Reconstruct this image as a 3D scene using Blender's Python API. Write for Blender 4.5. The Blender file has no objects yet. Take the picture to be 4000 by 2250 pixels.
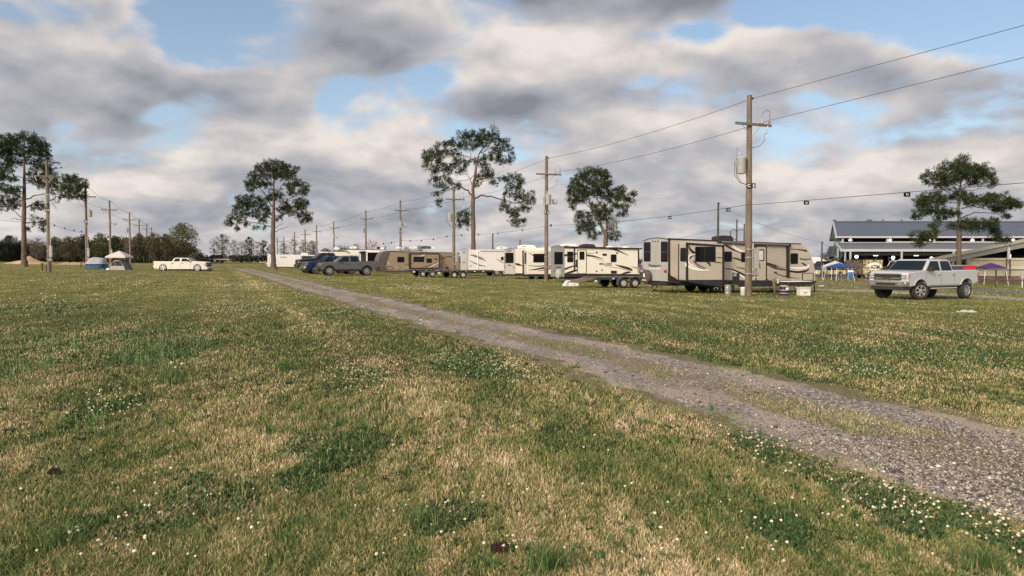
import bpy, bmesh, math, random
import numpy as np
from mathutils import Vector, Matrix
random.seed(7); rng = np.random.default_rng(11)
R = math.radians
SC = bpy.context.scene
COL = SC.collection
FOC = 2889.0; PIT = R(2.14); EYE = 1.6; SLOPE = .0136
# ---------------------------------------------------------------- camera
cd = bpy.data.cameras.new("camera"); cam = bpy.data.objects.new("camera", cd); COL.objects.link(cam)
cam.location = (0, 0, EYE); cam.rotation_euler = (R(90) - PIT, 0, 0)
cd.sensor_width = 36; cd.lens = FOC / 4000 * 36; cd.clip_start = .1; cd.clip_end = 8000
SC.camera = cam
# ---------------------------------------------------------------- light
SUN_EL = R(24); SUN_AZ = R(215)          # azimuth clockwise from +Y: behind the camera, to the left
sd = Vector((math.sin(SUN_AZ) * math.cos(SUN_EL), math.cos(SUN_AZ) * math.cos(SUN_EL), math.sin(SUN_EL)))
sl = bpy.data.lights.new("sun", 'SUN'); sl.energy = 2.9; sl.angle = R(12); sl.color = (1, .86, .70)
so = bpy.data.objects.new("sun", sl); COL.objects.link(so); so.rotation_euler = sd.to_track_quat('Z', 'Y').to_euler()
SC.view_settings.view_transform = 'Standard'; SC.view_settings.look = 'None'
SC.view_settings.exposure = 0.15; SC.view_settings.gamma = 1
w = bpy.data.worlds.new("World"); SC.world = w; w.use_nodes = True
nt = w.node_tree; nt.nodes.clear()
class NT:
    def __init__(s, t): s.t = t
    def n(s, ty, **k):
        o = s.t.nodes.new(ty)
        for a, b in k.items(): setattr(o, a, b)
        return o
    def put(s, sock, v):
        if isinstance(v, bpy.types.NodeSocket): s.t.links.new(v, sock)
        else: sock.default_value = v
    def m(s, op, a, b=0.0, c=0.0, clamp=False):
        o = s.n('ShaderNodeMath', operation=op, use_clamp=clamp)
        s.put(o.inputs[0], a); s.put(o.inputs[1], b); s.put(o.inputs[2], c); return o.outputs[0]
    def xyz(s, x, y, z=0.0):
        o = s.n('ShaderNodeCombineXYZ')
        for i, v in enumerate((x, y, z)): s.put(o.inputs[i], v)
        return o.outputs[0]
    def sep(s, v):
        o = s.n('ShaderNodeSeparateXYZ'); s.put(o.inputs[0], v); return o.outputs
    def noise(s, v, scale, det=4, rough=.5, dist=0.0, dim='3D'):
        o = s.n('ShaderNodeTexNoise', noise_dimensions=dim)
        if v is not None: s.put(o.inputs['Vector'], v)
        o.inputs['Scale'].default_value = scale; o.inputs['Detail'].default_value = det
        o.inputs['Roughness'].default_value = rough; o.inputs['Distortion'].default_value = dist
        return o.outputs['Fac']
    def mr(s, v, a, b, c=0.0, d=1.0, smooth=True):
        o = s.n('ShaderNodeMapRange'); o.interpolation_type = 'SMOOTHSTEP' if smooth else 'LINEAR'
        s.put(o.inputs['Value'], v)
        for k, x in zip(('From Min', 'From Max', 'To Min', 'To Max'), (a, b, c, d)): s.put(o.inputs[k], x)
        return o.outputs['Result']
    def mix(s, f, a, b, blend='MIX'):
        o = s.n('ShaderNodeMix', data_type='RGBA', blend_type=blend)
        s.put(o.inputs[0], f)
        for sock, v in ((o.inputs[6], a), (o.inputs[7], b)):
            s.put(sock, v if isinstance(v, bpy.types.NodeSocket) else (*v, 1))
        return o.outputs[2]
    def mapping(s, v, loc=(0, 0, 0), rot=(0, 0, 0), scale=(1, 1, 1)):
        o = s.n('ShaderNodeMapping'); s.put(o.inputs[0], v)
        o.inputs[1].default_value = loc; o.inputs[2].default_value = rot; o.inputs[3].default_value = scale
        return o.outputs[0]
    def ramp(s, v, stops):
        o = s.n('ShaderNodeValToRGB'); s.put(o.inputs[0], v); e = o.color_ramp.elements
        while len(e) < len(stops): e.new(.5)
        for q, (p, c) in zip(e, stops): q.position = p; q.color = (*c, 1)
        return o.outputs[0]
q = NT(nt)
tc = q.n('ShaderNodeTexCoord'); X, Y_, Z = q.sep(tc.outputs['Generated'])
sky = q.n('ShaderNodeTexSky', sky_type='NISHITA'); sky.sun_disc = False
sky.sun_elevation = SUN_EL; sky.sun_rotation = SUN_AZ; sky.air_density = 1.0; sky.dust_density = .6; sky.ozone_density = 2.0
ay = q.m('ADD', q.m('ABSOLUTE', Y_), .02)
uv = q.xyz(q.m('DIVIDE', X, ay), q.m('DIVIDE', Z, ay))
wrp = q.n('ShaderNodeTexNoise'); q.put(wrp.inputs['Vector'], uv); wrp.inputs['Scale'].default_value = 5.5; wrp.inputs['Detail'].default_value = 3
wv = q.n('ShaderNodeVectorMath', operation='MULTIPLY_ADD'); q.put(wv.inputs[0], wrp.outputs['Color']); wv.inputs[1].default_value = (.075, .05, 0)
uvs = q.n('ShaderNodeVectorMath', operation='ADD'); q.put(uvs.inputs[0], uv); uvs.inputs[1].default_value = (-.0375, -.025, 0)
q.put(wv.inputs[2], uvs.outputs[0]); uvw = wv.outputs[0]
def blobs(lst):
    acc = None
    for (px, py, rx, ry, amp) in lst:
        cu, cv, ru, rv = (px - 2000) / FOC, (1017 - py) / FOC, rx * 1.25 / FOC, ry * 1.25 / FOC
        mp = q.mapping(uvw, (-cu / ru, -cv / rv, 0), (0, 0, 0), (1 / ru, 1 / rv, 0))
        g = q.n('ShaderNodeTexGradient', gradient_type='SPHERICAL'); q.put(g.inputs[0], mp)
        acc = q.m('MULTIPLY_ADD', q.mr(g.outputs['Fac'], 0, .8), amp, acc if acc is not None else 0.0)
    return acc
cov_b = blobs([(900, 110, 460, 200, -1.7), (830, 260, 200, 90, -1.1), (1330, 390, 100, 80, -.7), (1290, 500, 60, 80, -.4),
    (1690, 330, 120, 70, -.8), (2710, 170, 170, 70, -1.0), (3200, 60, 500, 100, -1.9), (3650, 120, 480, 150, -2.0), (3950, 240, 280, 130, -1.3),
    (2470, 330, 80, 40, -.7), (170, 60, 260, 110, -1.0), (650, 470, 80, 50, -.7), (320, 500, 80, 60, -.6), (3120, 400, 110, 50, -.4),
    (3350, 650, 120, 30, -.35), (2950, 520, 120, 30, -.3), (520, 90, 90, 90, .5), (3800, 420, 250, 60, -.35),(640,560,120,25,-.3),(2020,620,80,25,-.6),
    (1450, 190, 330, 190, .8), (2150, 250, 330, 200, .6), (1080, 400, 230, 120, .5), (450, 350, 330, 120, .5), (2480, 30, 520, 110, 1.0),
    (2500, 580, 350, 130, .4), (3000, 260, 300, 120, .6), (1950, 430, 250, 100, .6)])
drk_b = blobs([(1450, 200, 320, 190, .55), (1480, 300, 200, 80, .3), (2480, 20, 600, 100, .75), (1950, 440, 300, 100, .55), (1060, 500, 260, 80, .4), (560, 480, 140, 90, .45),
    (2300, 420, 300, 90, .25), (3350, 370, 180, 80, .3), (3750, 430, 250, 90, .3), (700, 230, 150, 90, .25), (180, 460, 260, 90, .1), (850, 650, 600, 70, .12),
    (3700, 560, 500, 90, .15), (1900, 640, 300, 60, .15), (2800, 620, 400, 60, .12),
    (1080, 360, 190, 80, -.5), (2180, 210, 260, 110, -.55), (1900, 120, 300, 100, -.3), (400, 330, 250, 80, -.35), (2440, 540, 250, 90, -.35), (3050, 240, 260, 110, -.4),
    (1100, 620, 200, 60, -.2), (3300, 470, 250, 60, -.25), (2850, 640, 250, 60, -.2), (900, 310, 80, 60, -.2), (1700, 40, 300, 70, -.35)])
zz = q.m('ADD', q.m('MAXIMUM', Z, 0), .33)
def cl(dz, seed, sc, det, rough):
    d = q.m('ADD', zz, dz)
    return q.noise(q.xyz(q.m('DIVIDE', X, d), q.m('DIVIDE', Y_, d), seed), sc, det, rough, .25)
nA = cl(0, 3.1, 3.1, 6, .5); nB = cl(.045, 3.1, 3.1, 3, .4); nC = cl(0, 9.7, 8.5, 5, .52); nD = cl(.022, 9.7, 8.5, 3, .45)
dens = q.m('ADD', q.m('ADD', nA, q.m('MULTIPLY', q.m('SUBTRACT', nC, .5), .55)), q.m('MULTIPLY', cov_b, .25))
hz = q.mr(Z, .0, .22, .10, 0.0)
dens = q.m('ADD', q.m('ADD', dens, hz), .118)
c = q.mr(dens, .37, .63)
lit = q.m('ADD', q.m('MULTIPLY', q.m('SUBTRACT', nA, nB), 1.8), q.m('MULTIPLY', q.m('SUBTRACT', nC, nD), .95))
dk = q.m('ADD', q.m('MULTIPLY', q.m('SUBTRACT', dens, .62), 1.0), q.m('MULTIPLY', lit, -1.0))
dk = q.m('ADD', q.m('ADD', dk, .37), q.m('MULTIPLY', drk_b, .50))
ccol = q.ramp(dk, [(0.0, (.76, .70, .655)), (.26, (.60, .56, .55)), (.50, (.44, .435, .458)), (.76, (.335, .342, .380)), (1.0, (.225, .235, .27))])
# cloud glow added round the sun, unseen behind the camera, to brighten the ground
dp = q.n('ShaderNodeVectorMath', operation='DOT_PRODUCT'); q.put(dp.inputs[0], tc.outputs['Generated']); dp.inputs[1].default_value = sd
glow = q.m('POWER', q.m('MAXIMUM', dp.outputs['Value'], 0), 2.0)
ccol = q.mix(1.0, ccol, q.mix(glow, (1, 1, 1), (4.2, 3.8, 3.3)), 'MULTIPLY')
blue = q.mix(1.0, sky.outputs[0], (.115, .115, .115), 'MULTIPLY')
blue = q.mix(q.mr(Z, 0, .35, .60, .22), blue, (.55, .67, .80))
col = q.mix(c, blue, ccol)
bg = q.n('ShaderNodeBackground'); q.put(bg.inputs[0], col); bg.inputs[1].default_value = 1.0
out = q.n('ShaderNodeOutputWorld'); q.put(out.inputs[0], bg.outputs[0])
w.cycles.sampling_method = 'MANUAL'; w.cycles.sample_map_resolution = 512
# ---------------------------------------------------------------- geometry helpers
def ray(px, py):
    u = (px - 2000) / FOC; v = (1125 - py) / FOC
    return Vector((u, math.cos(PIT) + v * math.sin(PIT), v * math.cos(PIT) - math.sin(PIT)))
def gz(x, y=0): return -SLOPE * max(-170, min(170, x))
def G(px, py):
    d = ray(px, py); t = -EYE / (d.z + SLOPE * d.x); return Vector((d.x * t, d.y * t, EYE + d.z * t))
def W(px, py, Y):
    d = ray(px, py); t = Y / d.y; return Vector((d.x * t, Y, EYE + d.z * t))
def base(px, Y):
    x = (px - 2000) / FOC * Y; return Vector((x, Y, gz(x)))
def Zf(x0, y0, sc): return lambda X, Y: (x0 + X / sc, y0 + Y / sc)
MATS = {}
def M(name, rgb, rough=.6, metal=0.0, var=.12, scale=6.0, bump=0.0, coat=0.0, spec=.5, grime=0.0):
    if name in MATS: return MATS[name]
    m = bpy.data.materials.new(name); m.use_nodes = True; MATS[name] = m
    a = NT(m.node_tree); b = m.node_tree.nodes['Principled BSDF']
    t = a.n('ShaderNodeTexCoord')
    n1 = a.noise(t.outputs['Object'], scale, 5, .6)
    f = a.mr(n1, .3, .7, 1 - var, 1 + var, False)
    colr = a.mix(1.0, (rgb[0], rgb[1], rgb[2]), a.xyz(f, f, f), 'MULTIPLY')
    if grime:
        st = a.noise(a.mapping(t.outputs['Object'], scale=(5, 5, .5)), 3, 5, .7)
        colr = a.mix(a.mr(st, .52, .8, 0, grime), colr, (.10, .085, .06))
    a.put(b.inputs['Base Color'], colr)
    a.put(b.inputs['Roughness'], a.mr(n1, .2, .8, max(.02, rough - .08), min(1, rough + .08), False))
    b.inputs['Metallic'].default_value = metal; b.inputs['Specular IOR Level'].default_value = spec
    b.inputs['Coat Weight'].default_value = coat; b.inputs['Coat Roughness'].default_value = .08
    if bump:
        bp = a.n('ShaderNodeBump'); bp.inputs['Strength'].default_value = bump; bp.inputs['Distance'].default_value = .02
        a.put(bp.inputs['Height'], a.noise(t.outputs['Object'], scale * 3, 6, .65)); a.put(b.inputs['Normal'], bp.outputs[0])
    return m
def Mwood(name, rgb, stretch=(9, 9, .6)):
    if name in MATS: return MATS[name]
    m = bpy.data.materials.new(name); m.use_nodes = True; MATS[name] = m
    a = NT(m.node_tree); b = m.node_tree.nodes['Principled BSDF']; t = a.n('ShaderNodeTexCoord')
    n1 = a.noise(a.mapping(t.outputs['Object'], scale=stretch), 2.2, 8, .68)
    n2 = a.noise(t.outputs['Object'], .7, 3, .5)
    v = a.m('ADD', a.m('MULTIPLY', n1, .75), a.m('MULTIPLY', n2, .35))
    cc = a.ramp(v, [(.36, tuple(x * .28 for x in rgb)), (.52, rgb), (.68, tuple(min(1, x * 1.8) for x in rgb))])
    a.put(b.inputs['Base Color'], cc); b.inputs['Roughness'].default_value = .85
    bp = a.n('ShaderNodeBump'); bp.inputs['Strength'].default_value = .7; bp.inputs['Distance'].default_value = .03
    a.put(bp.inputs['Height'], n1); a.put(b.inputs['Normal'], bp.outputs[0])
    return m
def Mem(name, rgb, st):
    if name in MATS: return MATS[name]
    m = bpy.data.materials.new(name); m.use_nodes = True; MATS[name] = m
    b = m.node_tree.nodes['Principled BSDF']; b.inputs['Base Color'].default_value = (*rgb, 1)
    b.inputs['Emission Color'].default_value = (*rgb, 1); b.inputs['Emission Strength'].default_value = st
    return m
def Mglass(name='tinted_glass', rgb=(.007, .008, .010), rough=.06):
    return M(name, rgb, rough, 0, .25, 1.5, spec=.18)

class MB:
    def __init__(s): s.v = []; s.f = []
    def add(s, vs, fs):
        o = len(s.v); s.v += [tuple(a) for a in vs]; s.f += [tuple(i + o for i in f) for f in fs]; return s
    def box(s, x0, x1, y0, y1, z0, z1):
        return s.add([(x, y, z) for x in (x0, x1) for y in (y0, y1) for z in (z0, z1)],
            [(0, 1, 3, 2), (4, 6, 7, 5), (0, 4, 5, 1), (2, 3, 7, 6), (0, 2, 6, 4), (1, 5, 7, 3)])
    def prism(s, pts3a, pts3b):
        n = len(pts3a); return s.add(list(pts3a) + list(pts3b),
            [tuple(range(n)), tuple(range(2 * n - 1, n - 1, -1))] + [(i, i + n, (i + 1) % n + n, (i + 1) % n) for i in range(n)])
    def xz(s, poly, y0, y1): return s.prism([(a, y0, b) for a, b in poly], [(a, y1, b) for a, b in poly])
    def yz(s, poly, x0, x1): return s.prism([(x0, a, b) for a, b in poly], [(x1, a, b) for a, b in poly])
    def tube(s, pts, r, n=6, cap=True):
        pts = [Vector(p) for p in pts]
        if not hasattr(r, '__len__'): r = [r] * len(pts)
        o = len(s.v); up = None
        for i, p in enumerate(pts):
            d = (pts[min(i + 1, len(pts) - 1)] - pts[max(i - 1, 0)])
            if d.length < 1e-9: d = Vector((0, 0, 1))
            d.normalize()
            a = d.cross(Vector((0, 0, 1)) if abs(d.z) < .95 else Vector((1, 0, 0))).normalized()
            if up is not None and a.dot(up) < 0 and abs(d.z) < .95: pass
            b = d.cross(a); up = a
            for k in range(n):
                t = 2 * math.pi * k / n; s.v.append(tuple(p + (a * math.cos(t) + b * math.sin(t)) * r[i]))
        for i in range(len(pts) - 1):
            for k in range(n):
                s.f.append((o + i * n + k, o + i * n + (k + 1) % n, o + (i + 1) * n + (k + 1) % n, o + (i + 1) * n + k))
        if cap:
            s.f.append(tuple(o + k for k in range(n))[::-1]); s.f.append(tuple(o + (len(pts) - 1) * n + k for k in range(n)))
        return s
    def lathe(s, prof, c=(0, 0, 0), axis='z', n=16, caps=True):
        o = len(s.v); c = Vector(c)
        for (r, h) in prof:
            for k in range(n):
                t = 2 * math.pi * k / n; a, b = r * math.cos(t), r * math.sin(t)
                s.v.append(tuple(c + Vector({'z': (a, b, h), 'y': (a, h, b), 'x': (h, a, b)}[axis])))
        for i in range(len(prof) - 1):
            for k in range(n):
                s.f.append((o + i * n + k, o + i * n + (k + 1) % n, o + (i + 1) * n + (k + 1) % n, o + (i + 1) * n + k))
        if caps and prof[0][0] > 1e-4: s.f.append(tuple(o + k for k in range(n)))
        if caps and prof[-1][0] > 1e-4: s.f.append(tuple(o + (len(prof) - 1) * n + k for k in range(n)))
        return s
    def grid(s, fn, nu, nv):
        o = len(s.v)
        for i in range(nu + 1):
            for j in range(nv + 1): s.v.append(tuple(fn(i / nu, j / nv)))
        for i in range(nu):
            for j in range(nv):
                a = o + i * (nv + 1) + j; s.f.append((a, a + 1, a + nv + 2, a + nv + 1))
        return s
    def build(s, name, mat, parent=None, smooth=None, bevel=0, seg=2, label=None):
        me = bpy.data.meshes.new(name); me.from_pydata(s.v, [], s.f); me.update()
        bm = bmesh.new(); bm.from_mesh(me)
        bmesh.ops.recalc_face_normals(bm, faces=bm.faces)
        if bevel:
            es = [e for e in bm.edges if len(e.link_faces) == 2 and e.calc_face_angle(0) > .6]
            bmesh.ops.bevel(bm, geom=es, offset=bevel, segments=seg, affect='EDGES', clamp_overlap=True)
        bm.to_mesh(me); bm.free()
        if smooth:
            for p in me.polygons: p.use_smooth = True
            me.set_sharp_from_angle(angle=R(smooth))
        me.materials.append(mat)
        o = bpy.data.objects.new(name, me); COL.objects.link(o)
        if parent is not None: o.parent = parent
        if label: o['label'] = label
        return o
def thing(name, label, cat, loc=(0, 0, 0), rz=0.0, group=None):
    o = bpy.data.objects.new(name, None); COL.objects.link(o); o.location = loc; o.rotation_euler = (0, 0, rz)
    o.empty_display_size = .3
    return tag(o, label, cat, group)
def tag(o, label=None, cat=None, group=None, kind=None):
    for k, v in (('label', label), ('category', cat), ('group', group), ('kind', kind)):
        if v: o[k] = v
    return o
def fastmesh(name, verts, faces_flat, loopn, mat, attrs=None, parent=None):
    """verts Nx3, faces_flat index array, loopn verts per face"""
    me = bpy.data.meshes.new(name); nf = len(faces_flat) // loopn
    me.vertices.add(len(verts)); me.vertices.foreach_set('co', np.ascontiguousarray(verts, dtype=np.float32).ravel())
    me.loops.add(len(faces_flat)); me.loops.foreach_set('vertex_index', np.ascontiguousarray(faces_flat, dtype=np.int32))
    me.polygons.add(nf); me.polygons.foreach_set('loop_start', np.arange(nf, dtype=np.int32) * loopn)
    me.update(calc_edges=True)
    for k, a in (attrs or {}).items():
        at = me.attributes.new(k, 'FLOAT', 'POINT'); at.data.foreach_set('value', np.ascontiguousarray(a, dtype=np.float32))
    me.materials.append(mat)
    o = bpy.data.objects.new(name, me); COL.objects.link(o)
    if parent is not None: o.parent = parent
    return o
def textmesh(name, txt, mat, mtx, width=None, height=None, parent=None, ext=.004, bold=0.0, shear=0.0):
    cu = bpy.data.curves.new('t', 'FONT'); cu.body = txt; cu.align_x = 'CENTER'; cu.align_y = 'CENTER'; cu.extrude = ext
    cu.offset = bold; cu.shear = shear; cu.resolution_u = 3
    to = bpy.data.objects.new('t', cu); COL.objects.link(to)
    bpy.context.view_layer.update()
    me = bpy.data.meshes.new_from_object(to.evaluated_get(bpy.context.evaluated_depsgraph_get()))
    bpy.data.objects.remove(to); bpy.data.curves.remove(cu); me.name = name
    xs = [v.co.x for v in me.vertices]; ys = [v.co.y for v in me.vertices]
    sx = width / (max(xs) - min(xs)) if width else 1; sy = height / (max(ys) - min(ys)) if height else sx
    if not width: sx = sy
    cx, cy = (max(xs) + min(xs)) / 2, (max(ys) + min(ys)) / 2
    for v in me.vertices: v.co = mtx @ Vector(((v.co.x - cx) * sx, (v.co.y - cy) * sy, v.co.z))
    me.materials.append(mat); o = bpy.data.objects.new(name, me); COL.objects.link(o)
    if parent is not None: o.parent = parent
    return o
class Frame:
    """a vehicle's own axes: x along its near side, y away from the viewer, z up from the ground at its origin"""
    def __init__(s, px, Y, ang, flip=False):
        s.O = base(px, Y); s.ang = ang; s.d = Vector((math.cos(ang), math.sin(ang), 0)); s.n = Vector((-math.sin(ang), math.cos(ang), 0))
    def S(s, px, py, off=0.0):
        r = ray(px, py); t = (s.O.dot(s.n) - off) / r.dot(s.n); p = r * t
        return ((p - s.O).dot(s.d), EYE + p.z - s.O.z)
    def Rr(s, px, py, off=0.0):
        r = ray(px, py); t = (s.O.dot(s.d) - off) / r.dot(s.d); p = r * t
        return ((p - s.O).dot(s.n), EYE + p.z - s.O.z)
    def g(s, x, y=0):
        p = s.O + s.d * x + s.n * y; return gz(p.x) - s.O.z
def rrect(x0, y0, x1, y1, r=0.0, n=3):
    if r <= 0: return [(x0, y0), (x1, y0), (x1, y1), (x0, y1)]
    o = []
    for cx, cy, a in ((x1 - r, y0 + r, -90), (x1 - r, y1 - r, 0), (x0 + r, y1 - r, 90), (x0 + r, y0 + r, 180)):
        for k in range(n + 1): t = R(a + 90 * k / n); o.append((cx + r * math.cos(t), cy + r * math.sin(t)))
    return o
def swoosh(pts, w0):
    """tapering band through pts (pixels of the traced view); w0 = list of widths"""
    n = len(pts); up, lo = [], []
    fine = []; P = [Vector((a, b)) for a, b in pts]
    for i in range(n - 1):
        p0, p1, p2, p3 = P[max(i - 1, 0)], P[i], P[i + 1], P[min(i + 2, n - 1)]
        for k in range(5):
            t = k / 5
            fine.append((.5 * ((2 * p1) + (p2 - p0) * t + (2 * p0 - 5 * p1 + 4 * p2 - p3) * t * t + (3 * p1 - p0 - 3 * p2 + p3) * t ** 3), w0[i] * (1 - t) + w0[i + 1] * t))
    fine.append((P[-1], w0[-1]))
    for i, (p, wd) in enumerate(fine):
        a = fine[max(i - 1, 0)][0]; b = fine[min(i + 1, len(fine) - 1)][0]; t = (b - a).normalized(); nn = Vector((-t.y, t.x)) * max(wd, .6) / 2
        up.append(tuple(p + nn)); lo.append(tuple(p - nn))
    return up + lo[::-1]
def plate(fr, zf, pts, off, mat, name, parent, face='S', inn=.01, bevel=0, label=None):
    f = fr.S if face == 'S' else fr.Rr
    P = [f(*zf(a, b), off) for a, b in pts]; m = MB()
    if face == 'S': m.prism([(a, -off, b) for a, b in P], [(a, inn, b) for a, b in P])
    else: m.prism([(-off, a, b) for a, b in P], [(inn, a, b) for a, b in P])
    return m.build(name, mat, parent, bevel=bevel, label=label)
def ptext(fr, zf, txt, x0, y0, x1, y1, off, mat, parent, face='S', bold=.01, shear=0, name='lettering', ext=.003):
    f = fr.S if face == 'S' else fr.Rr
    a = f(*zf(x0, (y0 + y1) / 2), off); b = f(*zf(x1, (y0 + y1) / 2), off); c1 = f(*zf((x0 + x1) / 2, y0), off); c2 = f(*zf((x0 + x1) / 2, y1), off)
    cx, cz = (a[0] + b[0]) / 2, (c1[1] + c2[1]) / 2
    if face == 'S': mt = Matrix(((1, 0, 0, cx), (0, 0, -1, -off), (0, 1, 0, cz), (0, 0, 0, 1)))
    else: mt = Matrix(((0, 0, -1, -off), (-1, 0, 0, cx), (0, 1, 0, cz), (0, 0, 0, 1)))
    return textmesh(name, txt, mat, mt, abs(b[0] - a[0]), abs(c1[1] - c2[1]), parent, ext, bold, shear)
def win(fr, zf, x0, y0, x1, y1, off, parent, face='S', r=8, fw=5, fmat=None, pmat=None, bars=0):
    fmat = fmat or M('black_trim', (.02, .018, .017), .45); pmat = pmat or Mglass()
    f = plate(fr, zf, rrect(x0, y0, x1, y1, r), off, fmat, 'window', parent, face)
    plate(fr, zf, rrect(x0 + fw, y0 + fw, x1 - fw, y1 - fw, max(r - fw, 0)), off + .004, pmat, 'pane', f, face)
    if bars: plate(fr, zf, rrect(x0 + fw, (y0 + y1) / 2 - 2, x1 - fw, (y0 + y1) / 2 + 2), off + .008, M('grey_trim', (.12, .12, .12), .5), 'glazing_bar', f, face)
    return f
def wheel(parent, x, y, z, r, w, side=-1, rim='spoke', rmat=None, spokes=6, steer=0.0, rr=.62):
    """y = outer face position; side = direction the outer face looks"""
    rub = M('tyre_rubber', (.022, .021, .020), .85, var=.2, bump=.15); rmat = rmat or M('alloy', (.62, .62, .62), .28, .85, .05)
    a = y; b = y - side * w
    t = MB().lathe([(r * rr, a), (r * .88, a + side * .012), (r * .97, a - side * w * .08), (r, a - side * w * .2), (r, b + side * w * .2), (r * .97, b + side * w * .05), (r * .6, b), (r * .3, b)], (0, 0, 0), 'y', 28, False)
    wo = t.build('wheel', rub, parent, smooth=40)
    m = MB(); R0 = r * rr
    m.lathe([(R0 * 1.02, a + side * .004), (R0 * .94, a + side * .008), (R0 * .90, a - side * .03), (R0 * .86, a - side * w * .45)], (0, 0, 0), 'y', 28, False)
    if rim == 'spoke':
        m.lathe([(R0 * .22, a - side * .03), (R0 * .2, a - side * .005), (.001, a + side * .005)], (0, 0, 0), 'y', 12)
        for k in range(spokes):
            t0 = 2 * math.pi * (k + .3) / spokes; e = Vector((math.cos(t0), 0, math.sin(t0))); pz = Vector((-math.sin(t0), 0, math.cos(t0)))
            w1, w2 = R0 * .10, R0 * .14
            A = [e * R0 * .18 - pz * w1, e * R0 * .93 - pz * w2, e * R0 * .93 + pz * w2, e * R0 * .18 + pz * w1]
            m.prism([Vector((p.x, a - side * .012, p.z)) for p in A], [Vector((p.x, a - side * .05, p.z)) for p in A])
    else:
        m.lathe([(R0 * .86, a - side * .03), (R0 * .6, a - side * .01), (R0 * .34, a - side * .02), (R0 * .3, a + side * .02), (.001, a + side * .025)], (0, 0, 0), 'y', 24, False)
    ro = m.build('rim', rmat, wo, smooth=35)
    d = MB().lathe([(R0 * .9, a - side * .07), (.001, a - side * .07)], (0, 0, 0), 'y', 20).build('hub', M('hub_dark', (.015, .015, .015), .7), wo)
    if rim != 'spoke':
        h = MB()
        for k in range(6):
            t0 = 2 * math.pi * k / 6; h.lathe([(R0 * .10, a - side * .005), (.001, a - side * .003)], (math.cos(t0) * R0 * .62, 0, math.sin(t0) * R0 * .62), 'y', 8)
        h.build('hub_hole', MATS['hub_dark'], wo)
    # geometry is modelled round x=0,z=0 with y absolute; move to place (steer about the upright)
    piv = Vector((x, 0, z))
    wo.location = piv
    if steer:
        wo.location = Vector((x, y, z)); wo.rotation_euler = (0, 0, steer)
        for o in [wo] + list(wo.children):
            for v in o.data.vertices: v.co.y -= y
    return wo
# ---------------------------------------------------------------- ground
def road_x(y):
    ys = [0, 4, 5, 7, 10, 13, 17, 23, 30, 38, 48, 70, 90, 140, 200]
    lo = [5.2, 3.45, 2.95, 2.3, 1.3, .25, -1.75, -4.4, -7.3, -11.0, -15.1, -24.6, -33.4, -54, -79]
    hi = [8.2, 6.1, 5.75, 5.0, 3.7, 2.45, .55, -2.3, -5.2, -9.0, -13.1, -22.6, -31.2, -51, -76]
    return np.interp(y, ys, lo), np.interp(y, ys, hi)
def patch(a):
    """0 = green, 1 = dry straw, over world x,y; shared by the soil sheet and the blades"""
    g = a.n('ShaderNodeNewGeometry'); p = a.mapping(g.outputs['Position'], rot=(0, 0, R(-22)), scale=(1, .30, 0))
    n1 = a.noise(p, 1.0, 4, .6, .3); n2 = a.noise(p, 6.5, 4, .65, .2); n3 = a.noise(p, .13, 2, .5)
    s = a.m('ADD', a.m('MULTIPLY', n1, .75), a.m('MULTIPLY', n2, .55)); s = a.m('ADD', s, a.m('MULTIPLY', n3, .28))
    # near the camera the turf is drier than out in the field
    yy = a.sep(g.outputs['Position'])[1]
    s = a.m('ADD', s, a.mr(yy, 5, 16, .045, -.055, False))
    ps = a.sep(g.outputs['Position']); cx = a.m('ADD', a.m('MULTIPLY', ps[0], .928), a.m('MULTIPLY', ps[1], .371)); cx = a.m('ADD', cx, a.m('MULTIPLY', a.m('SUBTRACT', a.noise(g.outputs['Position'], .8, 2, .5), .5), .9))
    s = a.m('ADD', s, a.m('MULTIPLY', a.m('COSINE', a.m('MULTIPLY', a.m('SUBTRACT', cx, 2.1), 2.99)), .035))
    s = a.m('ADD', s, a.m('MULTIPLY', a.m('EXPONENT', a.m('MULTIPLY', a.m('POWER', a.m('DIVIDE', a.m('ABSOLUTE', a.m('SUBTRACT', cx, 2.1)), .5), 2.0), -1.0)), .075))
    return a.mr(s, .685, .975, 0, 1, False), p
gm = bpy.data.materials.new('field_turf'); gm.use_nodes = True; a = NT(gm.node_tree); b = gm.node_tree.nodes['Principled BSDF']
pf, pp = patch(a)
fine = a.noise(pp, 26, 4, .7); mid = a.noise(pp, 7, 5, .65)
yy = a.sep(a.n('ShaderNodeNewGeometry').outputs['Position'])[1]
far = a.mr(yy, 9, 32, 0, 1)
cn = a.mix(pf, (.045, .05, .022), (.13, .10, .055))
n5 = a.noise(a.mapping(a.n('ShaderNodeNewGeometry').outputs['Position'], scale=(.6, 1, 0)), .42, 5, .62)
cf = a.ramp(a.m('ADD', a.m('ADD', a.m('MULTIPLY', pf, .35), a.m('MULTIPLY', mid, .5)), a.m('MULTIPLY', a.m('SUBTRACT', n5, .40), .9)), [(.12, (.075, .095, .028)), (.34, (.16, .165, .052)), (.52, (.23, .20, .075)), (.75, (.34, .28, .13))])
cg = a.mix(far, cn, cf)
ff = a.mr(fine, .3, .7, .72, 1.2, False); cg = a.mix(1.0, cg, a.xyz(ff, ff, ff), 'MULTIPLY')
a.put(b.inputs['Base Color'], cg); b.inputs['Roughness'].default_value = .95; b.inputs['Specular IOR Level'].default_value = .1
bp = a.n('ShaderNodeBump'); bp.inputs['Strength'].default_value = .9; bp.inputs['Distance'].default_value = .08
a.put(bp.inputs['Height'], a.m('ADD', fine, a.m('MULTIPLY', mid, .8))); a.put(b.inputs['Normal'], bp.outputs[0])
m = MB(); xs = [-3000, -170, 170, 3000]; ys = [-60, 60, 400, 5000]
m.grid(lambda u, v: (xs[round(u * 3)], ys[round(v * 3)], gz(xs[round(u * 3)])), 3, 3)
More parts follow.
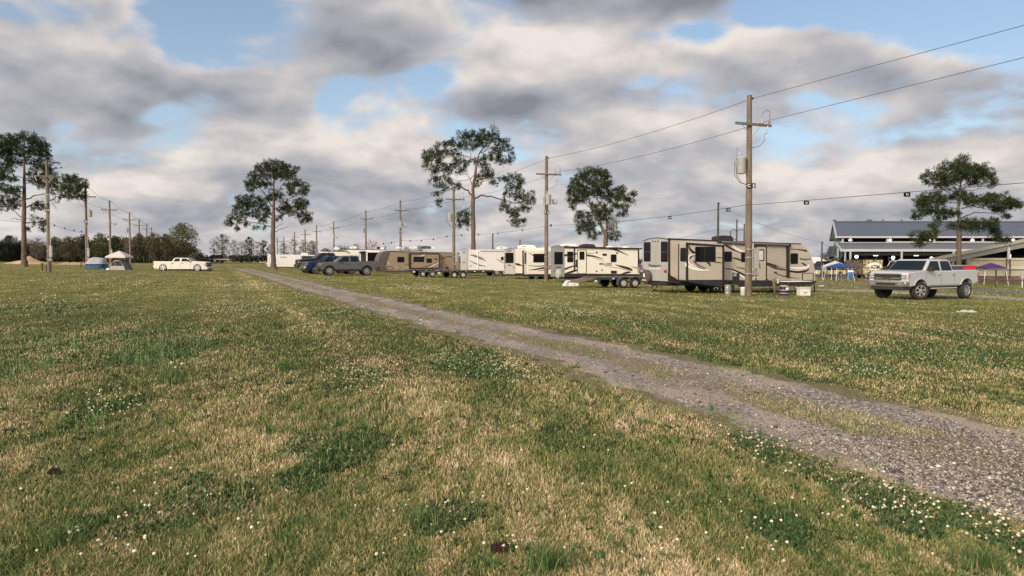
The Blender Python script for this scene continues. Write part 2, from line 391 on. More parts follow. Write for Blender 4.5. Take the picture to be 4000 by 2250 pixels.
tag(m.build('ground', gm), kind='structure')
# gravel track: ragged-edged strip 4 mm above the turf
rm = bpy.data.materials.new('gravel'); rm.use_nodes = True; a = NT(rm.node_tree); b = rm.node_tree.nodes['Principled BSDF']
pos = a.n('ShaderNodeNewGeometry').outputs['Position']
vo = a.n('ShaderNodeTexVoronoi'); a.put(vo.inputs[0], pos); vo.inputs['Scale'].default_value = 34
vc = a.sep(vo.outputs['Color'])[0]
big = a.noise(a.mapping(pos, rot=(0, 0, R(-22)), scale=(1, .3, 1)), 1.6, 5, .6); sm = a.noise(pos, 60, 3, .6)
st = a.ramp(vc, [(0, (.075, .070, .070)), (.35, (.16, .143, .135)), (.7, (.26, .23, .205)), (1, (.42, .37, .31))])
sand = a.mix(sm, (.27, .215, .17), (.38, .31, .25))
grv = a.mix(a.mr(big, .46, .62), st, sand)
crown = a.n('ShaderNodeAttribute', attribute_name='mid').outputs['Fac']
gr = a.m('ADD', a.m('MULTIPLY', crown, .32), a.noise(a.mapping(pos, rot=(0, 0, R(-22)), scale=(1, .35, 1)), 1.1, 5, .6))
grv = a.mix(a.mr(gr, .60, .82, 0, .75), grv, a.mix(sm, (.085, .09, .03), (.20, .15, .065)))
eg = a.m('ADD', a.n('ShaderNodeAttribute', attribute_name='edge').outputs['Fac'], a.m('MULTIPLY', a.m('SUBTRACT', a.noise(pos, 7, 5, .65), .5), 1.3))
grv = a.mix(a.mr(eg, .30, .62), grv, a.mix(sm, (.06, .055, .025), (.20, .15, .085)))
a.put(b.inputs['Base Color'], grv); b.inputs['Roughness'].default_value = .9
bp = a.n('ShaderNodeBump'); bp.inputs['Strength'].default_value = .8; bp.inputs['Distance'].default_value = .015
a.put(bp.inputs['Height'], a.m('ADD', vo.outputs['Distance'], sm)); a.put(b.inputs['Normal'], bp.outputs[0])
def wob(y, s): return .10 * math.sin(y * 1.7 + s) + .07 * math.sin(y * 4.3 + s * 2) + .05 * math.sin(y * 9.1 + s * 3)
m = MB(); NY = 700; mids = []; edg = []
for i in range(NY + 1):
    y = 1.0 + 99 * (i / NY) ** 1.8; lo, hi = road_x(y); lo += wob(y, .3); hi += wob(y, 2.1)
    cols = [(lo - .42 + .1 * math.sin(y * 5.3), 1.0), (lo - .1, .75)] + [(lo + (hi - lo) * j / 8, .35 if j in (0, 8) else 0.0) for j in range(9)] + [(hi + .1, .75), (hi + .42 + .1 * math.sin(y * 4.1), 1.0)]
    for k, (x, e) in enumerate(cols):
        m.v.append((x, y, gz(x) + (.004 if 0 < k < 12 else .001))); mids.append([0, 0, 0, .1, .35, .8, 1, .8, .35, .1, 0, 0, 0][k]); edg.append(e)
for i in range(NY):
    for j in range(12): o = i * 13 + j; m.f.append((o, o + 1, o + 14, o + 13))
ro = m.build('gravel_track', rm); tag(ro, kind='structure')
at = ro.data.attributes.new('mid', 'FLOAT', 'POINT'); at.data.foreach_set('value', mids)
at = ro.data.attributes.new('edge', 'FLOAT', 'POINT'); at.data.foreach_set('value', edg)
# ---------------------------------------------------------------- grass blades (real geometry, thinning out with distance)
def vnoise(x, y, seed):
    def h(i, j): n = np.sin(i * 127.1 + j * 311.7 + seed * 74.7) * 43758.5453; return n - np.floor(n)
    xi, yi = np.floor(x), np.floor(y); u, v = x - xi, y - yi; u = u * u * (3 - 2 * u); v = v * v * (3 - 2 * v)
    return (h(xi, yi) * (1 - u) + h(xi + 1, yi) * u) * (1 - v) + (h(xi, yi + 1) * (1 - u) + h(xi + 1, yi + 1) * u) * v
def pix2ground(px, py):
    u = (px - 2000) / FOC; v = (1125 - py) / FOC
    fy = math.cos(PIT) + v * math.sin(PIT); fz = v * math.cos(PIT) - math.sin(PIT); t = -EYE / (fz + SLOPE * u)
    return u * t, fy * t
def sample(n, y0=1045, y1=2420, x0=-450, x1=4450):
    px = rng.uniform(x0, x1, n); py = rng.uniform(y0, y1, n); x, y = pix2ground(px, py)
    k = (y > 2.6) & (y < 100); return x[k], y[k]
def inroad(x, y):
    lo, hi = road_x(y); w_ = vnoise(x * 3, y * 2, 5) * .6 - .3 + .35 * (vnoise(x * 17, y * 17, 6) - .5); return (x - lo + w_ > .16) & (hi - x + w_ > .16), np.abs((x - lo) / (hi - lo) - .5)
PATCHES = [  # clover / wildflower patches: px, py, rx, ry, flowers, kind(0 clover,1 wispy tall)
    (2960, 1735, 130, 60, 70, 0), (3120, 1820, 170, 80, 40, 0), (3430, 1930, 190, 90, 60, 0), (3740, 2020, 230, 80, 90, 0), (3920, 2110, 120, 110, 60, 0),
    (3560, 2050, 150, 80, 30, 0), (1390, 1480, 130, 60, 130, 0), (1850, 1420, 170, 60, 150, 0), (1990, 1465, 90, 40, 50, 0), (640, 1370, 190, 80, 330, 1), (120, 1430, 140, 80, 150, 1),
    (230, 1370, 90, 40, 60, 1), (400, 1330, 150, 60, 90, 1), (440, 1590, 120, 60, 60, 0), (330, 1660, 90, 40, 30, 1), (2140, 1195, 90, 18, 230, 0), (2270, 1225, 130, 18, 260, 0), (1650, 1128, 120, 10, 200, 0), (2400, 1150, 170, 10, 260, 0),
    (2500, 1265, 120, 20, 60, 0), (2860, 1290, 120, 12, 50, 0), (900, 1205, 130, 20, 260, 0), (1060, 1215, 140, 14, 160, 0), (1330, 1225, 110, 28, 170, 0), (980, 1120, 140, 12, 250, 0), (1000, 1165, 230, 14, 150, 0), (2870, 1175, 170, 5, 110, 0),
    (3400, 1455, 140, 30, 90, 0), (3330, 1370, 200, 30, 90, 0), (3700, 1380, 250, 50, 120, 0), (3780, 1310, 250, 22, 100, 0), (1240, 1840, 200, 130, 30, 1), (1750, 2030, 200, 120, 16, 0), (800, 1950, 300, 160, 26, 1), (480, 2060, 300, 140, 36, 0),
    (1980, 2150, 60, 30, 14, 0), (700, 1120, 300, 20, 120, 0), (400, 1110, 200, 16, 150, 0), (200, 1200, 200, 20, 120, 0), (120, 1330, 150, 30, 40, 1), (1350, 1740, 300, 100, 26, 1), (3050, 2080, 200, 120, 12, 0)]
def inpatch(x, y):
    acc = np.zeros_like(x)
    for (px, py, rx, ry, n, kd) in PATCHES:
        c_ = G(px, py); e = G(px + rx, py); f_ = G(px, py - ry); g_ = G(px, py + ry)
        rw = abs(e.x - c_.x); rd = max(.1, abs(f_.y - g_.y) / 2)
        dd = ((x - c_.x) / rw) ** 2 + ((y - c_.y) / rd) ** 2; acc = np.maximum(acc, np.exp(-dd * 1.1) * (1 if n > 50 else .7))
    return acc
def blades(name, n, hfun, kind, mat, rbias=None):
    x, y = sample(n); road, mid_ = inroad(x, y)
    if kind == 'lawn':
        keep = ~road | ((mid_ < .19) & (vnoise(x * 1.6, y * .8, 8) > .46) & (rng.random(len(x)) < .55)) | (rng.random(len(x)) < .02)
        keep &= rng.random(len(x)) < np.clip(.35 + vnoise(x * 6, y * 6, 2), 0, 1)
    else:
        pt = inpatch(x, y); keep = (pt * (.6 + .8 * vnoise(x * 3, y * 3, 4)) > .45) & ~road & (y < 24)
    x, y = x[keep], y[keep]; N = len(x)
    tall = vnoise(x * .9, y * .9, 21) ** 2; lo_, hi_ = road_x(y); ed = np.clip(np.maximum(lo_ - x, x - hi_) / .7, .0, 1)
    ed = np.where(mid_[keep] < .2, np.where(ed <= 0, .75, ed), ed); h = hfun(x, y, tall, N) * (.35 + .65 * ed); wd = np.maximum(.0024 + .0020 * rng.random(N), .00050 * y) * (1.0 if kind == 'lawn' else 3.2)
    ang = rng.uniform(0, 2 * np.pi, N); lean = h * rng.uniform(.05, .85, N) * (1 if kind == 'lawn' else 1.1); la = rng.uniform(0, 2 * np.pi, N)
    z = -SLOPE * x; ca, sa = np.cos(ang) * wd, np.sin(ang) * wd; lx, ly = np.cos(la) * lean, np.sin(la) * lean
    V = np.zeros((N, 5, 3)); V[:, 0] = np.c_[x - ca, y - sa, z - .003]; V[:, 1] = np.c_[x + ca, y + sa, z - .003]
    V[:, 2] = np.c_[x + ca * .8 + lx * .35, y + sa * .8 + ly * .35, z + h * .6]; V[:, 3] = np.c_[x - ca * .8 + lx * .35, y - sa * .8 + ly * .35, z + h * .6]
    V[:, 4] = np.c_[x + lx, y + ly, z + h]
    I = (np.arange(N) * 5)[:, None]; F = np.concatenate([I + [0, 1, 2], I + [0, 2, 3], I + [3, 2, 4]], 1).ravel()
    r_ = rng.random(N)
    return tag(fastmesh(name, V.reshape(-1, 3), F, 3, mat, {'rnd': np.repeat(r_, 5), 'tip': np.tile([0, 0, .6, .6, 1.0], N)}), kind='stuff')
def blademat(name, ramp_, use_patch=True):
    m = bpy.data.materials.new(name); m.use_nodes = True; a = NT(m.node_tree); b = m.node_tree.nodes['Principled BSDF']
    r_ = a.n('ShaderNodeAttribute', attribute_name='rnd').outputs['Fac']
    if use_patch:
        f, _ = patch(a); v = a.m('ADD', a.m('MULTIPLY', f, .58), a.m('MULTIPLY', r_, .50))
    else: v = r_
    r2 = a.m('FRACT', a.m('MULTIPLY', r_, 37.7)); fv = a.mr(r2, 0, 1, .60, 1.34, False); cc_ = a.mix(1.0, a.ramp(v, ramp_), a.xyz(fv, fv, fv), 'MULTIPLY')
    a.put(b.inputs['Base Color'], cc_); b.inputs['Roughness'].default_value = .6; b.inputs['Specular IOR Level'].default_value = .25
    tr = a.n('ShaderNodeBsdfTranslucent'); a.put(tr.inputs[0], cc_); mx = a.n('ShaderNodeMixShader'); mx.inputs[0].default_value = .15
    a.t.links.new(b.outputs[0], mx.inputs[1]); a.t.links.new(tr.outputs[0], mx.inputs[2]); a.t.links.new(mx.outputs[0], a.t.nodes['Material Output'].inputs[0])
    return m
bm1 = blademat('grass_blade', [(.0, (.035, .07, .024)), (.2, (.10, .155, .045)), (.40, (.205, .245, .08)), (.54, (.31, .275, .125)), (.70, (.50, .405, .22)), (1, (.78, .65, .44))])
bm2 = blademat('clover_leaf', [(.0, (.024, .056, .020)), (.5, (.048, .095, .032)), (1, (.10, .15, .055))], False)
g1 = blades('short_grass', 720000, lambda x, y, t, N: (.012 + .019 * rng.random(N) + .038 * t * rng.random(N)) * np.clip(1 + y * .010, 1, 1.5), 'lawn', bm1)
tag(g1, 'short mown grass, green and straw coloured, over the whole field')
g2 = blades('clover_leaves', 190000, lambda x, y, t, N: (.018 + .035 * rng.random(N)), 'clover', bm2)
tag(g2, 'dark green clover and weed leaves in patches on the field')
# wispy taller tufts
def tufts(name, spots, mat, lab):
    VV = []; RR = []
    for (x, y, n, h, sp, *wm) in spots:
        r0 = abs(rng.normal(0, sp, n)); t0 = rng.uniform(0, 6.28, n); bx = x + r0 * np.cos(t0); by = y + r0 * np.sin(t0)
        hh = h * rng.uniform(.5, 1.1, n); wd = np.maximum(.0025, .0005 * y) * np.ones(n) * (wm[0] if wm else 1); a0 = rng.uniform(0, 6.28, n); la = rng.uniform(0, 6.28, n); le = hh * rng.uniform(.1, .7, n) * (2.2 if wm else 1)
        z = -SLOPE * bx; V = np.zeros((n, 5, 3)); ca, sa = np.cos(a0) * wd, np.sin(a0) * wd; lx, ly = np.cos(la) * le, np.sin(la) * le
        V[:, 0] = np.c_[bx - ca, by - sa, z]; V[:, 1] = np.c_[bx + ca, by + sa, z]; V[:, 2] = np.c_[bx + ca * .8 + lx * .35, by + sa * .8 + ly * .35, z + hh * .6]
        V[:, 3] = np.c_[bx - ca * .8 + lx * .35, by - sa * .8 + ly * .35, z + hh * .6]; V[:, 4] = np.c_[bx + lx, by + ly, z + hh]
        VV.append(V.reshape(-1, 3)); RR.append(np.repeat(rng.random(n), 5))
    V = np.concatenate(VV); N = len(V) // 5; I = (np.arange(N) * 5)[:, None]; F = np.concatenate([I + [0, 1, 2], I + [0, 2, 3], I + [3, 2, 4]], 1).ravel()
    return tag(fastmesh(name, V, F, 3, mat, {'rnd': np.concatenate(RR)}), lab, kind='stuff')
sp = []
for (px, py, rx, ry, n, kd) in PATCHES:
    if kd == 1:
        for i in range(int(n * .30)):
            g = G(px + rng.normal(0, rx * .6), py + rng.normal(0, ry * .6)); sp.append((g.x, g.y, 12, .13, .05))
for i in range(420):
    g = G(rng.uniform(-200, 4200), 1180 + 1150 * rng.random() ** 1.3)
    if not inroad(np.array([g.x]), np.array([g.y]))[0][0]: sp.append((g.x, g.y, 18, rng.uniform(.05, .11), .05))
for px, py, n in ((1110, 1445, 160), (660, 1500, 90), (2130, 2230, 260), (3850, 2230, 300), (690, 1480, 90), (1050, 1700, 80), (230, 2140, 120), (1640, 2060, 160), (870, 1300, 90), (3180, 1290, 90)):
    g = G(px, py); sp.append((g.x, g.y, n, .15, .09))
tuftm = blademat('tuft_blade', [(.0, (.045, .09, .03)), (.5, (.09, .17, .05)), (.85, (.17, .24, .08)), (1, (.40, .33, .16))], False)
tufts('tall_grass_tufts', sp, tuftm, 'taller green grass tufts scattered over the mown field')
rs = []
for i in range(700):
    g = G(rng.uniform(-200, 4200), 1250 + 1100 * rng.random() ** .8)
    if not (road_x(g.y)[0] - .4 < g.x < road_x(g.y)[1] + .5): rs.append((g.x, g.y, 14, rng.uniform(.03, .05), .018, 4.0))
tufts('broadleaf_weeds', rs, blademat('broad_leaf', [(.0, (.03, .07, .024)), (.6, (.07, .13, .04)), (1, (.13, .19, .07))], False), 'low broad leaved weeds scattered in the near grass')
# clover flower heads
fm = M('clover_flower', (.62, .56, .41), .9, var=.4, scale=7)
ico = bmesh.new(); bmesh.ops.create_icosphere(ico, subdivisions=2, radius=1); iv = np.array([v.co[:] for v in ico.verts]); itri = np.array([[v.index for v in f.verts] for f in ico.faces]); ico.free()
FX = []
for (px, py, rx, ry, n, kd) in PATCHES:
    for i in range(int(n * (.5 if py > 1700 else .75))):
        t = rng.uniform(0, 6.28); r_ = math.sqrt(rng.random()) * 1.05 if rng.random() < .8 else rng.random() * 1.6; g = G(px + r_ * rx * math.cos(t), py + r_ * ry * math.sin(t)); FX.append((g.x, g.y, kd))
for i in range(600):
    g = G(rng.uniform(-300, 4300), 1090 + 1150 * rng.random() ** 1.5); FX.append((g.x, g.y, 1 if rng.random() < .4 else 0))
FX = np.array([f for f in FX if f[1] > 2 and not inroad(np.array([f[0]]), np.array([f[1]]))[0][0]])
n = len(FX); hh = np.where(FX[:, 2] > .5, rng.uniform(.09, .18, n), rng.uniform(.035, .085, n)); rad = np.maximum(np.where(FX[:, 2] > .5, .0050, .0090) * rng.uniform(.6, 1.15, n), .00036 * FX[:, 1] * rng.uniform(.7, 1.4, n))
z = -SLOPE * FX[:, 0] + hh
V = iv[None] * rad[:, None, None] * (1 + rng.uniform(-.3, .3, (n, len(iv), 1))) * np.array([1, 1, .85]) + np.c_[FX[:, 0], FX[:, 1], z][:, None]
F = (itri[None] + (np.arange(n) * len(iv))[:, None, None]).ravel()
tag(fastmesh('clover_flowers', V.reshape(-1, 3), F, 3, fm), 'small round white clover flower heads dotted over the grass', kind='stuff')
nn = FX[:, 1] < 14; q0 = FX[nn]; k = len(q0); h0 = hh[nn]; V = np.zeros((k, 4, 3)); zz0 = -SLOPE * q0[:, 0]; dx = rng.normal(0, .012, k)
for i_, (sx, top) in enumerate(((-1, 0), (1, 0), (1, 1), (-1, 1))): V[:, i_] = np.c_[q0[:, 0] + sx * .0013 + dx * (1 - top), q0[:, 1], zz0 + h0 * top]
F = (np.arange(k)[:, None] * 4 + [0, 1, 2, 3]).ravel()
tag(fastmesh('flower_stems', V.reshape(-1, 3), F, 4, M('stem_green', (.10, .17, .05), .7)), 'thin green stems under the white clover heads', kind='stuff')
# loose stones
x, y = sample(230000, 1110, 2300, 900, 4400); rd, mid_ = inroad(x, y)
kp = rd & (rng.random(len(x)) < (.35 + .65 * (vnoise(x * 1.5, y * .6, 9) > .38)) * (1 - .35 * (mid_ < .16))); x, y = x[kp], y[kp]; n = len(x)
oc = np.array([(1, 0, 0), (-1, 0, 0), (0, 1, 0), (0, -1, 0), (0, 0, 1), (0, 0, -1)], float); of = np.array([(0, 2, 4), (2, 1, 4), (1, 3, 4), (3, 0, 4), (2, 0, 5), (1, 2, 5), (3, 1, 5), (0, 3, 5)])
s = np.maximum(rng.uniform(.004, .014, n), .0006 * y) * (1 + 1.2 * (rng.random(n) < .03)); t = rng.uniform(0, 6.28, n)
V = oc[None] * (s[:, None, None] * rng.uniform(.6, 1.3, (n, 6, 1))); V[:, :, 2] *= .55
cx, sx = np.cos(t)[:, None], np.sin(t)[:, None]; V = np.stack([V[:, :, 0] * cx - V[:, :, 1] * sx, V[:, :, 0] * sx + V[:, :, 1] * cx, V[:, :, 2]], 2)
V += np.c_[x, y, -SLOPE * x + .004 + s * .25][:, None]
sm_ = bpy.data.materials.new('stones'); sm_.use_nodes = True; a = NT(sm_.node_tree); b = sm_.node_tree.nodes['Principled BSDF']
a.put(b.inputs['Base Color'], a.ramp(a.n('ShaderNodeAttribute', attribute_name='rnd').outputs['Fac'], [(0, (.035, .032, .036)), (.3, (.105, .092, .085)), (.6, (.30, .262, .222)), (.93, (.40, .355, .31)), (1, (.62, .57, .5))])); b.inputs['Roughness'].default_value = .8
tag(fastmesh('gravel_stones', V.reshape(-1, 3), (of[None] + (np.arange(n) * 6)[:, None, None]).ravel(), 3, sm_, {'rnd': np.repeat(rng.random(n), 6)}), 'loose grey and tan stones on the gravel track', kind='stuff')
# paved strips, asphalt lot on the right
asph = M('asphalt', (.075, .072, .075), .9, var=.25, scale=.8, bump=.3); conc = M('worn_concrete', (.27, .245, .225), .9, var=.2, scale=1.2, bump=.3)
def strip(name, pts, mat, dz):
    P = [G(*p) for p in pts]; m = MB(); m.v = [(p.x, p.y, gz(p.x) + dz) for p in P]; m.f = [tuple(range(len(P)))]; return tag(m.build(name, mat), kind='structure')
strip('gravel_path', [(3060, 1126), (3400, 1133), (3800, 1152), (4300, 1178), (4300, 1189), (3800, 1162), (3400, 1141), (3060, 1132)], conc, .004)
strip('asphalt_lane', [(3100, 1106), (3400, 1109), (3800, 1124), (4400, 1148), (4400, 1162), (3800, 1138), (3400, 1116), (3100, 1112)], M('lane_asphalt', (.11, .10, .10), .9, var=.2, scale=1.0), .004)
m = MB(); m.v = [(x_, y_, gz(x_) + .008) for x_, y_ in ((36.5, 86), (50, 86), (82, 86), (120, 100), (190, 160), (60, 160), (40, 100))]; m.f = [tuple(range(7))]
tag(m.build('parking_lot', asph), kind='structure')
# dark seed cones lying in the grass, dock leaves, weeds
def cone(px, py, label):
    g = G(px, py); t = thing('pine_cone', label, 'pine cone', (g.x, g.y, gz(g.x) + .005), rng.uniform(0, 3), 'pine cones lying in the grass'); t.scale = (.85, .72, .66)
    m = MB()
    for k in range(110):
        f_ = k / 110; a0 = k * 2.4; r0 = .034 * math.sin(math.pi * (.12 + .86 * f_)); xx = -.05 + .1 * f_; cc = Vector((xx, r0 * math.cos(a0), .028 + r0 * math.sin(a0)))
        o_ = Vector((.012, .020 * math.cos(a0), .020 * math.sin(a0))) * (1 + .5 * random.random()); s_ = Vector((0, -math.sin(a0), math.cos(a0))) * .009; n_ = Vector((.003, 0, 0))
        m.prism([cc - s_, cc + o_ - s_ * .8, cc + o_ * 1.2, cc + o_ + s_ * .8, cc + s_], [p + n_ for p in (cc - s_, cc + o_ - s_ * .8, cc + o_ * 1.2, cc + o_ + s_ * .8, cc + s_)])
    m.build('scales', M('cone_brown', (.028, .006, .007), .7, var=.5, scale=60), t)
    MB().tube([(-.05, 0, .028), (0, 0, .030), (.05, 0, .028)], [.014, .024, .008], 8).build('core', MATS['cone_brown'], t)
cone(218, 1862, 'dark maroon pine cone in the grass near the lower left corner'); cone(1955, 2165, 'reddish pine cone half hidden in grass at bottom centre')
def weed(px, py, h, lab, n=34, leafy=True, col=(.05, .10, .03)):
    g = G(px, py); t = thing('weed_plant', lab, 'weed', (g.x, g.y, gz(g.x)), 0); m = MB(); l = MB(); fl = MB()
    for s_ in range(5 if leafy else 3):
        a0 = rng.uniform(0, 6.28); ln = h * rng.uniform(.6, 1); P = [Vector((0, 0, 0)), Vector((math.cos(a0) * h * .12, math.sin(a0) * h * .12, ln * .5)), Vector((math.cos(a0) * h * .3, math.sin(a0) * h * .3, ln))]
        m.tube(P, [.006, .005, .003], 5)
        for k in range(n // 4):
            f_ = rng.random(); p = P[0].lerp(P[2], f_); d = Vector((rng.normal(), rng.normal(), rng.normal() * .4)).normalized() * h * .17; s2 = d.cross(Vector((0, 0, 1))).normalized() * h * .035
            l.prism([p, p + d * .5 + s2, p + d, p + d * .5 - s2], [q_ + Vector((0, 0, .002)) for q_ in (p, p + d * .5 + s2, p + d, p + d * .5 - s2)])
        if leafy: MB().lathe([(.001, -.022), (.02, 0), (.001, .022)], P[2], 'z', 8).build('flower_head', fm, t)
    m.build('stem', MATS['stem_green'], t); l.build('leaves', M('weed_leaf_%d' % int(col[0] * 1000), col, .7, var=.3, scale=30), t)
weed(190, 1240, .62, 'tall leafy weed with pale heads, left one of a pair at left of field'); weed(228, 1236, .55, 'darker bushy weed, right one of a pair at left of field', 50)
weed(1660, 1300, .3, 'small upright weed beside the clover patch left of the track', 16); weed(690, 1480, .22, 'low weed with white tips among dry grass at left', 20)
weed(3150, 2235, .07, 'small dock plant with rust red leaves at bottom right edge', 20, False, (.22, .035, .02))
# white litter on the grass
g = G(3775, 1220); t = thing('plastic_litter', 'crumpled white plastic bag lying on the grass right of the silver pickup', 'litter', (g.x, g.y, gz(g.x)), .1); m = MB()
for cx_, r_ in ((-.32, .045), (-.08, .09), (.18, .08), (.32, .04)):
    m.grid(lambda u, v: (cx_ + r_ * 1.9 * math.cos(u * 6.283) * math.sin(v * 1.57) * (1 + .25 * math.sin(u * 31 + cx_ * 9)), r_ * math.sin(u * 6.283) * math.sin(v * 1.57), max(0, r_ * .8 * math.cos(v * 1.57) * (1 + .3 * math.sin(u * 25 + v * 9)))), 18, 6)
m.build('bag', M('white_plastic', (.42, .42, .44), .4, var=.1), t)
# ---------------------------------------------------------------- utility poles
wood = Mwood('pole_wood', (.135, .108, .078), (14, 14, .5)); wood2 = Mwood('old_pole_wood', (.155, .135, .11)); wood3 = Mwood('dark_pole_wood', (.06, .052, .045)); steel = M('galvanised', (.42, .42, .40), .5, .3, .15, 8)
tgrey = M('transformer_grey', (.38, .38, .36), .5, 0, .12, 5, grime=.35); wirem = M('cable_black', (.05, .05, .055), .6); white = M('white_paint', (.78, .77, .74), .5, grime=.15); blk = M('black_metal', (.02, .02, .02), .5)
POLES = {}
ROWD = Vector((.928, .371, 0))
def pole(key, px, ptop, Y, label, group, side=1, tx=-1, num=None, lamp=0, arm=True, meter=0, lean=0.0, rad=.16, braces=True, arml=(-.98, 1.2), near=False, dark=False):
    b0 = base(px, Y); H = W(px, ptop, Y).z - b0.z; t = thing('utility_pole', label, 'utility pole', b0, 0, group)
    MB().tube([(0, 0, -.1), (lean * .3, 0, H * .35), (lean, 0, H)], [rad, rad * .92, rad * .68], 14).build('pole', wood3 if key[0] == 'B' else (wood if near else wood2), t, smooth=50)
    d = ROWD; n_ = Vector((-d.y, d.x, 0)); az = H - 1.45; o = Vector((lean, 0, 0)); A = o + d * arml[0] + n_ * -.19; B = o + d * arml[1] + n_ * -.19
    up = Vector((0, 0, 1)); tip = o + Vector((0, 0, H))
    if arm:
        hs = n_ * .05; m = MB(); m.prism([A + up * (az + .06) - hs, A + up * (az + .06) + hs, A + up * (az - .06) + hs, A + up * (az - .06) - hs], [B + up * (az + .06) - hs, B + up * (az + .06) + hs, B + up * (az - .06) + hs, B + up * (az - .06) - hs])
        m.build('crossarm', wood, t)
        if braces:
            for s_ in (-1, 1):
                MB().tube([o + d * .55 * s_ + n_ * -.2 + up * (az - .06), o + d * .05 * s_ + n_ * -.16 + up * (az - .62)], .02, 5).build('brace', steel, t)
        e = o + d * (arml[1] - .12 if side > 0 else arml[0] + .12) + n_ * -.19 + up * (az + .06)
        MB().lathe([(.02, 0), (.03, .04), (.07, .08), (.04, .1), (.075, .15), (.03, .17), (.03, .21), (.001, .22)], e, 'z', 10).build('insulator', M('porcelain', (.33, .33, .33), .3), t)
        f_ = o + d * (side * .62 + .02) + n_ * -.19 + up * (az + .06)
        MB().lathe([(.035, 0), (.075, .02), (.075, .22), (.03, .25), (.02, .33), (.001, .34)], f_, 'z', 10).build('lightning_arrester', tgrey, t)
        g_ = e - up * .1 - d * .15 * side
        MB().tube([g_ + n_ * -.08, g_ + n_ * -.1 - up * .38 - d * .12 * side], .045, 7).build('fuse_cutout', tgrey, t)
        if Y < 100:
            L = [f_ + up * .33]; c1 = f_ + up * .62 + d * .15 * side
            MB().tube([f_ + up * .33, f_ + up * .55 + d * .06 * side, f_ + up * .72 + d * .3 * side, f_ + up * .6 + d * .48 * side, e + up * .2 + d * .02], .013, 5).build('jumper_wire', wirem, t)
            MB().tube([g_ - up * .38 - d * .12 * side, g_ - up * .75 - d * .15 * side, g_ - up * 1.0 - d * .45 * side, o + up * (az - 1.15) + d * .12 * side], .013, 5).build('jumper_wire', wirem, t)
    MB().lathe([(.03, -.05), (.05, -.02), (.03, 0), (.05, .03), (.02, .05)], tip + d * .2 - up * .14, 'z', 8).tube([tip + d * .05 - up * .16, tip + d * .2 - up * .16], .02, 5).build('top_insulator', blk, t)
    if tx:
        hc = H - 3.45; c_ = o + d * (.44 * tx if abs(tx) == 1 else 0) + n_ * (0 if abs(tx) == 1 else -.36)
        MB().lathe([(.001, -.42), (.20, -.42), (.215, -.39), (.225, .30), (.24, .33), (.24, .37), (.17, .41), (.001, .42)], c_ + up * hc, 'z', 18).build('transformer', tgrey, t, smooth=40)
        MB().lathe([(.05, .36), (.06, .42), (.04, .46), (.06, .5), (.03, .55), (.02, .66), (.001, .67)], c_ + up * hc + d * -.1, 'z', 8).build('bushing', steel, t)
        if Y < 90:
            for k in range(2):
                MB().tube([c_ + d * (-.27 + .1 * k) + up * (hc + .3 - .2 * k), c_ + d * (-.42 + .08 * k) + up * (hc + .1), c_ + d * (-.40 + .12 * k) + up * (hc - .5), c_ + d * (-.1 + .1 * k) + up * (hc - .85), o + up * (hc - .95) + d * -.1], .014, 5).build('lead_wire', wirem, t)
            MB().tube([c_ + up * hc + d * -.1 + up * .66, c_ + up * hc + d * -.28 + up * .85, c_ + up * hc + d * -.32 + up * .4], .01, 4).build('lead_wire', wirem, t)
    if lamp:
        lz = H - 3.5; L0 = o + d * .15 + up * lz
        l = MB().tube([L0, L0 + d * .35 + up * .05, L0 + d * .55 + up * .12], .025, 6).build('lamp_arm', steel, t)
        MB().lathe([(.001, .22), (.07, .2), (.1, .06), (.2, 0), (.22, -.12), (.18, -.3), (.12, -.34), (.001, -.34)], L0 + d * .58 + up * .05, 'z', 12).build('lamp_head', M('lamp_glass', (.55, .57, .58), .25), l, smooth=40)
    if num:
        nz = H - 4.45
        for k, ch in enumerate(num):
            x_ = (-.10, .13, .24)[k] if len(num) < 3 else (-.15, .03, .16)[k]
            pl = MB().box(x_ - .10, x_ + .10, -rad - .035, -rad - .02, nz - .12, nz + .12).build('number_plate', blk, t)
            textmesh('numeral', ch, M('sign_white', (.85, .85, .85), .5), Matrix(((1, 0, 0, x_), (0, 0, -1, -rad - .039), (0, 1, 0, nz), (0, 0, 0, 1))), None, .15, pl, .003, .012)
    if meter:
        s_ = meter
        MB().tube([(s_ * .19, -.06, .9), (s_ * .19, -.06, H * .52 if px < 400 else 2.6)], .03, 6).build('conduit', M('pvc_grey', (.50, .50, .49), .5), t)
        MB().box(s_ * .30 - .13, s_ * .30 + .13, -.28, -.08, 1.35, 2.35).build('breaker_panel', M('panel_grey', (.30, .30, .285), .5, .1, grime=.3), t, bevel=.015)
        MB().box(s_ * .26 - .09, s_ * .26 + .09, -.25, -.09, .95, 1.28).box(s_ * .26 - .17, s_ * .26 + .17, -.3, -.06, 1.0, 1.12).build('outlet_box', M('outlet_grey', (.20, .20, .20), .5), t, bevel=.01)
        for k in range(3): MB().lathe([(rad * 1.03 + .004, 0), (rad * 1.03 + .004, .03)], (0, 0, (1.1, 1.9, 2.3)[k]), 'z', 14).build('strap', steel, t)
    POLES[key] = dict(b=b0, top=b0 + tip + d * .2 - up * .14, arm=b0 + (e + up * .2 if arm else tip), H=H, Y=Y)
    return t
GR = 'utility poles of the right-hand row'; GL = 'utility poles of the left-hand row'
pole('C5', 2924, 372, 36.8, 'tall weathered utility pole marked C 5 in front of the tan and black camper', GR, num='C5', meter=1, near=True, rad=.175, lean=-.06)
pole('C6', 2134, 610, 59, 'utility pole marked C 6 with lamp, between two cream campers', GR, tx=2, num='C6', lamp=1, meter=1, near=True, rad=.17)
pole('C7', 1773, 728, 82, 'utility pole marked C 7 at the right end of the tan camper', GR, num='C7', meter=1, near=True, rad=.18)
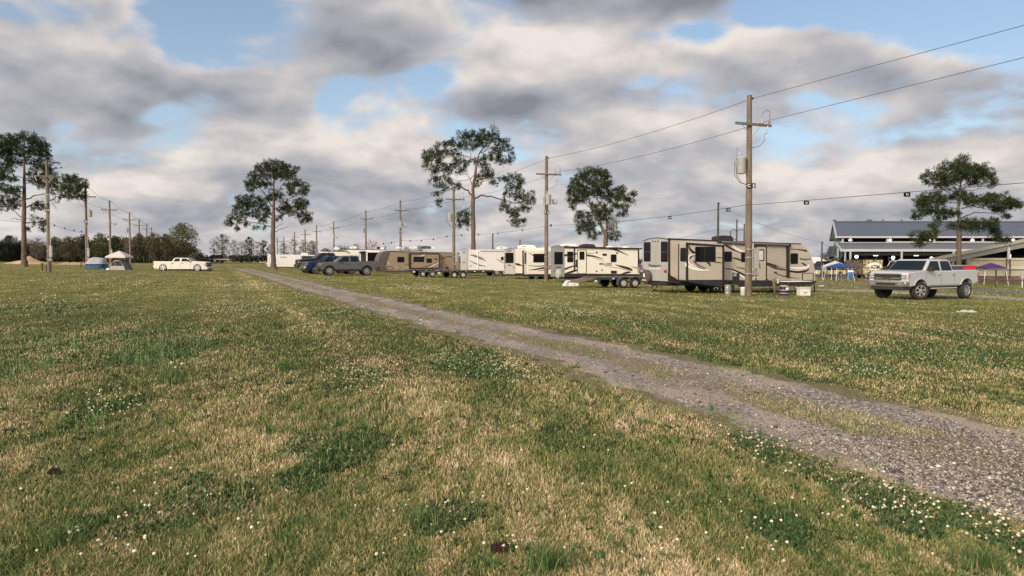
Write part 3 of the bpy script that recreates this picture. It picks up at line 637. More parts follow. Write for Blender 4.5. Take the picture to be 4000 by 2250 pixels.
pole('C8', 1565, 783, 105.6, 'utility pole marked C 8 with lamp rising behind the tan camper', GR, tx=2, num='C8', lamp=1, rad=.18)
pole('C9', 1430, 823, 130, 'utility pole marked C 9 rising behind the black screened camper', GR, tx=-1, num='C9', rad=.19)
pole('C10', 1305, 865, 165, 'utility pole with lamp rising behind the white sloped-front camper', GR, tx=2, lamp=1, rad=.2)
pole('C11', 1238, 880, 178, 'utility pole over the right end of the white cargo trailer', GR, tx=0, rad=.2)
for k, (px, pt, Y, lab) in enumerate([(1193, 896, 205, 'distant pole with white transformer, right of three over the cargo trailer'), (1152, 907, 225, 'distant pole with white transformer, middle one over the cargo trailer'),
        (1110, 925, 245, 'distant pale pole with crossarm, just right of the middle pine trunk'), (1084, 928, 262, 'farthest distant pole of the right row, close to the middle pine trunk')]):
    pole('C%d' % (12 + k), px, pt, Y, lab, GR, tx=2, rad=.24, arml=(-1.4, 1.5))
LL = ['utility pole marked C 29 in front of the large left pine', 'utility pole marked C 28 beside the blue tent', 'utility pole with lamp behind the white canopy', 'utility pole with bare crossarm right of the white canopy',
      'utility pole with pale transformer, fifth of the left row', 'utility pole sixth of the left row, before the brown wood', 'dark topped pole with white transformer, seventh of the left row']
for k, (px, pt, Y) in enumerate([(193, 625, 66), (341, 722, 90), (433, 783, 114), (510, 830, 145), (547, 856, 172), (576, 873, 195), (595, 888, 218)]):
    pole('L%d' % k, px, pt, Y, LL[k], GL, side=-1, tx=(2, 1, 2, -1, 2, 0, 2)[k], num=('C29', 'C28', None, None, None, None, None)[k], lamp=(1, 0, 1, 0, 0, 0, 0)[k], meter=1 if k < 3 else 0, rad=(.17, .18, .18, .19, .2, .2, .22)[k], near=k < 2, arml=(-1.15, 1.15))
for k, (px, pt, Y) in enumerate([(622, 912, 235), (639, 914, 245), (650, 922, 255), (521, 932, 170), (868, 935, 190), (983, 930, 200)]):
    pole('S%d' % k, px, pt, Y, ['pale short pole with white box, left of three before the round tree', 'pale short pole with white box, middle of three before the round tree', 'pale short pole with white box, right of three before the round tree',
        'thin bare pole right of the white canopy', 'pale thin pole before the bare trees, leftmost of two', 'pale thin pole with box left of the middle pine'][k], 'short far poles', tx=2 if k in (0, 1, 2, 5) else 0, arm=False, rad=.2 if k < 3 else .13)
# background poles on the right
pole('B0', 2803, 790, 95, 'dark bare pole with brackets behind the tan and black camper', 'far poles behind the campers', tx=0, arm=False, rad=.17)
pole('B1', 2876, 858, 105, 'slim dark pole with crossarm over the camper roof', 'far poles behind the campers', tx=0, rad=.14, arml=(-1.0, .9))
pole('B2', 2905, 874, 120, 'brown pole just left of the pole marked C 5', 'far poles behind the campers', tx=0, arm=False, rad=.15)
pole('B3', 2852, 902, 125, 'short dark pole with crossbar beside the black roof unit', 'far poles behind the campers', tx=0, rad=.12, arml=(-1.0, 1.0))
pole('B4', 3209, 943, 95, 'dark pole right of the nose of the tan and black camper', 'far poles behind the campers', tx=1, arm=False, rad=.12)
pole('B5', 1925, 912, 120, 'dark slim pole above the white corrugated camper', 'far poles behind the campers', tx=0, arm=False, rad=.15)
pole('B6', 2031, 935, 125, 'short dark pole beside a roof air conditioner', 'far poles behind the campers', tx=0, rad=.13, arml=(-1.1, .2), braces=False)
pole('B7', 1505, 961, 160, 'tiny far pole with crossbar above the tan camper', 'far poles behind the campers', tx=0, rad=.15, arml=(-1.7, 1.7), braces=False)
# ---------------------------------------------------------------- overhead lines
def cable(name, label, pts, sag, r=.012, group='overhead power lines'):
    P = []
    for a_, b_ in zip(pts, pts[1:]):
        a_, b_ = Vector(a_), Vector(b_)
        for k in range(14): t = k / 14; P.append(a_.lerp(b_, t) - Vector((0, 0, 4 * sag * t * (1 - t))))
    P.append(Vector(pts[-1])); r_ = [max(r, .00016 * p.y) for p in P]
    return tag(MB().tube(P, r_, 5).build(name, wirem), label, 'cable', group)
p5 = POLES['C5']; off = Vector((22.75, -56.5, -.3)) * .42
cable('power_line', 'upper power line running right from the top of pole C 5', [p5['top'], W(4100, 72, 23.2), W(5400, -260, 15)], .0, .011)
cable('power_line', 'lower power line running right from the crossarm of pole C 5', [p5['arm'], W(4100, 200, 23.4), W(5400, -120, 15)], .0, .011)
C = ['C5', 'C6', 'C7', 'C8', 'C9', 'C10', 'C11', 'C12', 'C13', 'C14']
nm = ['C 5', 'C 6', 'C 7', 'C 8', 'C 9', 'the tenth pole', 'the eleventh pole', 'the twelfth pole', 'the thirteenth pole', 'the fourteenth pole']
for i in range(6):
    a_, b_ = POLES[C[i]], POLES[C[i + 1]]
    cable('power_line', 'top power line between pole %s and pole %s' % (nm[i], nm[i + 1]) if i < 4 else 'top line from %s to %s, right row' % (nm[i], nm[i + 1]), [a_['top'], b_['top']], .28)
    cable('power_line', 'lower power line at crossarm height between %s and %s' % (nm[i], nm[i + 1]), [a_['arm'], b_['arm']], .28)
for i in range(6):
    a_, b_ = POLES['L%d' % i], POLES['L%d' % (i + 1)]; nn_ = ['first', 'second', 'third', 'fourth', 'fifth', 'sixth', 'seventh']
    cable('power_line', 'top line from the %s to the %s pole of the left row' % (nn_[i], nn_[i + 1]), [a_['top'], b_['top']], .35)
    if i < 4: cable('power_line', 'crossarm line from the %s to the %s pole of the left row' % (nn_[i], nn_[i + 1]), [a_['arm'], b_['arm']], .3)
cable('power_line', 'left edge line coming in to the pole marked C 29', [W(-300, 420, 48), POLES['L0']['top']], .2)
S5 = W(2900, 803, 36.6); S6 = W(2150, 880, 58.8); S7 = W(1772, 918, 81.8); S8 = W(1566, 939, 105.4); S9 = W(1430, 960, 129)
SR = W(4100, 706, 24); SRR = W(5200, 600, 16)
cable('sign_line', 'low line of numbered signs right of pole C 5', [S5, SR, SRR], .0, .012, 'low lines carrying site number signs')
for a_, b_, l_ in ((S5, S6, 'low line of numbered signs between pole C 5 and pole C 6'), (S6, S7, 'low line of small numbered signs between pole C 6 and pole C 7'), (S7, S8, 'low line of tiny signs between pole C 7 and pole C 8'), (S8, S9, 'low line of tiny signs left of pole C 8')):
    cable('sign_line', l_, [a_, b_], .22, .012, 'low lines carrying site number signs')
L0s = W(195, 872, 65.8); L1s = W(340, 909, 89.8)
cable('sign_line', 'low line of tiny signs between the first two left poles', [L0s, L1s], .2, .012, 'low lines carrying site number signs')
cable('sign_line', 'low line left of the pole marked C 29', [W(-250, 820, 50), L0s], .2, .012, 'low lines carrying site number signs')
cable('service_line', 'slack line from behind pole C 5 down to the right horizon', [W(2803, 800, 95), W(3209, 948, 95), W(3290, 955, 120)], .5, .015)
cable('service_line', 'thin line falling left from the dark bare pole', [W(2803, 893, 95), W(2500, 948, 120), W(2050, 975, 150)], .4, .015)
cable('service_line', 'dark line rising right across the barn roof', [W(3290, 955, 112), W(3600, 958, 100), W(3790, 925, 92), W(4200, 835, 75)], .0, .015)
def sign(px, py, Y, num, wpx, hpx, lab):
    p = W(px, py, Y); wd = wpx / FOC * Y / 2; h = hpx / FOC * Y / 2; t = thing('number_sign', lab, 'sign', p, R(8), 'numbered site signs hanging on the low line')
    MB().xz(rrect(-wd, -h, wd, h, min(wd, h) * .25), -.012, .012).build('board', M('sign_board', (.010, .014, .016), .9, spec=.1), t)
    MB().tube([(0, 0, h), (0, 0, h + .05)], .01, 4).build('hanger', wirem, t)
    if num and num != '100': textmesh('numeral', num, MATS['sign_white'], Matrix(((1, 0, 0, 0), (0, 0, -1, -.016), (0, 1, 0, 0), (0, 0, 0, 1))), None, h * (.95 if wpx > 12 else .55), t, .003, .0)
def on(a_, b_, px):
    # depth where the chord between two points crosses this bearing
    u = (px - 2000) / FOC; t = (a_.x - u * a_.y) / ((a_.x - u * a_.y) - (b_.x - u * b_.y)); return a_.y + (b_.y - a_.y) * t
for px, py, num, w_, h_, a_, b_ in ((3543, 760, '91', 27, 17, S5, SR), (3150, 792, '92', 21, 15, S5, SR), (2845, 820, '93', 16, 13, S5, S6), (2617, 850, '94', 13, 12, S5, S6)):
    sign(px, py, on(a_, b_, px), num, w_, h_, 'black site sign numbered %s on the low line' % num)
for px, py, num, a_, b_, lab in ((2340, 868, '95', S5, S6, 'small black sign against the vine-hung pine'), (2152, 881, '96', S6, S7, 'small black sign just right of pole C 6'), (2040, 899, '97', S6, S7, 'small black sign left of pole C 6'), (1945, 913, '98', S6, S7, 'small black sign between pole C 6 and the tallest pine'),
        (1869, 917, '99', S6, S7, 'small black sign just right of the tallest pine trunk'), (1803, 919, '100', S6, S7, 'small black sign between pole C 7 and the tallest pine'), (1745, 924, '', S7, S8, 'small black sign left of pole C 7'),
        (1693, 935, '', S7, S8, 'tiny black sign, second left of pole C 7'), (1646, 940, '', S7, S8, 'tiny black sign, third left of pole C 7'), (1603, 942, '', S7, S8, 'tiny black sign just right of pole C 8'),
        (1529, 948, '', S8, S9, 'tiny black sign just left of pole C 8'), (1498, 952, '', S8, S9, 'tiny black sign, second left of pole C 8'),
        (213, 881, '', L0s, L1s, 'tiny black sign nearest the pole marked C 29'), (254, 892, '', L0s, L1s, 'tiny black sign, second between the left poles'), (289, 900, '', L0s, L1s, 'tiny black sign, third between the left poles'), (318, 905, '', L0s, L1s, 'tiny black sign nearest the pole marked C 28')):
    sign(px, py, on(a_, b_, px), num, 8 if px > 2100 else 4.6, 9 if px > 2000 else 6.2, lab)
# ---------------------------------------------------------------- pines
bark = Mwood('pine_bark', (.098, .07, .058), (6, 6, 1.5)); bark2 = Mwood('pine_limb', (.075, .055, .045), (5, 5, 5))
def leafmat(name, stops, tr=.15):
    m = bpy.data.materials.new(name); m.use_nodes = True; MATS[name] = m; a = NT(m.node_tree); b = m.node_tree.nodes['Principled BSDF']
    v = a.n('ShaderNodeAttribute', attribute_name='rnd').outputs['Fac']; c_ = a.ramp(v, stops); a.put(b.inputs['Base Color'], c_); b.inputs['Roughness'].default_value = .7; b.inputs['Specular IOR Level'].default_value = .2
    t_ = a.n('ShaderNodeBsdfTranslucent'); a.put(t_.inputs[0], c_); mx = a.n('ShaderNodeMixShader'); mx.inputs[0].default_value = tr
    m.node_tree.links.new(b.outputs[0], mx.inputs[1]); m.node_tree.links.new(t_.outputs[0], mx.inputs[2]); m.node_tree.links.new(mx.outputs[0], m.node_tree.nodes['Material Output'].inputs[0]); return m
pineleaf = leafmat('pine_needles', [(0, (.015, .025, .011)), (.5, (.034, .052, .018)), (.85, (.075, .098, .030)), (1, (.14, .15, .05))])
def pine(name_lab, px, Y, zf, sc, trunk, tw, limbs, blobs_, dens=1.0, dead=None, needle=.37, tufts_n=34):
    b0 = base(px, Y); t = thing('pine_tree', name_lab, 'pine tree', b0, 0, 'tall pines of the field')
    mpp = Y / FOC / sc            # metres per traced unit
    def w(a_, b_, dy=0.0): return W(*zf(a_, b_), Y + dy) - b0
    P = [w(*p) for p in trunk]; P[0].z = min(P[0].z, -.1); rd_ = [x_ * mpp / 2 for x_ in tw]
    if P[0].z > -.05: P[0].z = -.1
    PP, RR = [P[0]], [rd_[0]]
    for i in range(len(P) - 1):
        for k in range(1, 5):
            f_ = k / 4; q_ = P[i].lerp(P[i + 1], f_); PP.append(q_ + Vector((rng.normal(), rng.normal(), 0)) * (.02 if k < 4 else 0)); RR.append((rd_[i] * (1 - f_) + rd_[i + 1] * f_) * (1 + .05 * rng.normal()))
    MB().tube(PP, RR, 12).build('trunk', bark, t, smooth=60)
    cx = sum(q_[0] for q_ in blobs_) / len(blobs_)
    nodes = [Vector(p) for p in PP[len(PP) // 3:]]; lm = MB(); ext = 70 * 1.0
    for L in limbs:
        wd = L[0]; pts = L[1:]; dz = rng.uniform(-.55, .55) * abs(pts[-1][0] - pts[0][0]) * mpp; Q = []
        for i in range(len(pts) - 1):
            for k in range(5):
                f_ = (i + k / 5) / (len(pts) - 1); a_ = pts[i][0] + (pts[i + 1][0] - pts[i][0]) * k / 5; b_ = pts[i][1] + (pts[i + 1][1] - pts[i][1]) * k / 5
                Q.append(w(a_ + rng.normal() * 3 * min(1, i + k), b_ + rng.normal() * 3 * min(1, i + k), dz * f_))
        Q.append(w(*pts[-1], dz)); n_ = len(Q); lm.tube(Q, [wd * mpp / 2 * (1 - .75 * i / n_) for i in range(n_)], 6); nodes += Q
    NA = np.array([v[:] for v in nodes]); tc_ = []
    for (ex, ey, rx, ry) in blobs_:
        if rx > 1e3: continue
        c0 = w(ex, ey); NAd = NA - np.array(c0[:]); k = int(np.argmin(NAd[:, 0] ** 2 + NAd[:, 2] ** 2)); dy = NA[k, 1] + rng.uniform(-1, 1) * rx * mpp * .9
        cc = w(ex, ey, dy); k = int(np.argmin(((NA - np.array(cc[:])) ** 2).sum(1))); s0 = Vector(NA[k])
        mid_ = (s0 + cc) / 2 + Vector((0, 0, -.08)); lm.tube([s0, mid_, cc], [max(.03, .02 * (cc - s0).length), .03, .02], 4)
        A_, B_ = rx * mpp, ry * mpp; A_ *= 1.38; B_ *= 1.5; n_ = max(4, int(dens * 6.6 * (A_ * B_) / (needle * .75) ** 2 / 3.0 + 3))
        for i in range(n_):
            th = rng.uniform(0, 6.28); rr_ = rng.random() ** .42; zz_ = rng.uniform(-1, 1); hr = math.sqrt(max(0, 1 - zz_ * zz_))
            p = cc + Vector((A_ * rr_ * hr * math.cos(th), A_ * .85 * rr_ * hr * math.sin(th), B_ * rr_ * zz_)); tc_.append(p)
            if rng.random() < .45: lm.tube([cc.lerp(p, .1), p + (cc - p) * .35 + Vector((0, 0, -.07)), p], [.022, .018, .012], 3, False)
    lm.build('branches', bark2, t)
    T = np.array([p[:] for p in tc_]); n_ = len(T); K = tufts_n
    dirs = rng.normal(size=(n_, K, 3)); dirs[..., 2] += .35; dirs /= np.linalg.norm(dirs, axis=2, keepdims=True); ln = needle * rng.uniform(.6, 1.15, (n_, K, 1)) * (1 + .35 * rng.normal(size=(n_, 1, 1))).clip(.5, 1.6)
    sd_ = np.cross(dirs, rng.normal(size=(n_, K, 3))); sd_ /= np.linalg.norm(sd_, axis=2, keepdims=True); wd_ = needle * .062
    c_ = T[:, None]; V = np.stack([c_ + dirs * ln * .1 - sd_ * wd_ * .4, c_ + dirs * ln * .6 - sd_ * wd_, c_ + dirs * ln, c_ + dirs * ln * .6 + sd_ * wd_], 2).reshape(-1, 3)
    r_ = np.clip(rng.normal(.45, .2, n_), 0, 1); rnd = np.repeat(np.clip(np.repeat(r_, K) + rng.normal(0, .1, n_ * K), 0, 1), 4)
    fastmesh('crown', V, np.arange(len(V)), 4, pineleaf, {'rnd': rnd}, t)
    if dead:
        ex, ey, rx, ry = dead; m = MB()
        for i in range(120):
            p = w(ex + rng.normal() * rx * .35, ey - ry * .4 + rng.normal() * ry * .4, rng.normal() * rx * mpp * .4); a_ = rng.uniform(-1, 1)
            m.tube([p, p + Vector((a_ * .25, rng.normal() * .1, .1)), p + Vector((a_ * .55, rng.normal() * .2, -.15)), p + Vector((a_ * .6, 0, -.5 - .5 * rng.random()))], [.02, .016, .012, .008], 3, False)
        m.build('hanging_vines', M('dead_vine', (.17, .11, .08), .9, var=.4), t)
    return t
pine('tall pine with broad spreading crown at the left edge, behind pole C 29', 93, 90, Zf(0, 500, 2.229), 2.229,
  [(214, 1214), (210, 1150), (209, 1050), (208, 900), (210, 700), (212, 550), (212, 350), (210, 200), (215, 110)], [66, 44, 40, 36, 34, 26, 18, 11, 5],
  [(13, (212, 690), (330, 640), (450, 630), (600, 600), (680, 620)), (12, (230, 620), (300, 590), (400, 570), (500, 530), (620, 480)), (9, (210, 560), (100, 530), (0, 500)), (10, (190, 680), (100, 670), (20, 690)), (9, (190, 780), (100, 710)),
   (8, (190, 800), (140, 790), (85, 790)), (9, (225, 830), (270, 820), (325, 815)), (6, (270, 822), (325, 830), (380, 855)), (8, (215, 430), (130, 420), (30, 390)), (8, (215, 400), (300, 350), (380, 330)), (7, (212, 330), (100, 290)),
   (7, (213, 300), (320, 240), (400, 220)), (8, (215, 480), (340, 470), (450, 470)), (5, (450, 640), (480, 690), (510, 735)), (5, (225, 790), (260, 785), (290, 783)), (6, (212, 250), (140, 200), (90, 150)), (6, (212, 220), (280, 150), (320, 120))],
  [(220, 90, 70, 40), (130, 110, 60, 40), (60, 110, 60, 40), (300, 110, 60, 40), (200, 160, 150, 45), (70, 190, 80, 45), (340, 170, 60, 40), (390, 190, 45, 40), (290, 230, 80, 35), (140, 235, 100, 35), (50, 270, 80, 35), (430, 260, 25, 20), (-30, 150, 80, 60),
   (380, 230, 40, 30), (180, 295, 90, 25), (40, 340, 70, 35), (-40, 380, 80, 60), (20, 420, 70, 45), (330, 330, 50, 45), (420, 350, 80, 45), (370, 400, 80, 45), (300, 440, 60, 35), (100, 440, 50, 25), (60, 540, 80, 35), (140, 560, 55, 35), (-30, 500, 60, 40),
   (30, 620, 60, 45), (130, 640, 70, 35), (60, 690, 90, 25), (360, 480, 60, 35), (470, 490, 80, 45), (560, 460, 80, 45), (650, 450, 60, 40), (700, 490, 50, 35), (600, 530, 80, 35), (680, 560, 65, 25), (520, 580, 60, 35), (640, 600, 60, 22), (720, 600, 25, 18),
   (350, 670, 22, 14), (380, 700, 18, 12), (310, 700, 35, 20), (300, 800, 28, 20), (390, 800, 30, 28), (340, 840, 36, 24), (370, 880, 24, 18), (250, 880, 13, 15), (310, 660, 25, 12)])
pine('isolated pine with rounded crown beside the track, left of centre', 1070, 95, Zf(800, 600, 2.734), 2.734,
  [(741, 1238), (732, 1180), (730, 1100), (728, 900), (730, 750), (735, 620), (738, 480), (735, 350), (738, 200), (740, 110)], [78, 56, 50, 46, 44, 34, 24, 18, 10, 5],
  [(14, (725, 790), (600, 750), (480, 735), (350, 740), (290, 760)), (15, (755, 710), (830, 650), (930, 620), (1050, 650), (1100, 700)), (13, (760, 600), (830, 520), (930, 470), (1040, 420)), (12, (725, 640), (620, 590), (540, 560), (420, 560)),
   (12, (720, 570), (640, 430), (560, 330), (500, 280)), (11, (745, 480), (800, 380), (850, 300), (900, 250)), (9, (730, 400), (670, 300), (640, 220)), (9, (750, 835), (830, 795), (900, 780)), (11, (725, 700), (640, 650), (500, 620), (380, 660)),
   (7, (735, 350), (700, 250), (690, 180)), (7, (740, 320), (790, 230), (800, 170)), (8, (700, 500), (620, 420), (520, 370)), (8, (830, 520), (900, 500), (1000, 510)), (7, (740, 800), (830, 740), (820, 690))],
  [(740, 110, 90, 38), (740, 170, 150, 50), (620, 160, 60, 45), (860, 160, 70, 45), (960, 210, 50, 45), (880, 240, 90, 45), (740, 240, 120, 40), (600, 240, 80, 45), (510, 260, 60, 45), (470, 330, 40, 45), (560, 320, 70, 40), (490, 380, 35, 28), (660, 330, 70, 30),
   (980, 330, 70, 35), (900, 360, 60, 40), (1040, 380, 60, 45), (950, 420, 60, 32), (1080, 410, 35, 28), (740, 430, 60, 30), (820, 470, 50, 32), (700, 480, 50, 25), (1020, 520, 70, 40), (940, 560, 80, 42), (1070, 560, 45, 38), (870, 580, 55, 35), (390, 490, 60, 38),
   (480, 480, 70, 38), (570, 500, 65, 42), (350, 560, 50, 38), (430, 550, 60, 42), (520, 570, 60, 38), (620, 590, 55, 40), (350, 630, 48, 35), (440, 640, 60, 32), (540, 650, 50, 25), (290, 700, 55, 28), (270, 760, 45, 25), (370, 700, 50, 30), (350, 800, 30, 24),
   (450, 750, 45, 18), (540, 790, 16, 14), (660, 620, 45, 45), (620, 700, 50, 32), (900, 640, 60, 22), (1000, 650, 50, 32), (1080, 660, 50, 32), (1110, 710, 30, 26), (1060, 725, 45, 20), (800, 600, 45, 22), (800, 690, 40, 22), (640, 790, 30, 16)], dens=1.05)
pine('tallest pine with a gnarled leaning crown, behind the campers at centre', 1848, 88, Zf(1450, 480, 2.2286), 2.2286,
  [(888, 1270), (888, 1095), (889, 900), (886, 760), (887, 660), (886, 560), (905, 450), (920, 350), (940, 270), (1000, 180), (1040, 110)], [44, 38, 37, 34, 32, 26, 22, 18, 14, 8, 4],
  [(18, (885, 640), (840, 590), (720, 530), (640, 450), (600, 380)), (17, (900, 660), (960, 630), (1050, 640), (1150, 670), (1250, 700), (1330, 690)), (11, (905, 500), (1000, 480), (1100, 480), (1200, 520)), (9, (880, 545), (860, 480), (800, 430)),
   (11, (920, 340), (850, 300), (700, 250), (560, 260)), (10, (960, 260), (1050, 220), (1150, 180)), (9, (880, 670), (860, 730), (850, 780), (800, 830)), (9, (1150, 670), (1220, 760), (1270, 850)), (7, (720, 530), (660, 560), (620, 620), (600, 700)),
   (7, (720, 500), (620, 420), (520, 380)), (7, (900, 460), (830, 500), (770, 500)), (7, (930, 320), (1020, 310), (1120, 320)), (6, (870, 300), (850, 200), (860, 140)), (6, (1250, 700), (1350, 670), (1400, 650))],
  [(1040, 100, 60, 45), (950, 110, 60, 45), (860, 120, 60, 45), (790, 110, 36, 34), (990, 170, 70, 32), (880, 190, 75, 38), (760, 190, 80, 42), (660, 180, 50, 36), (570, 230, 50, 42), (500, 270, 40, 36), (460, 340, 28, 44), (530, 320, 60, 34), (620, 270, 65, 36),
   (720, 270, 50, 26), (1080, 160, 36, 52), (1150, 180, 48, 32), (1190, 240, 45, 42), (1110, 260, 55, 32), (1210, 320, 32, 32), (1120, 320, 65, 30), (1040, 300, 55, 30), (960, 330, 50, 32), (620, 380, 80, 42), (540, 410, 36, 34), (540, 480, 32, 34), (680, 410, 55, 34),
   (760, 350, 46, 36), (820, 360, 45, 32), (780, 410, 45, 26), (640, 490, 55, 22), (620, 560, 55, 32), (560, 620, 36, 18), (600, 700, 24, 28), (730, 560, 45, 30), (1000, 400, 46, 38), (1040, 450, 55, 24), (1060, 520, 40, 15), (930, 540, 26, 24), (970, 470, 55, 22),
   (1150, 500, 46, 24), (1220, 480, 55, 24), (1290, 500, 36, 32), (1230, 550, 55, 32), (1300, 570, 36, 34), (1170, 620, 34, 24), (1270, 640, 55, 32), (1350, 670, 55, 36), (1400, 650, 24, 42), (1170, 730, 44, 40), (1240, 780, 55, 42), (1330, 750, 55, 32), (1260, 860, 44, 38),
   (1330, 850, 26, 26), (770, 810, 36, 20), (830, 800, 36, 32), (770, 880, 36, 32), (840, 880, 34, 42)], dens=.95)
pine('shorter pine hung with dead vines, behind the cream camper', 2368, 82, Zf(2180, 620, 2.154), 2.154,
  [(402, 900), (400, 735), (402, 640), (365, 570), (320, 470), (270, 380), (250, 330)], [42, 38, 36, 24, 20, 12, 7],
  [(18, (402, 640), (410, 520), (400, 430), (330, 350), (300, 290)), (9, (320, 470), (240, 380), (150, 340)), (8, (400, 430), (480, 380), (560, 330), (630, 310)), (7, (360, 560), (280, 560), (220, 560)), (8, (400, 430), (360, 330), (350, 250)), (7, (270, 380), (190, 330), (130, 280)),
   (6, (410, 520), (450, 450), (530, 420)), (6, (300, 290), (240, 220), (220, 160)), (6, (340, 500), (260, 470), (190, 480)), (7, (330, 350), (350, 220), (380, 150))],
  [(200, 140, 46, 34), (290, 110, 55, 30), (350, 130, 55, 44), (410, 150, 34, 42), (150, 210, 55, 42), (240, 190, 80, 44), (330, 210, 80, 44), (400, 230, 40, 42), (110, 260, 30, 34), (180, 280, 75, 42), (280, 290, 65, 34), (120, 350, 40, 34), (190, 350, 55, 34), (350, 300, 45, 34),
   (130, 410, 24, 16), (480, 290, 45, 34), (540, 270, 40, 30), (550, 320, 55, 34), (430, 340, 55, 30), (640, 310, 26, 22), (600, 360, 34, 20), (500, 390, 55, 34), (560, 420, 28, 32), (530, 470, 44, 14), (330, 400, 55, 34), (350, 460, 55, 50), (410, 440, 40, 34), (380, 510, 50, 34),
   (170, 470, 34, 24), (250, 480, 52, 28), (190, 540, 44, 32), (270, 550, 50, 32), (210, 590, 44, 26), (290, 600, 34, 24), (290, 650, 34, 24), (180, 620, 16, 20), (490, 650, 34, 26), (450, 670, 24, 15), (350, 630, 12, 8), (430, 620, 36, 30)], dens=1.15, dead=(460, 570, 70, 80), needle=.33)
pine('broad pine with long level branches in front of the barn roofs', 3745, 62, Zf(3500, 580, 2.898), 2.898,
  [(712, 1600), (712, 1340), (712, 1150), (716, 1000), (712, 900), (705, 700), (715, 560), (730, 400), (760, 250), (790, 150)], [62, 55, 54, 52, 42, 32, 26, 18, 10, 5],
  [(18, (712, 925), (600, 910), (470, 950), (330, 1030)), (12, (705, 840), (600, 830), (500, 830)), (18, (735, 790), (900, 720), (1150, 740)), (15, (735, 680), (850, 650), (1000, 680), (1200, 640)), (11, (705, 620), (560, 600), (400, 610)), (10, (700, 690), (560, 650)),
   (11, (710, 560), (580, 490), (420, 400)), (10, (725, 480), (900, 470), (1060, 430)), (10, (730, 430), (850, 370), (960, 320)), (9, (720, 430), (560, 330)), (12, (740, 880), (950, 880), (1080, 960), (1180, 1040)), (7, (1200, 640), (1300, 630), (1380, 640)), (7, (1150, 740), (1200, 780), (1270, 800)),
   (8, (740, 300), (640, 220)), (8, (755, 280), (880, 250), (1000, 250)), (9, (705, 730), (500, 720), (280, 740)), (7, (400, 610), (300, 610), (230, 600))],
  [(790, 190, 90, 75), (600, 230, 90, 70), (420, 330, 95, 80), (560, 400, 85, 60), (700, 300, 130, 70), (860, 270, 110, 62), (1010, 280, 75, 80), (1080, 380, 46, 52), (880, 380, 95, 42), (380, 560, 100, 52), (260, 620, 75, 42), (500, 590, 75, 50), (430, 700, 120, 42), (270, 740, 75, 42),
   (600, 740, 100, 32), (500, 790, 75, 25), (780, 560, 62, 50), (870, 600, 62, 42), (1020, 590, 105, 48), (1170, 600, 120, 60), (1290, 640, 85, 42), (1370, 640, 36, 36), (1060, 550, 55, 32), (1250, 770, 42, 20), (800, 870, 85, 50), (900, 880, 85, 50), (1040, 860, 95, 50), (1120, 950, 72, 50),
   (1200, 1040, 72, 32), (430, 930, 55, 60), (300, 1000, 105, 50), (250, 1080, 52, 32), (620, 870, 36, 24), (740, 500, 52, 42), (660, 560, 50, 30), (1160, 700, 60, 25)], dens=1.7, needle=.30)
# ---------------------------------------------------------------- far trees
twig = M('twig_bark', (.12, .10, .085), .9, var=.3, scale=3); ptrunk = M('pale_trunk', (.25, .22, .19), .9, var=.3, scale=2)
GREENS = {'olive': leafmat('leaf_olive', [(0, (.045, .055, .022)), (.5, (.085, .10, .035)), (1, (.17, .18, .06))]), 'dark': leafmat('leaf_dark', [(0, (.018, .028, .016)), (.6, (.035, .048, .025)), (1, (.07, .08, .04))]),
    'brown': leafmat('leaf_brown', [(0, (.05, .042, .028)), (.5, (.10, .082, .05)), (.75, (.12, .125, .05)), (1, (.19, .16, .10))]), 'bare': leafmat('twig_grey', [(0, (.11, .095, .085)), (.6, (.20, .17, .15)), (1, (.30, .25, .21))]), 'pink': leafmat('twig_pink', [(0, (.20, .12, .09)), (.6, (.33, .21, .16)), (1, (.42, .28, .2))])}
def leafcloud(C_, S_, n, size, seedshape=None):
    """n leaf quads scattered in lumps centred at C_ with radii S_"""
    k = rng.integers(0, len(C_), n); d = rng.normal(size=(n, 3)); d /= np.linalg.norm(d, axis=1, keepdims=True); p = C_[k] + d * S_[k] * (rng.random((n, 1)) ** .35)
    a_ = rng.normal(size=(n, 3)); a_ /= np.linalg.norm(a_, axis=1, keepdims=True); b_ = np.cross(a_, rng.normal(size=(n, 3))); b_ /= np.linalg.norm(b_, axis=1, keepdims=True); s = size * rng.uniform(.5, 1.3, (n, 1))
    return np.stack([p - a_ * s, p + b_ * s * .45, p + a_ * s, p - b_ * s * .45], 1), k
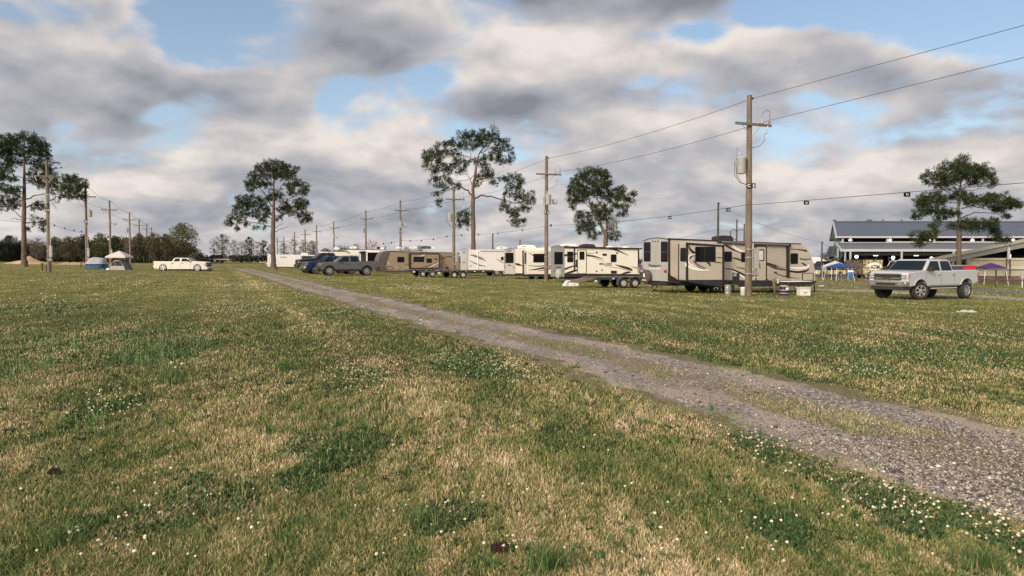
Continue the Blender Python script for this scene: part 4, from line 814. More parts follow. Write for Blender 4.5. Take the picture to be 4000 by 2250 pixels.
def tree(name, lab, cat, px, Y, ptop, wpx, kind, leaf=1.0, pbase_frac=.18, group=None, lean=0, tr=None, dens=1.0, clump=.34, sticks=26):
    b0 = base(px, Y); H = W(px, ptop, Y).z - b0.z; Rw = wpx / FOC * Y / 2; t = thing(name, lab, cat, b0, 0, group)
    m = MB(); top = Vector((lean, 0, H * .82)); r0 = max(.14, H * .022)
    m.tube([(0, 0, -.2), (lean * .2, 0, H * .3), (lean * .6, 0, H * .6), top], [r0, r0 * .8, r0 * .5, r0 * .2], 7)
    m.build('trunk', tr or ptrunk, t)
    C_, S_ = [], []; n_ = 15
    for i in range(n_):
        f_ = (i + .5) / n_; h_ = H * (pbase_frac + (1 - pbase_frac) * f_ * .9); prof = math.sin(math.pi * (.12 + .80 * f_)) ** .7; a0 = i * 2.4; rr_ = Rw * prof * rng.uniform(.3, .72)
        C_.append((lean * f_ + rr_ * math.cos(a0), rr_ * math.sin(a0), h_)); s_ = Rw * clump * rng.uniform(.8, 1.25) * (1.0 if kind not in ('bare', 'pink') else 1.1); S_.append((s_, s_, s_ * .8))
    C_, S_ = np.array(C_), np.array(S_); S_[-1] *= .8
    b_ = MB()
    for c_ in C_:
        h0 = max(.15 * H, c_[2] - .28 * H); f_ = h0 / H; s0 = Vector((lean * f_, 0, h0)); e_ = Vector(c_); b_.tube([s0, s0.lerp(e_, .5) + Vector((0, 0, -.03 * H)), e_], [r0 * .4, r0 * .28, r0 * .12], 4)
    if kind in ('bare', 'pink'):
        for i in range(sticks * 12):
            k = rng.integers(0, n_); e_ = Vector(C_[k]); d = Vector(rng.normal(size=3)); d.z = abs(d.z) * .9 + .1; d.normalize(); L_ = Rw * rng.uniform(.25, .55)
            b_.tube([e_, e_ + d * L_ * .5 + Vector((0, 0, .05)), e_ + d * L_ + Vector((0, 0, .1 * L_))], [r0 * .12, r0 * .09, r0 * .05], 3, False)
    b_.build('limbs', twig if kind != 'pink' else M('pink_twig', (.28, .18, .13), .9), t)
    nl = int(2600 * leaf * dens * (.35 if kind in ('bare', 'pink') else 1)); V, k = leafcloud(C_, S_, nl, max(.13, H * .021) * (.7 if kind in ('bare', 'pink') else 1.0))
    rnd = np.clip(rng.normal(.45, .18, len(C_))[k] + rng.normal(0, .12, nl), 0, 1)
    fastmesh('crown', V.reshape(-1, 3), np.arange(nl * 4), 4, GREENS[kind], {'rnd': np.repeat(rnd, 4)}, t)
    return t
GA = 'bare and thinly leaved trees beyond the field'; GW = 'trees standing at the edge of the far wood'
tree('broadleaf_tree', 'large round green tree at the right end of the far wood', 'tree', 713, 165, 868, 165, 'olive', 2.6, .05, None, clump=.40, tr=twig)
for args in [('evergreen_tree', 'dark pointed evergreen at the left edge of the far wood', 'evergreen tree', 38, 140, 915, 90, 'dark'), ('evergreen_tree', 'dark low evergreen at the very left edge', 'evergreen tree', -20, 138, 935, 90, 'dark'), ('evergreen_tree', 'dark evergreen just left of the large left pine trunk', 'evergreen tree', 80, 142, 948, 70, 'dark')]:
    tree(*args, 2.2, .0, 'dark evergreens at the left edge', clump=.45, tr=twig)
for px, pt, wp, kd, lf, lab in [(330, 908, 60, 'dark', 1.2, 'dark green crown left of pole C 28 in the wood'), (395, 904, 90, 'olive', 1.3, 'olive green broad crown above the tents'), (452, 915, 55, 'dark', 1.2, 'dark crown just right of the white canopy peak'), (215, 922, 70, 'brown', 1.2, 'brown crown right of the pole marked C 29'),
        (270, 920, 80, 'brown', 1.2, 'brown wide crown between the two nearest left poles'), (545, 903, 60, 'brown', .8, 'reddish brown crown above the fifth left pole'), (600, 902, 62, 'brown', .8, 'reddish brown crown behind the seventh left pole'), (650, 905, 50, 'brown', 1.0, 'brown crown just left of the round green tree'),
        (145, 925, 80, 'bare', .8, 'grey bare tree just right of the large left pine'), (110, 930, 60, 'bare', .8, 'grey bare tree behind the large left pine trunk'), (500, 925, 50, 'bare', .8, 'pale bare crown behind the fourth left pole')]:
    tree('woodland_tree', lab, 'tree', px, 150 + (px % 7), pt, wp, kd, lf, .12, GW, clump=.42, tr=twig)
for px, pt, wp, kd, lf, lab in [(836, 928, 50, 'bare', .3, 'leafless pale tree, leftmost of the far group'), (872, 908, 80, 'dark', .55, 'tall dark open tree left of the pale thin pole'), (915, 935, 56, 'bare', .7, 'grey bare tree, third of the far group'), (945, 940, 56, 'bare', .9, 'grey bare tree in the middle of the far group'),
        (975, 918, 56, 'dark', .65, 'dark crowned tree behind the thin pole with box'), (1005, 938, 60, 'bare', .9, 'grey green tree right of the thin pole with box'), (1030, 932, 46, 'dark', .7, 'dark narrow tree left of the middle pine'), (1058, 950, 50, 'bare', .9, 'low grey tree against the middle pine trunk'),
        (1108, 945, 60, 'bare', 1.2, 'grey bare tree above the cargo trailer, left'), (1150, 930, 70, 'bare', 1.2, 'bare upright tree above the cargo trailer, middle'), (1185, 932, 50, 'bare', .8, 'bare slender tree above the cargo trailer'), (1222, 935, 70, 'olive', .9, 'green leafed tree above the right end of the cargo trailer'),
        (1275, 968, 60, 'olive', .8, 'low green tree above the white sloped-front camper'), (1340, 960, 90, 'olive', .8, 'wide low green tree behind pole row'), (1390, 950, 60, 'pink', .8, 'small pinkish bare tree left of pole C 9'), (1455, 936, 90, 'pink', 1.0, 'pinkish brown tree right of pole C 9'),
        (1590, 962, 60, 'bare', 1.0, 'low bare shrubby tree above the tan camper'), (1640, 956, 50, 'bare', .9, 'low bare tree beside the black roof unit of the tan camper')]:
    tree('field_edge_tree', lab, 'tree', px, 185 if px < 1260 else 170, pt, wp, kd, lf, .15, GA, clump=.38)
for px, pt, wp, lab in [(3222, 987, 70, 'rounded dark green tree right of the camper nose'), (3262, 1000, 50, 'low olive tree against the left end of the barn')]:
    tree('broadleaf_tree', lab, 'tree', px, 190, pt, wp, 'olive', 1.0, .02, None, clump=.45, tr=twig)
# the wood and underbrush that read as one mass
def brush(name, lab, px0, px1, Y, tops, mat, n, size, depth=16):
    xs_, ts_ = zip(*tops); C_, S_ = [], []
    for i in range(int((px1 - px0) / 5)):
        px = rng.uniform(px0, px1); Yi = Y + rng.uniform(0, depth); b0 = base(px, Yi); H = W(px, np.interp(px, xs_, ts_), Yi).z - b0.z; H *= rng.uniform(.7, .98)
        k = max(1, int(H / 1.8))
        for j in range(k): s_ = min(2.6, H / 2.2) * rng.uniform(.6, 1.0); C_.append((b0.x + rng.normal() * .8, b0.y + rng.normal() * .8, b0.z + min(H - s_ * .8, H * (j + .5) / k))); S_.append((s_ * 1.1, s_ * 1.1, s_ * .9))
    C_, S_ = np.array(C_), np.array(S_); V, k = leafcloud(C_, S_, n, size); V = V[V[:, :, 2].min(1) > -9]
    r_ = np.clip(rng.normal(.42, .2, len(C_))[k] + rng.normal(0, .12, n), 0, 1)
    return tag(fastmesh(name, V.reshape(-1, 3), np.arange(len(V) * 4), 4, mat, {'rnd': np.repeat(r_[:len(V)], 4)}), lab, kind='stuff')
brush('far_wood', 'brown leafless far wood behind the left poles', -500, 790, 158, [(-500, 940), (60, 940), (200, 935), (300, 925), (330, 915), (450, 922), (600, 915), (680, 920), (790, 985)], GREENS['brown'], 60000, .30, 26)
brush('wood_underbrush', 'dark low underbrush along the foot of the far wood', -500, 800, 150, [(-500, 985), (200, 1000), (800, 1003)], GREENS['dark'], 26000, .28)
brush('hedge', 'dark low hedge under the far bare trees', 800, 1420, 182, [(800, 995), (850, 998), (870, 985), (1060, 988), (1250, 985), (1420, 990)], GREENS['dark'], 26000, .30, 10)
brush('hedge', 'low scrub on the horizon behind the campers', 1400, 2700, 190, [(1400, 985), (1700, 985), (2700, 1000)], GREENS['olive'], 16000, .3, 10)
brush('roadside_scrub', 'tan scrub on the horizon at the left end of the barn', 3050, 3400, 200, [(3050, 1010), (3400, 1005)], leafmat('leaf_tan', [(0, (.12, .10, .05)), (.6, (.24, .19, .10)), (1, (.33, .26, .15))]), 9000, .3, 10)
# ---------------------------------------------------------------- travel trailers
RA = R(21.8)
tan = M('rv_taupe', (.46, .415, .335), .42, var=.05, scale=2, coat=.2, grime=.12); cream = M('rv_cream', (.80, .755, .66), .42, var=.04, scale=2, coat=.2, grime=.10); rvwhite = M('rv_white', (.80, .785, .75), .45, var=.05, scale=2, grime=.15)
rvgrey = M('rv_grey', (.34, .345, .325), .5, var=.10, scale=2, grime=.35); dkbr = M('rv_dark_brown', (.022, .014, .013), .45, var=.15); skirt = M('rv_skirt', (.022, .023, .027), .6, var=.2); swt = M('decal_white', (.80, .78, .73), .4, var=.04)
roofm = M('rv_roof', (.50, .49, .46), .8, var=.15, scale=3, grime=.4); red = M('lamp_red', (.35, .02, .015), .3); brn = M('rv_brown', (.27, .21, .14), .45, var=.06, coat=.2, grime=.15); chrome = M('chrome', (.75, .75, .76), .12, .95, .03)
def rv(name, label, px, Y, L, body, zf, matb, Wd=2.4, wheels=(), wr=.34, group='campers parked side by side', rear=None, rim='spoke', sk=None, wspokes=5, rz=RA):
    fr = Frame(px, Y, rz); t = thing(name, label, 'camper', fr.O, rz, group); P = [fr.S(*zf(a_, b_)) for a_, b_ in body]
    MB().xz(P, 0, Wd).build('body', matb, t, bevel=.03, smooth=30)
    for s_ in wheels:
        for yy_, sd_ in ((.06, -1), (Wd - .06, 1)):
            wheel(t, s_, yy_, fr.g(s_, yy_) + wr, wr, .22, sd_, rim, spokes=wspokes, rmat=chrome if rim == 'spoke' else None)
    if rear:
        # arched grey end cap
        zt = max(p[1] for p in P if p[0] < .6); zb = rear[1]; n_ = 10
        poly = [(0.0, zb), (Wd, zb)] + [(Wd - Wd * i / n_, zt - .06 + .13 * math.sin(math.pi * i / n_)) for i in range(n_ + 1)]
        MB().yz(poly, -.035, -.002).build('rear_wall', rear[0], t)
        MB().tube([(-.03, Wd * i / n_, zt - .05 + .135 * math.sin(math.pi * i / n_)) for i in range(n_ + 1)], .025, 5).build('roof_edge', dkbr, t)
    return fr, t
def ac(fr, t, x, y, z, s=1.0, mat=None, L=.95):
    m = MB(); P = [(0, 0), (L * s, 0), (L * s, .18 * s), (L * s * .85, .30 * s), (L * .3 * s, .33 * s), (0, .24 * s)]
    m.xz([(x + a_, z + b_) for a_, b_ in P], y, y + .7 * s); o = m.build('air_conditioner', mat or rvwhite, t, bevel=.02, smooth=40)
    for k in range(4): MB().box(x + L * s * (.12 + .07 * k), x + L * s * (.15 + .07 * k), y - .006, y + .02, z + .10 * s, z + .22 * s).build('grille_slot', blk, o)
def vent(t, x, y, z, mat=None, w_=.5, h=.22):
    MB().xz([(x, z), (x + w_, z), (x + w_ * .85, z + h * .7), (x + w_ * .4, z + h), (x + w_ * .1, z + h * .8)], y, y + .5).build('roof_vent', mat or rvwhite, t, bevel=.03, smooth=40)
def jack(t, fr, x, y, h=.45):
    g = fr.g(x, y); m = MB()
    for s_ in (-1, 1):
        m.tube([(x, y, g + h), (x + .19 * s_, y, g + h * .52), (x, y, g + .06)], .025, 5)
    m.box(x - .14, x + .14, y - .07, y + .07, g, g + .06).box(x - .12, x + .12, y - .06, y + .06, g + h - .03, g + h + .02); return m.build('stabiliser_jack', blk, t)
# --- the large taupe camper
z5 = Zf(2480, 880, 3.389)
fr, T = rv('travel_trailer', 'long taupe and black camper with slide-out behind pole C 5, nearest of the row', 2614.5, 38.5, 9.8,
    [(456, 180), (1060, 203), (2190, 243), (2240, 262), (2275, 300), (2310, 350), (2345, 430), (2372, 520), (2390, 610), (2396, 700), (2392, 785), (1700, 805), (456, 745)], z5, tan, Wd=2.55, wheels=(3.0, 3.87), wr=.37, rear=(rvgrey, .62))
zr = z5
plate(fr, z5, [(456, 716), (2394, 736), (2392, 765), (2330, 800), (1900, 808), (1700, 812), (1380, 815), (1365, 790), (1300, 770), (1250, 800), (1000, 830), (700, 790), (456, 760)], .02, skirt, 'skirt', T)
MB().box(.1, 10.0, .25, 2.1, .38, .62).build('chassis', blk, T)
plate(fr, z5, [(440, 170), (1060, 196), (2200, 240), (2200, 250), (1060, 212), (440, 190)], .03, dkbr, 'roof_trim', T)
plate(fr, z5, [(445, 176), (466, 176), (466, 735), (445, 735)], .03, dkbr, 'corner_trim', T)
plate(fr, z5, [(440, 630), (470, 660), (550, 705), (560, 735), (440, 735)], .026, dkbr, 'corner_panel', T)
# slide-out box with its own side wall (seen end-on from the left)
x0, zt_ = fr.S(*z5(692, 240), .75); x1, zt2 = fr.S(*z5(1172, 265), .75); _, zb_ = fr.S(*z5(692, 725), .75)
sl_ = MB().box(x0, x1, -.75, .05, zb_ - .02, zt_).build('slide_out', tan, T, bevel=.02)
plate(fr, z5, [(684, 228), (1180, 262), (1180, 285), (684, 258)], .775, dkbr, 'slide_trim', sl_, inn=-.7); plate(fr, z5, [(684, 228), (706, 230), (706, 740), (684, 738)], .775, dkbr, 'slide_trim', sl_, inn=-.7)
plate(fr, z5, [(1160, 262), (1184, 264), (1184, 800), (1160, 800)], .775, dkbr, 'slide_trim', sl_, inn=-.7)
plate(fr, z5, [(690, 722), (1180, 722), (1180, 812), (960, 795), (690, 745)], .76, skirt, 'slide_skirt', sl_, inn=-.05)
# left wall of slide: grey panel with a tall window
m = MB().box(x0 - .012, x0 - .002, -.72, -.02, zb_, zt_ - .02); sw = m.build('slide_side_wall', rvgrey, sl_)
m = MB().yz(rrect(-.66, zb_ + .95, -.18, zt_ - .22, .07), x0 - .022, x0 - .008); m.build('side_window', Mglass(), sl_)
MB().box(x0 - .025, x0 - .01, -.08, .0, zb_, zt_).box(x0 - .025, x0 - .01, -.75, -.70, zb_, zt_).build('side_trim', dkbr, sl_)
win(fr, z5, 798, 282, 1070, 486, .765, sl_, r=14, fw=8); plate(fr, z5, rrect(922, 290, 932, 478), .776, blk, 'sash', sl_, inn=-.74)
for nm_, pts_, wd_, mt_ in [('decal', [(715, 265), (735, 320), (790, 370)], [4, 26, 34], dkbr), ('decal', [(800, 385), (740, 395), (705, 435), (720, 500), (800, 550), (900, 590), (1010, 590)], [6, 14, 26, 22, 16, 10, 2], swt), ('decal', [(790, 400), (740, 420), (730, 450)], [3, 12, 3], dkbr),
        ('decal', [(715, 470), (760, 525), (860, 560), (940, 580)], [3, 12, 8, 2], dkbr), ('decal', [(676, 500), (700, 540), (820, 585), (1000, 600)], [20, 44, 30, 3], swt), ('decal', [(780, 470), (830, 520), (940, 565)], [16, 14, 2], dkbr), ('decal', [(950, 490), (985, 505), (1000, 545)], [6, 26, 3], dkbr),
        ('decal', [(1075, 435), (1120, 425), (1165, 432)], [3, 10, 3], dkbr), ('decal', [(1060, 485), (1110, 490), (1160, 500)], [16, 12, 2], dkbr), ('decal', [(1072, 345), (1150, 347)], [5, 5], swt)]:
    plate(fr, z5, swoosh(pts_, wd_), .768 + .003 * random.random(), mt_, nm_, sl_, inn=-.74)
# plain wall windows, door
win(fr, z5, 1180, 348, 1284, 482, .02, T, r=12, fw=7); win(fr, z5, 1408, 355, 1510, 487, .02, T, r=12, fw=7); win(fr, z5, 2062, 370, 2160, 512, .02, T, r=14, fw=7)
dr = plate(fr, z5, rrect(1598, 268, 1748, 735, 24), .02, dkbr, 'entry_door', T); plate(fr, z5, rrect(1612, 284, 1734, 728, 16), .028, tan, 'door_panel', dr)
plate(fr, z5, rrect(1630, 318, 1714, 474, 12), .034, dkbr, 'window', dr); plate(fr, z5, rrect(1644, 334, 1700, 460, 6), .040, M('window_blind', (.62, .60, .58), .6, var=.25, scale=12), 'blind', dr)
MB().tube([fr.S(*z5(1650, 495), .1)[0:1] + (-.1,) + fr.S(*z5(1650, 495), .1)[1:], fr.S(*z5(1650, 565), .1)[0:1] + (-.1,) + fr.S(*z5(1650, 565), .1)[1:]], .018, 5).build('grab_handle', blk, T)
hw = plate(fr, z5, rrect(2216, 630, 2366, 734, 14), .02, dkbr, 'baggage_hatch', T); plate(fr, z5, rrect(2226, 640, 2356, 726, 8), .028, tan, 'hatch_panel', hw)
for pts_, wd_, mt_ in [([(1200, 262), (1300, 320), (1440, 372)], [26, 22, 10], dkbr), ([(1290, 250), (1340, 310), (1460, 362)], [34, 34, 22], swt), ([(1285, 430), (1360, 445), (1450, 482)], [8, 22, 14], dkbr), ([(1175, 572), (1300, 590), (1460, 668), (1560, 760)], [4, 20, 28, 20], dkbr),
        ([(1250, 590), (1380, 640), (1480, 715)], [3, 26, 30], swt), ([(1340, 555), (1420, 568), (1480, 590)], [3, 14, 6], dkbr), ([(1540, 660), (1650, 700), (1780, 745)], [40, 30, 6], swt), ([(1590, 640), (1680, 680), (1770, 730)], [4, 30, 10], dkbr),
        ([(1610, 487), (1760, 505), (1880, 545), (2040, 590)], [6, 22, 28, 30], dkbr), ([(1730, 510), (1850, 565), (1990, 600)], [10, 20, 2], dkbr), ([(1880, 545), (2000, 575), (2040, 590)], [6, 8, 6], swt), ([(2040, 600), (2150, 615), (2260, 605), (2310, 575)], [28, 34, 26, 6], dkbr),
        ([(2040, 556), (2150, 570), (2270, 558), (2310, 520)], [16, 26, 32, 12], swt), ([(2050, 590), (2160, 600), (2250, 590)], [6, 7, 2], swt), ([(2200, 492), (2240, 515), (2275, 540)], [3, 22, 14], dkbr), ([(1990, 320), (2150, 318), (2280, 340)], [2, 10, 26], dkbr),
        ([(1870, 640), (1980, 675), (2100, 695), (2180, 703)], [6, 12, 7, 2], dkbr)]:
    plate(fr, z5, swoosh(pts_, wd_), .012 + .004 * random.random(), mt_, 'decal', T)
plate(fr, z5, rrect(1848, 613, 1880, 635), .02, dkbr, 'outlet_cover', T); plate(fr, z5, rrect(1295, 632, 1385, 775), .024, skirt, 'fridge_vent', T); plate(fr, z5, rrect(1305, 640, 1345, 676), .030, rvgrey, 'label_plate', T); plate(fr, z5, rrect(1562, 268, 1598, 290, 8), .03, dkbr, 'porch_light', T)
for k, x_ in enumerate((1560, 1596)): pass
# awning: roller across, two arms
a0 = fr.S(*z5(1120, 222), .12); a1 = fr.S(*z5(2040, 262), .12)
aw = MB().tube([(a0[0], -.12, a0[1]), (a1[0], -.12, a1[1])], .075, 10).build('awning_roller', M('awning_grey', (.13, .12, .12), .6), T)
for p_ in (a0, a1): MB().lathe([(.11, -.06), (.12, 0), (.11, .06)], (p_[0], -.12, p_[1]), 'x', 12).build('end_cap', blk, aw)
plate(fr, z5, [(2020, 255), (2048, 258), (2048, 690), (2020, 690)], .10, blk, 'awning_arm', T)
lt = M('letter_black', (.025, .022, .022), .5)
ptext(fr, z5, 'Passport', 2188, 432, 2334, 470, .012, lt, T, bold=.012); ptext(fr, z5, 'ULTRA LITE', 2196, 474, 2330, 484, .012, swt, T, bold=.01)
# rear wall detail
win(fr, z5, 117, 222, 207, 480, .045, T, 'R', 12, 6, bars=1); win(fr, z5, 343, 215, 435, 485, .045, T, 'R', 12, 6, bars=1)
ptext(fr, z5, 'Passport', 184, 512, 344, 562, .04, lt, T, 'R', bold=.02); ptext(fr, z5, 'ULTRA LITE', 184, 564, 344, 583, .04, swt, T, 'R', bold=.02)
plate(fr, z5, rrect(384, 590, 424, 628), .05, red, 'tail_lamp', T, 'R'); plate(fr, z5, rrect(104, 580, 134, 596), .05, red, 'tail_lamp', T, 'R')
for x_ in (226, 262, 298): plate(fr, z5, rrect(x_, 207, x_ + 14, 221), .05, dkbr, 'marker_lamp', T, 'R')
c_ = fr.Rr(*z5(130, 684), .3); sp_ = MB().lathe([(.001, -.30), (.33, -.30), (.38, -.27), (.39, -.10), (.34, -.06), (.001, -.06)], (0, c_[0], c_[1]), 'x', 22).build('spare_wheel_cover', M('spare_cover', (.075, .058, .052), .55, var=.25), T, smooth=40)
mt = Matrix(((0, 0, -1, -.304), (-1, 0, 0, c_[0] + .03), (0, 1, 0, c_[1] + .09), (0, 0, 0, 1))); textmesh('emblem', 'K', swt, mt, .2, .2, sp_, .003, .06); mt = mt.copy(); mt[2][3] -= .26; textmesh('lettering', 'Keystone', swt, mt, .4, .09, sp_, .003, .03)
MB().box(-.12, .02, .1, 2.3, .42, .56).build('rear_bumper', blk, T)
for x_, y_ in ((.5, .2), (.5, 2.2), (8.6, .2), (8.6, 2.2)): jack(T, fr, x_, y_, .45 - (fr.g(x_, y_)))
ac(fr, T, fr.S(*z5(1250, 200))[0], .9, fr.S(*z5(1250, 207))[1] + .02, .95, blk, 1.05); 
for x_ in (1.6, 2.6): vent(T, 6.6 + x_ * .5, 1.0, 2.66, None, .45, .10)
st_ = MB().box(fr.S(*z5(1590, 700))[0], fr.S(*z5(1740, 700))[0], -.5, -.1, .30, .34).box(fr.S(*z5(1600, 700))[0], fr.S(*z5(1730, 700))[0], -.7, -.35, .14, .18).build('entry_steps', blk, T)
tg = MB().tube([(9.6, .5, .45), (11.0, 1.2, .45), (9.6, 1.9, .45)], .05, 5).tube([(10.9, 1.2, .45), (10.9, 1.2, -.15)], .04, 6).build('tow_hitch', blk, T)
# --- cream camper
z4 = Zf(1950, 880, 3.963)
fr, T = rv('travel_trailer', 'cream camper with brown swoosh stripes and a grey rear wall, second nearest', 2205, 56, 6.6, [(1010, 328), (2168, 358), (2172, 760), (1010, 750)], z4, cream, wheels=(3.9, 4.75), wr=.36, rear=(M('rv_slate', (.20, .225, .215), .5, var=.12, grime=.2), .38))
plate(fr, z4, [(1008, 748), (2172, 758), (2172, 815), (1008, 798)], .02, skirt, 'skirt', T); plate(fr, z4, [(1005, 322), (2215, 352), (2215, 374), (1005, 346)], .12, dkbr, 'awning_roller', T)
plate(fr, z4, [(1158, 340), (1174, 340), (1174, 700), (1158, 700)], .05, dkbr, 'awning_arm', T); plate(fr, z4, [(2150, 360), (2168, 360), (2168, 730), (2150, 730)], .05, dkbr, 'awning_arm', T)
win(fr, z4, 1054, 406, 1146, 572, .02, T, r=12, fw=6, bars=1); win(fr, z4, 1728, 450, 1816, 570, .02, T, r=12, fw=8)
dr = plate(fr, z4, rrect(1208, 378, 1354, 750, 20), .016, dkbr, 'entry_door', T); plate(fr, z4, rrect(1218, 388, 1344, 744, 14), .022, cream, 'door_panel', dr); plate(fr, z4, rrect(1242, 406, 1320, 534, 8), .030, dkbr, 'window', dr); plate(fr, z4, rrect(1250, 414, 1312, 526, 5), .036, Mglass(), 'pane', dr)
plate(fr, z4, rrect(1192, 530, 1206, 650, 4), .08, blk, 'grab_handle', T)
for pts_, wd_ in [([(1014, 465), (1160, 445), (1300, 436), (1480, 434)], [34, 22, 10, 2]), ([(1330, 465), (1440, 475), (1540, 500), (1625, 528)], [30, 26, 16, 2]), ([(1450, 500), (1540, 530), (1620, 560)], [2, 6, 2]), ([(1014, 680), (1120, 640), (1240, 610), (1370, 597)], [30, 22, 12, 2]), ([(1014, 748), (1120, 720), (1240, 680), (1320, 655)], [8, 34, 24, 2]),
        ([(1700, 370), (1800, 378), (1900, 420), (2010, 472)], [3, 30, 18, 2]), ([(1790, 608), (1900, 640), (2000, 670), (2062, 698)], [3, 34, 44, 26]), ([(1890, 756), (1960, 735), (2030, 725)], [8, 30, 24]), ([(2040, 640), (2110, 655), (2150, 668)], [2, 12, 12]), ([(1720, 652), (1850, 660), (1950, 690), (2060, 730)], [2, 7, 6, 2])]:
    plate(fr, z4, swoosh(pts_, wd_), .010 + .004 * random.random(), M('decal_brown', (.045, .028, .022), .4), 'decal', T)
for x_, y_ in ((1510, 421), (1826, 428)): plate(fr, z4, rrect(x_ - 14, y_ - 14, x_ + 14, y_ + 14, 13), .02, dkbr, 'speaker', T)
plate(fr, z4, rrect(1600, 438, 1664, 472, 3), .02, dkbr, 'fridge_vent', T); plate(fr, z4, rrect(1730, 702, 1820, 746, 4), .02, dkbr, 'water_heater_door', T); plate(fr, z4, rrect(1496, 704, 1522, 720), .02, dkbr, 'outlet_cover', T); plate(fr, z4, rrect(1582, 682, 1602, 706, 8), .02, dkbr, 'port_cover', T)
ptext(fr, z4, 'MALLARD', 1548, 580, 1748, 612, .012, lt, T, bold=.008, shear=.35); ptext(fr, z4, 'ULTRALITE', 1634, 620, 1742, 634, .012, lt, T, bold=.01)
win(fr, z4, 852, 412, 986, 606, .045, T, 'R', 8, 6); ptext(fr, z4, 'MALLARD', 882, 638, 962, 662, .04, lt, T, 'R', bold=.03)
for x_ in (895, 915, 935): plate(fr, z4, rrect(x_, 342, x_ + 10, 354, 3), .045, blk, 'marker_lamp', T, 'R')
for x_ in (842, 980): plate(fr, z4, rrect(x_, 692, x_ + 18, 720), .045, red, 'tail_lamp', T, 'R')
c_ = fr.Rr(*z4(895, 752), .3); MB().lathe([(.001, -.30), (.30, -.30), (.36, -.27), (.36, -.08), (.3, -.05), (.001, -.05)], (0, c_[0], c_[1]), 'x', 20).build('spare_wheel_cover', M('spare_cover_grey', (.40, .39, .36), .5, grime=.4), T, smooth=40)
MB().box(.1, 6.4, .3, 2.1, .25, .45).build('chassis', blk, T); jack(T, fr, .4, .3, .36); jack(T, fr, 6.2, .3, .4)
for x_, y_, z_, s_, mt_ in ((.4, 1.0, 0, 1, None), (2.2, 1.2, 0, 1, blk)): ac(fr, T, x_, y_, 2.62, 1.0, mt_, 1.2 if mt_ is None else 1.1)
vent(T, 4.3, 1.0, 2.58); vent(T, 5.0, 1.3, 2.58, blk, .7, .13); vent(T, 5.8, 1.0, 2.56)
# --- camper with rear lettering, behind pole C 6
fr, T = rv('travel_trailer', 'cream camper with slide-out, pale grey rear wall, half behind pole C 6', 2012, 64, 7, [(247, 372), (650, 348), (840, 338), (860, 760), (247, 755)], z4, cream, Wd=2.4, wheels=(2.5, 3.4), wr=.37, rear=(M('rv_pale_grey', (.44, .44, .41), .5, grime=.3), .40))
plate(fr, z4, [(245, 742), (860, 745), (860, 800), (245, 775)], .02, skirt, 'skirt', T)
x0, zt_ = fr.S(*z4(432, 385), .7); x1, _ = fr.S(*z4(832, 385), .7); _, zb_ = fr.S(*z4(432, 760), .7)
sl_ = MB().box(x0, x1, -.7, .05, zb_, zt_).build('slide_out', cream, T, bevel=.02); plate(fr, z4, [(432, 755), (832, 755), (832, 800), (432, 795)], .715, skirt, 'slide_skirt', sl_, inn=-.1)
MB().box(x0 - .012, x0 - .002, -.68, -.02, zb_, zt_).build('slide_side_wall', MATS['rv_pale_grey'], sl_); MB().yz(rrect(-.55, zb_ + .9, -.2, zt_ - .2, .06), x0 - .022, x0 - .008).build('side_window', Mglass(), sl_)
MB().box(x0 - .05, x0 - .01, -.06, 0, zb_ - .2, zt_ + .03).build('side_trim', dkbr, sl_)
win(fr, z4, 528, 440, 722, 576, .715, sl_, r=8, fw=7)
for pts_, wd_ in [([(440, 618), (560, 632), (690, 628), (800, 620)], [2, 12, 12, 6]), ([(450, 695), (570, 680), (690, 658), (830, 632)], [2, 20, 26, 8]), ([(460, 430), (500, 452), (530, 468)], [2, 10, 14]), ([(560, 570), (640, 560), (700, 545)], [2, 10, 6]), ([(600, 705), (700, 690), (820, 668)], [2, 14, 3])]:
    plate(fr, z4, swoosh(pts_, wd_), .712 + .003 * random.random(), lt, 'decal', sl_, inn=-.69)
plate(fr, z4, swoosh([(250, 595), (300, 608), (358, 625)], [20, 36, 3]), .012, lt, 'decal', T); plate(fr, z4, [(358, 390), (362, 750), (372, 750), (368, 390)], .03, dkbr, 'trim_strip', T)
win(fr, z4, 92, 424, 222, 586, .045, T, 'R', 8, 6); ptext(fr, z4, 'SYDNEY', 114, 384, 194, 412, .04, lt, T, 'R', bold=.02)
plate(fr, z4, [(120, 625), (155, 612), (145, 600), (198, 632), (160, 626)], .04, lt, 'decal', T, 'R')
for x_ in (130, 150, 168): plate(fr, z4, rrect(x_, 366, x_ + 9, 376, 3), .045, blk, 'marker_lamp', T, 'R')
for x_ in (80, 216): plate(fr, z4, rrect(x_, 634, x_ + 16, 662), .045, red, 'tail_lamp', T, 'R')
ac(fr, T, 1.0, 1.2, 2.66, 1.0, None, 1.5); vent(T, 4.2, 1.0, 2.66, None, .6, .1); MB().box(.1, 6, .3, 2.1, .3, .5).build('chassis', blk, T); jack(T, fr, .4, .3, .4)
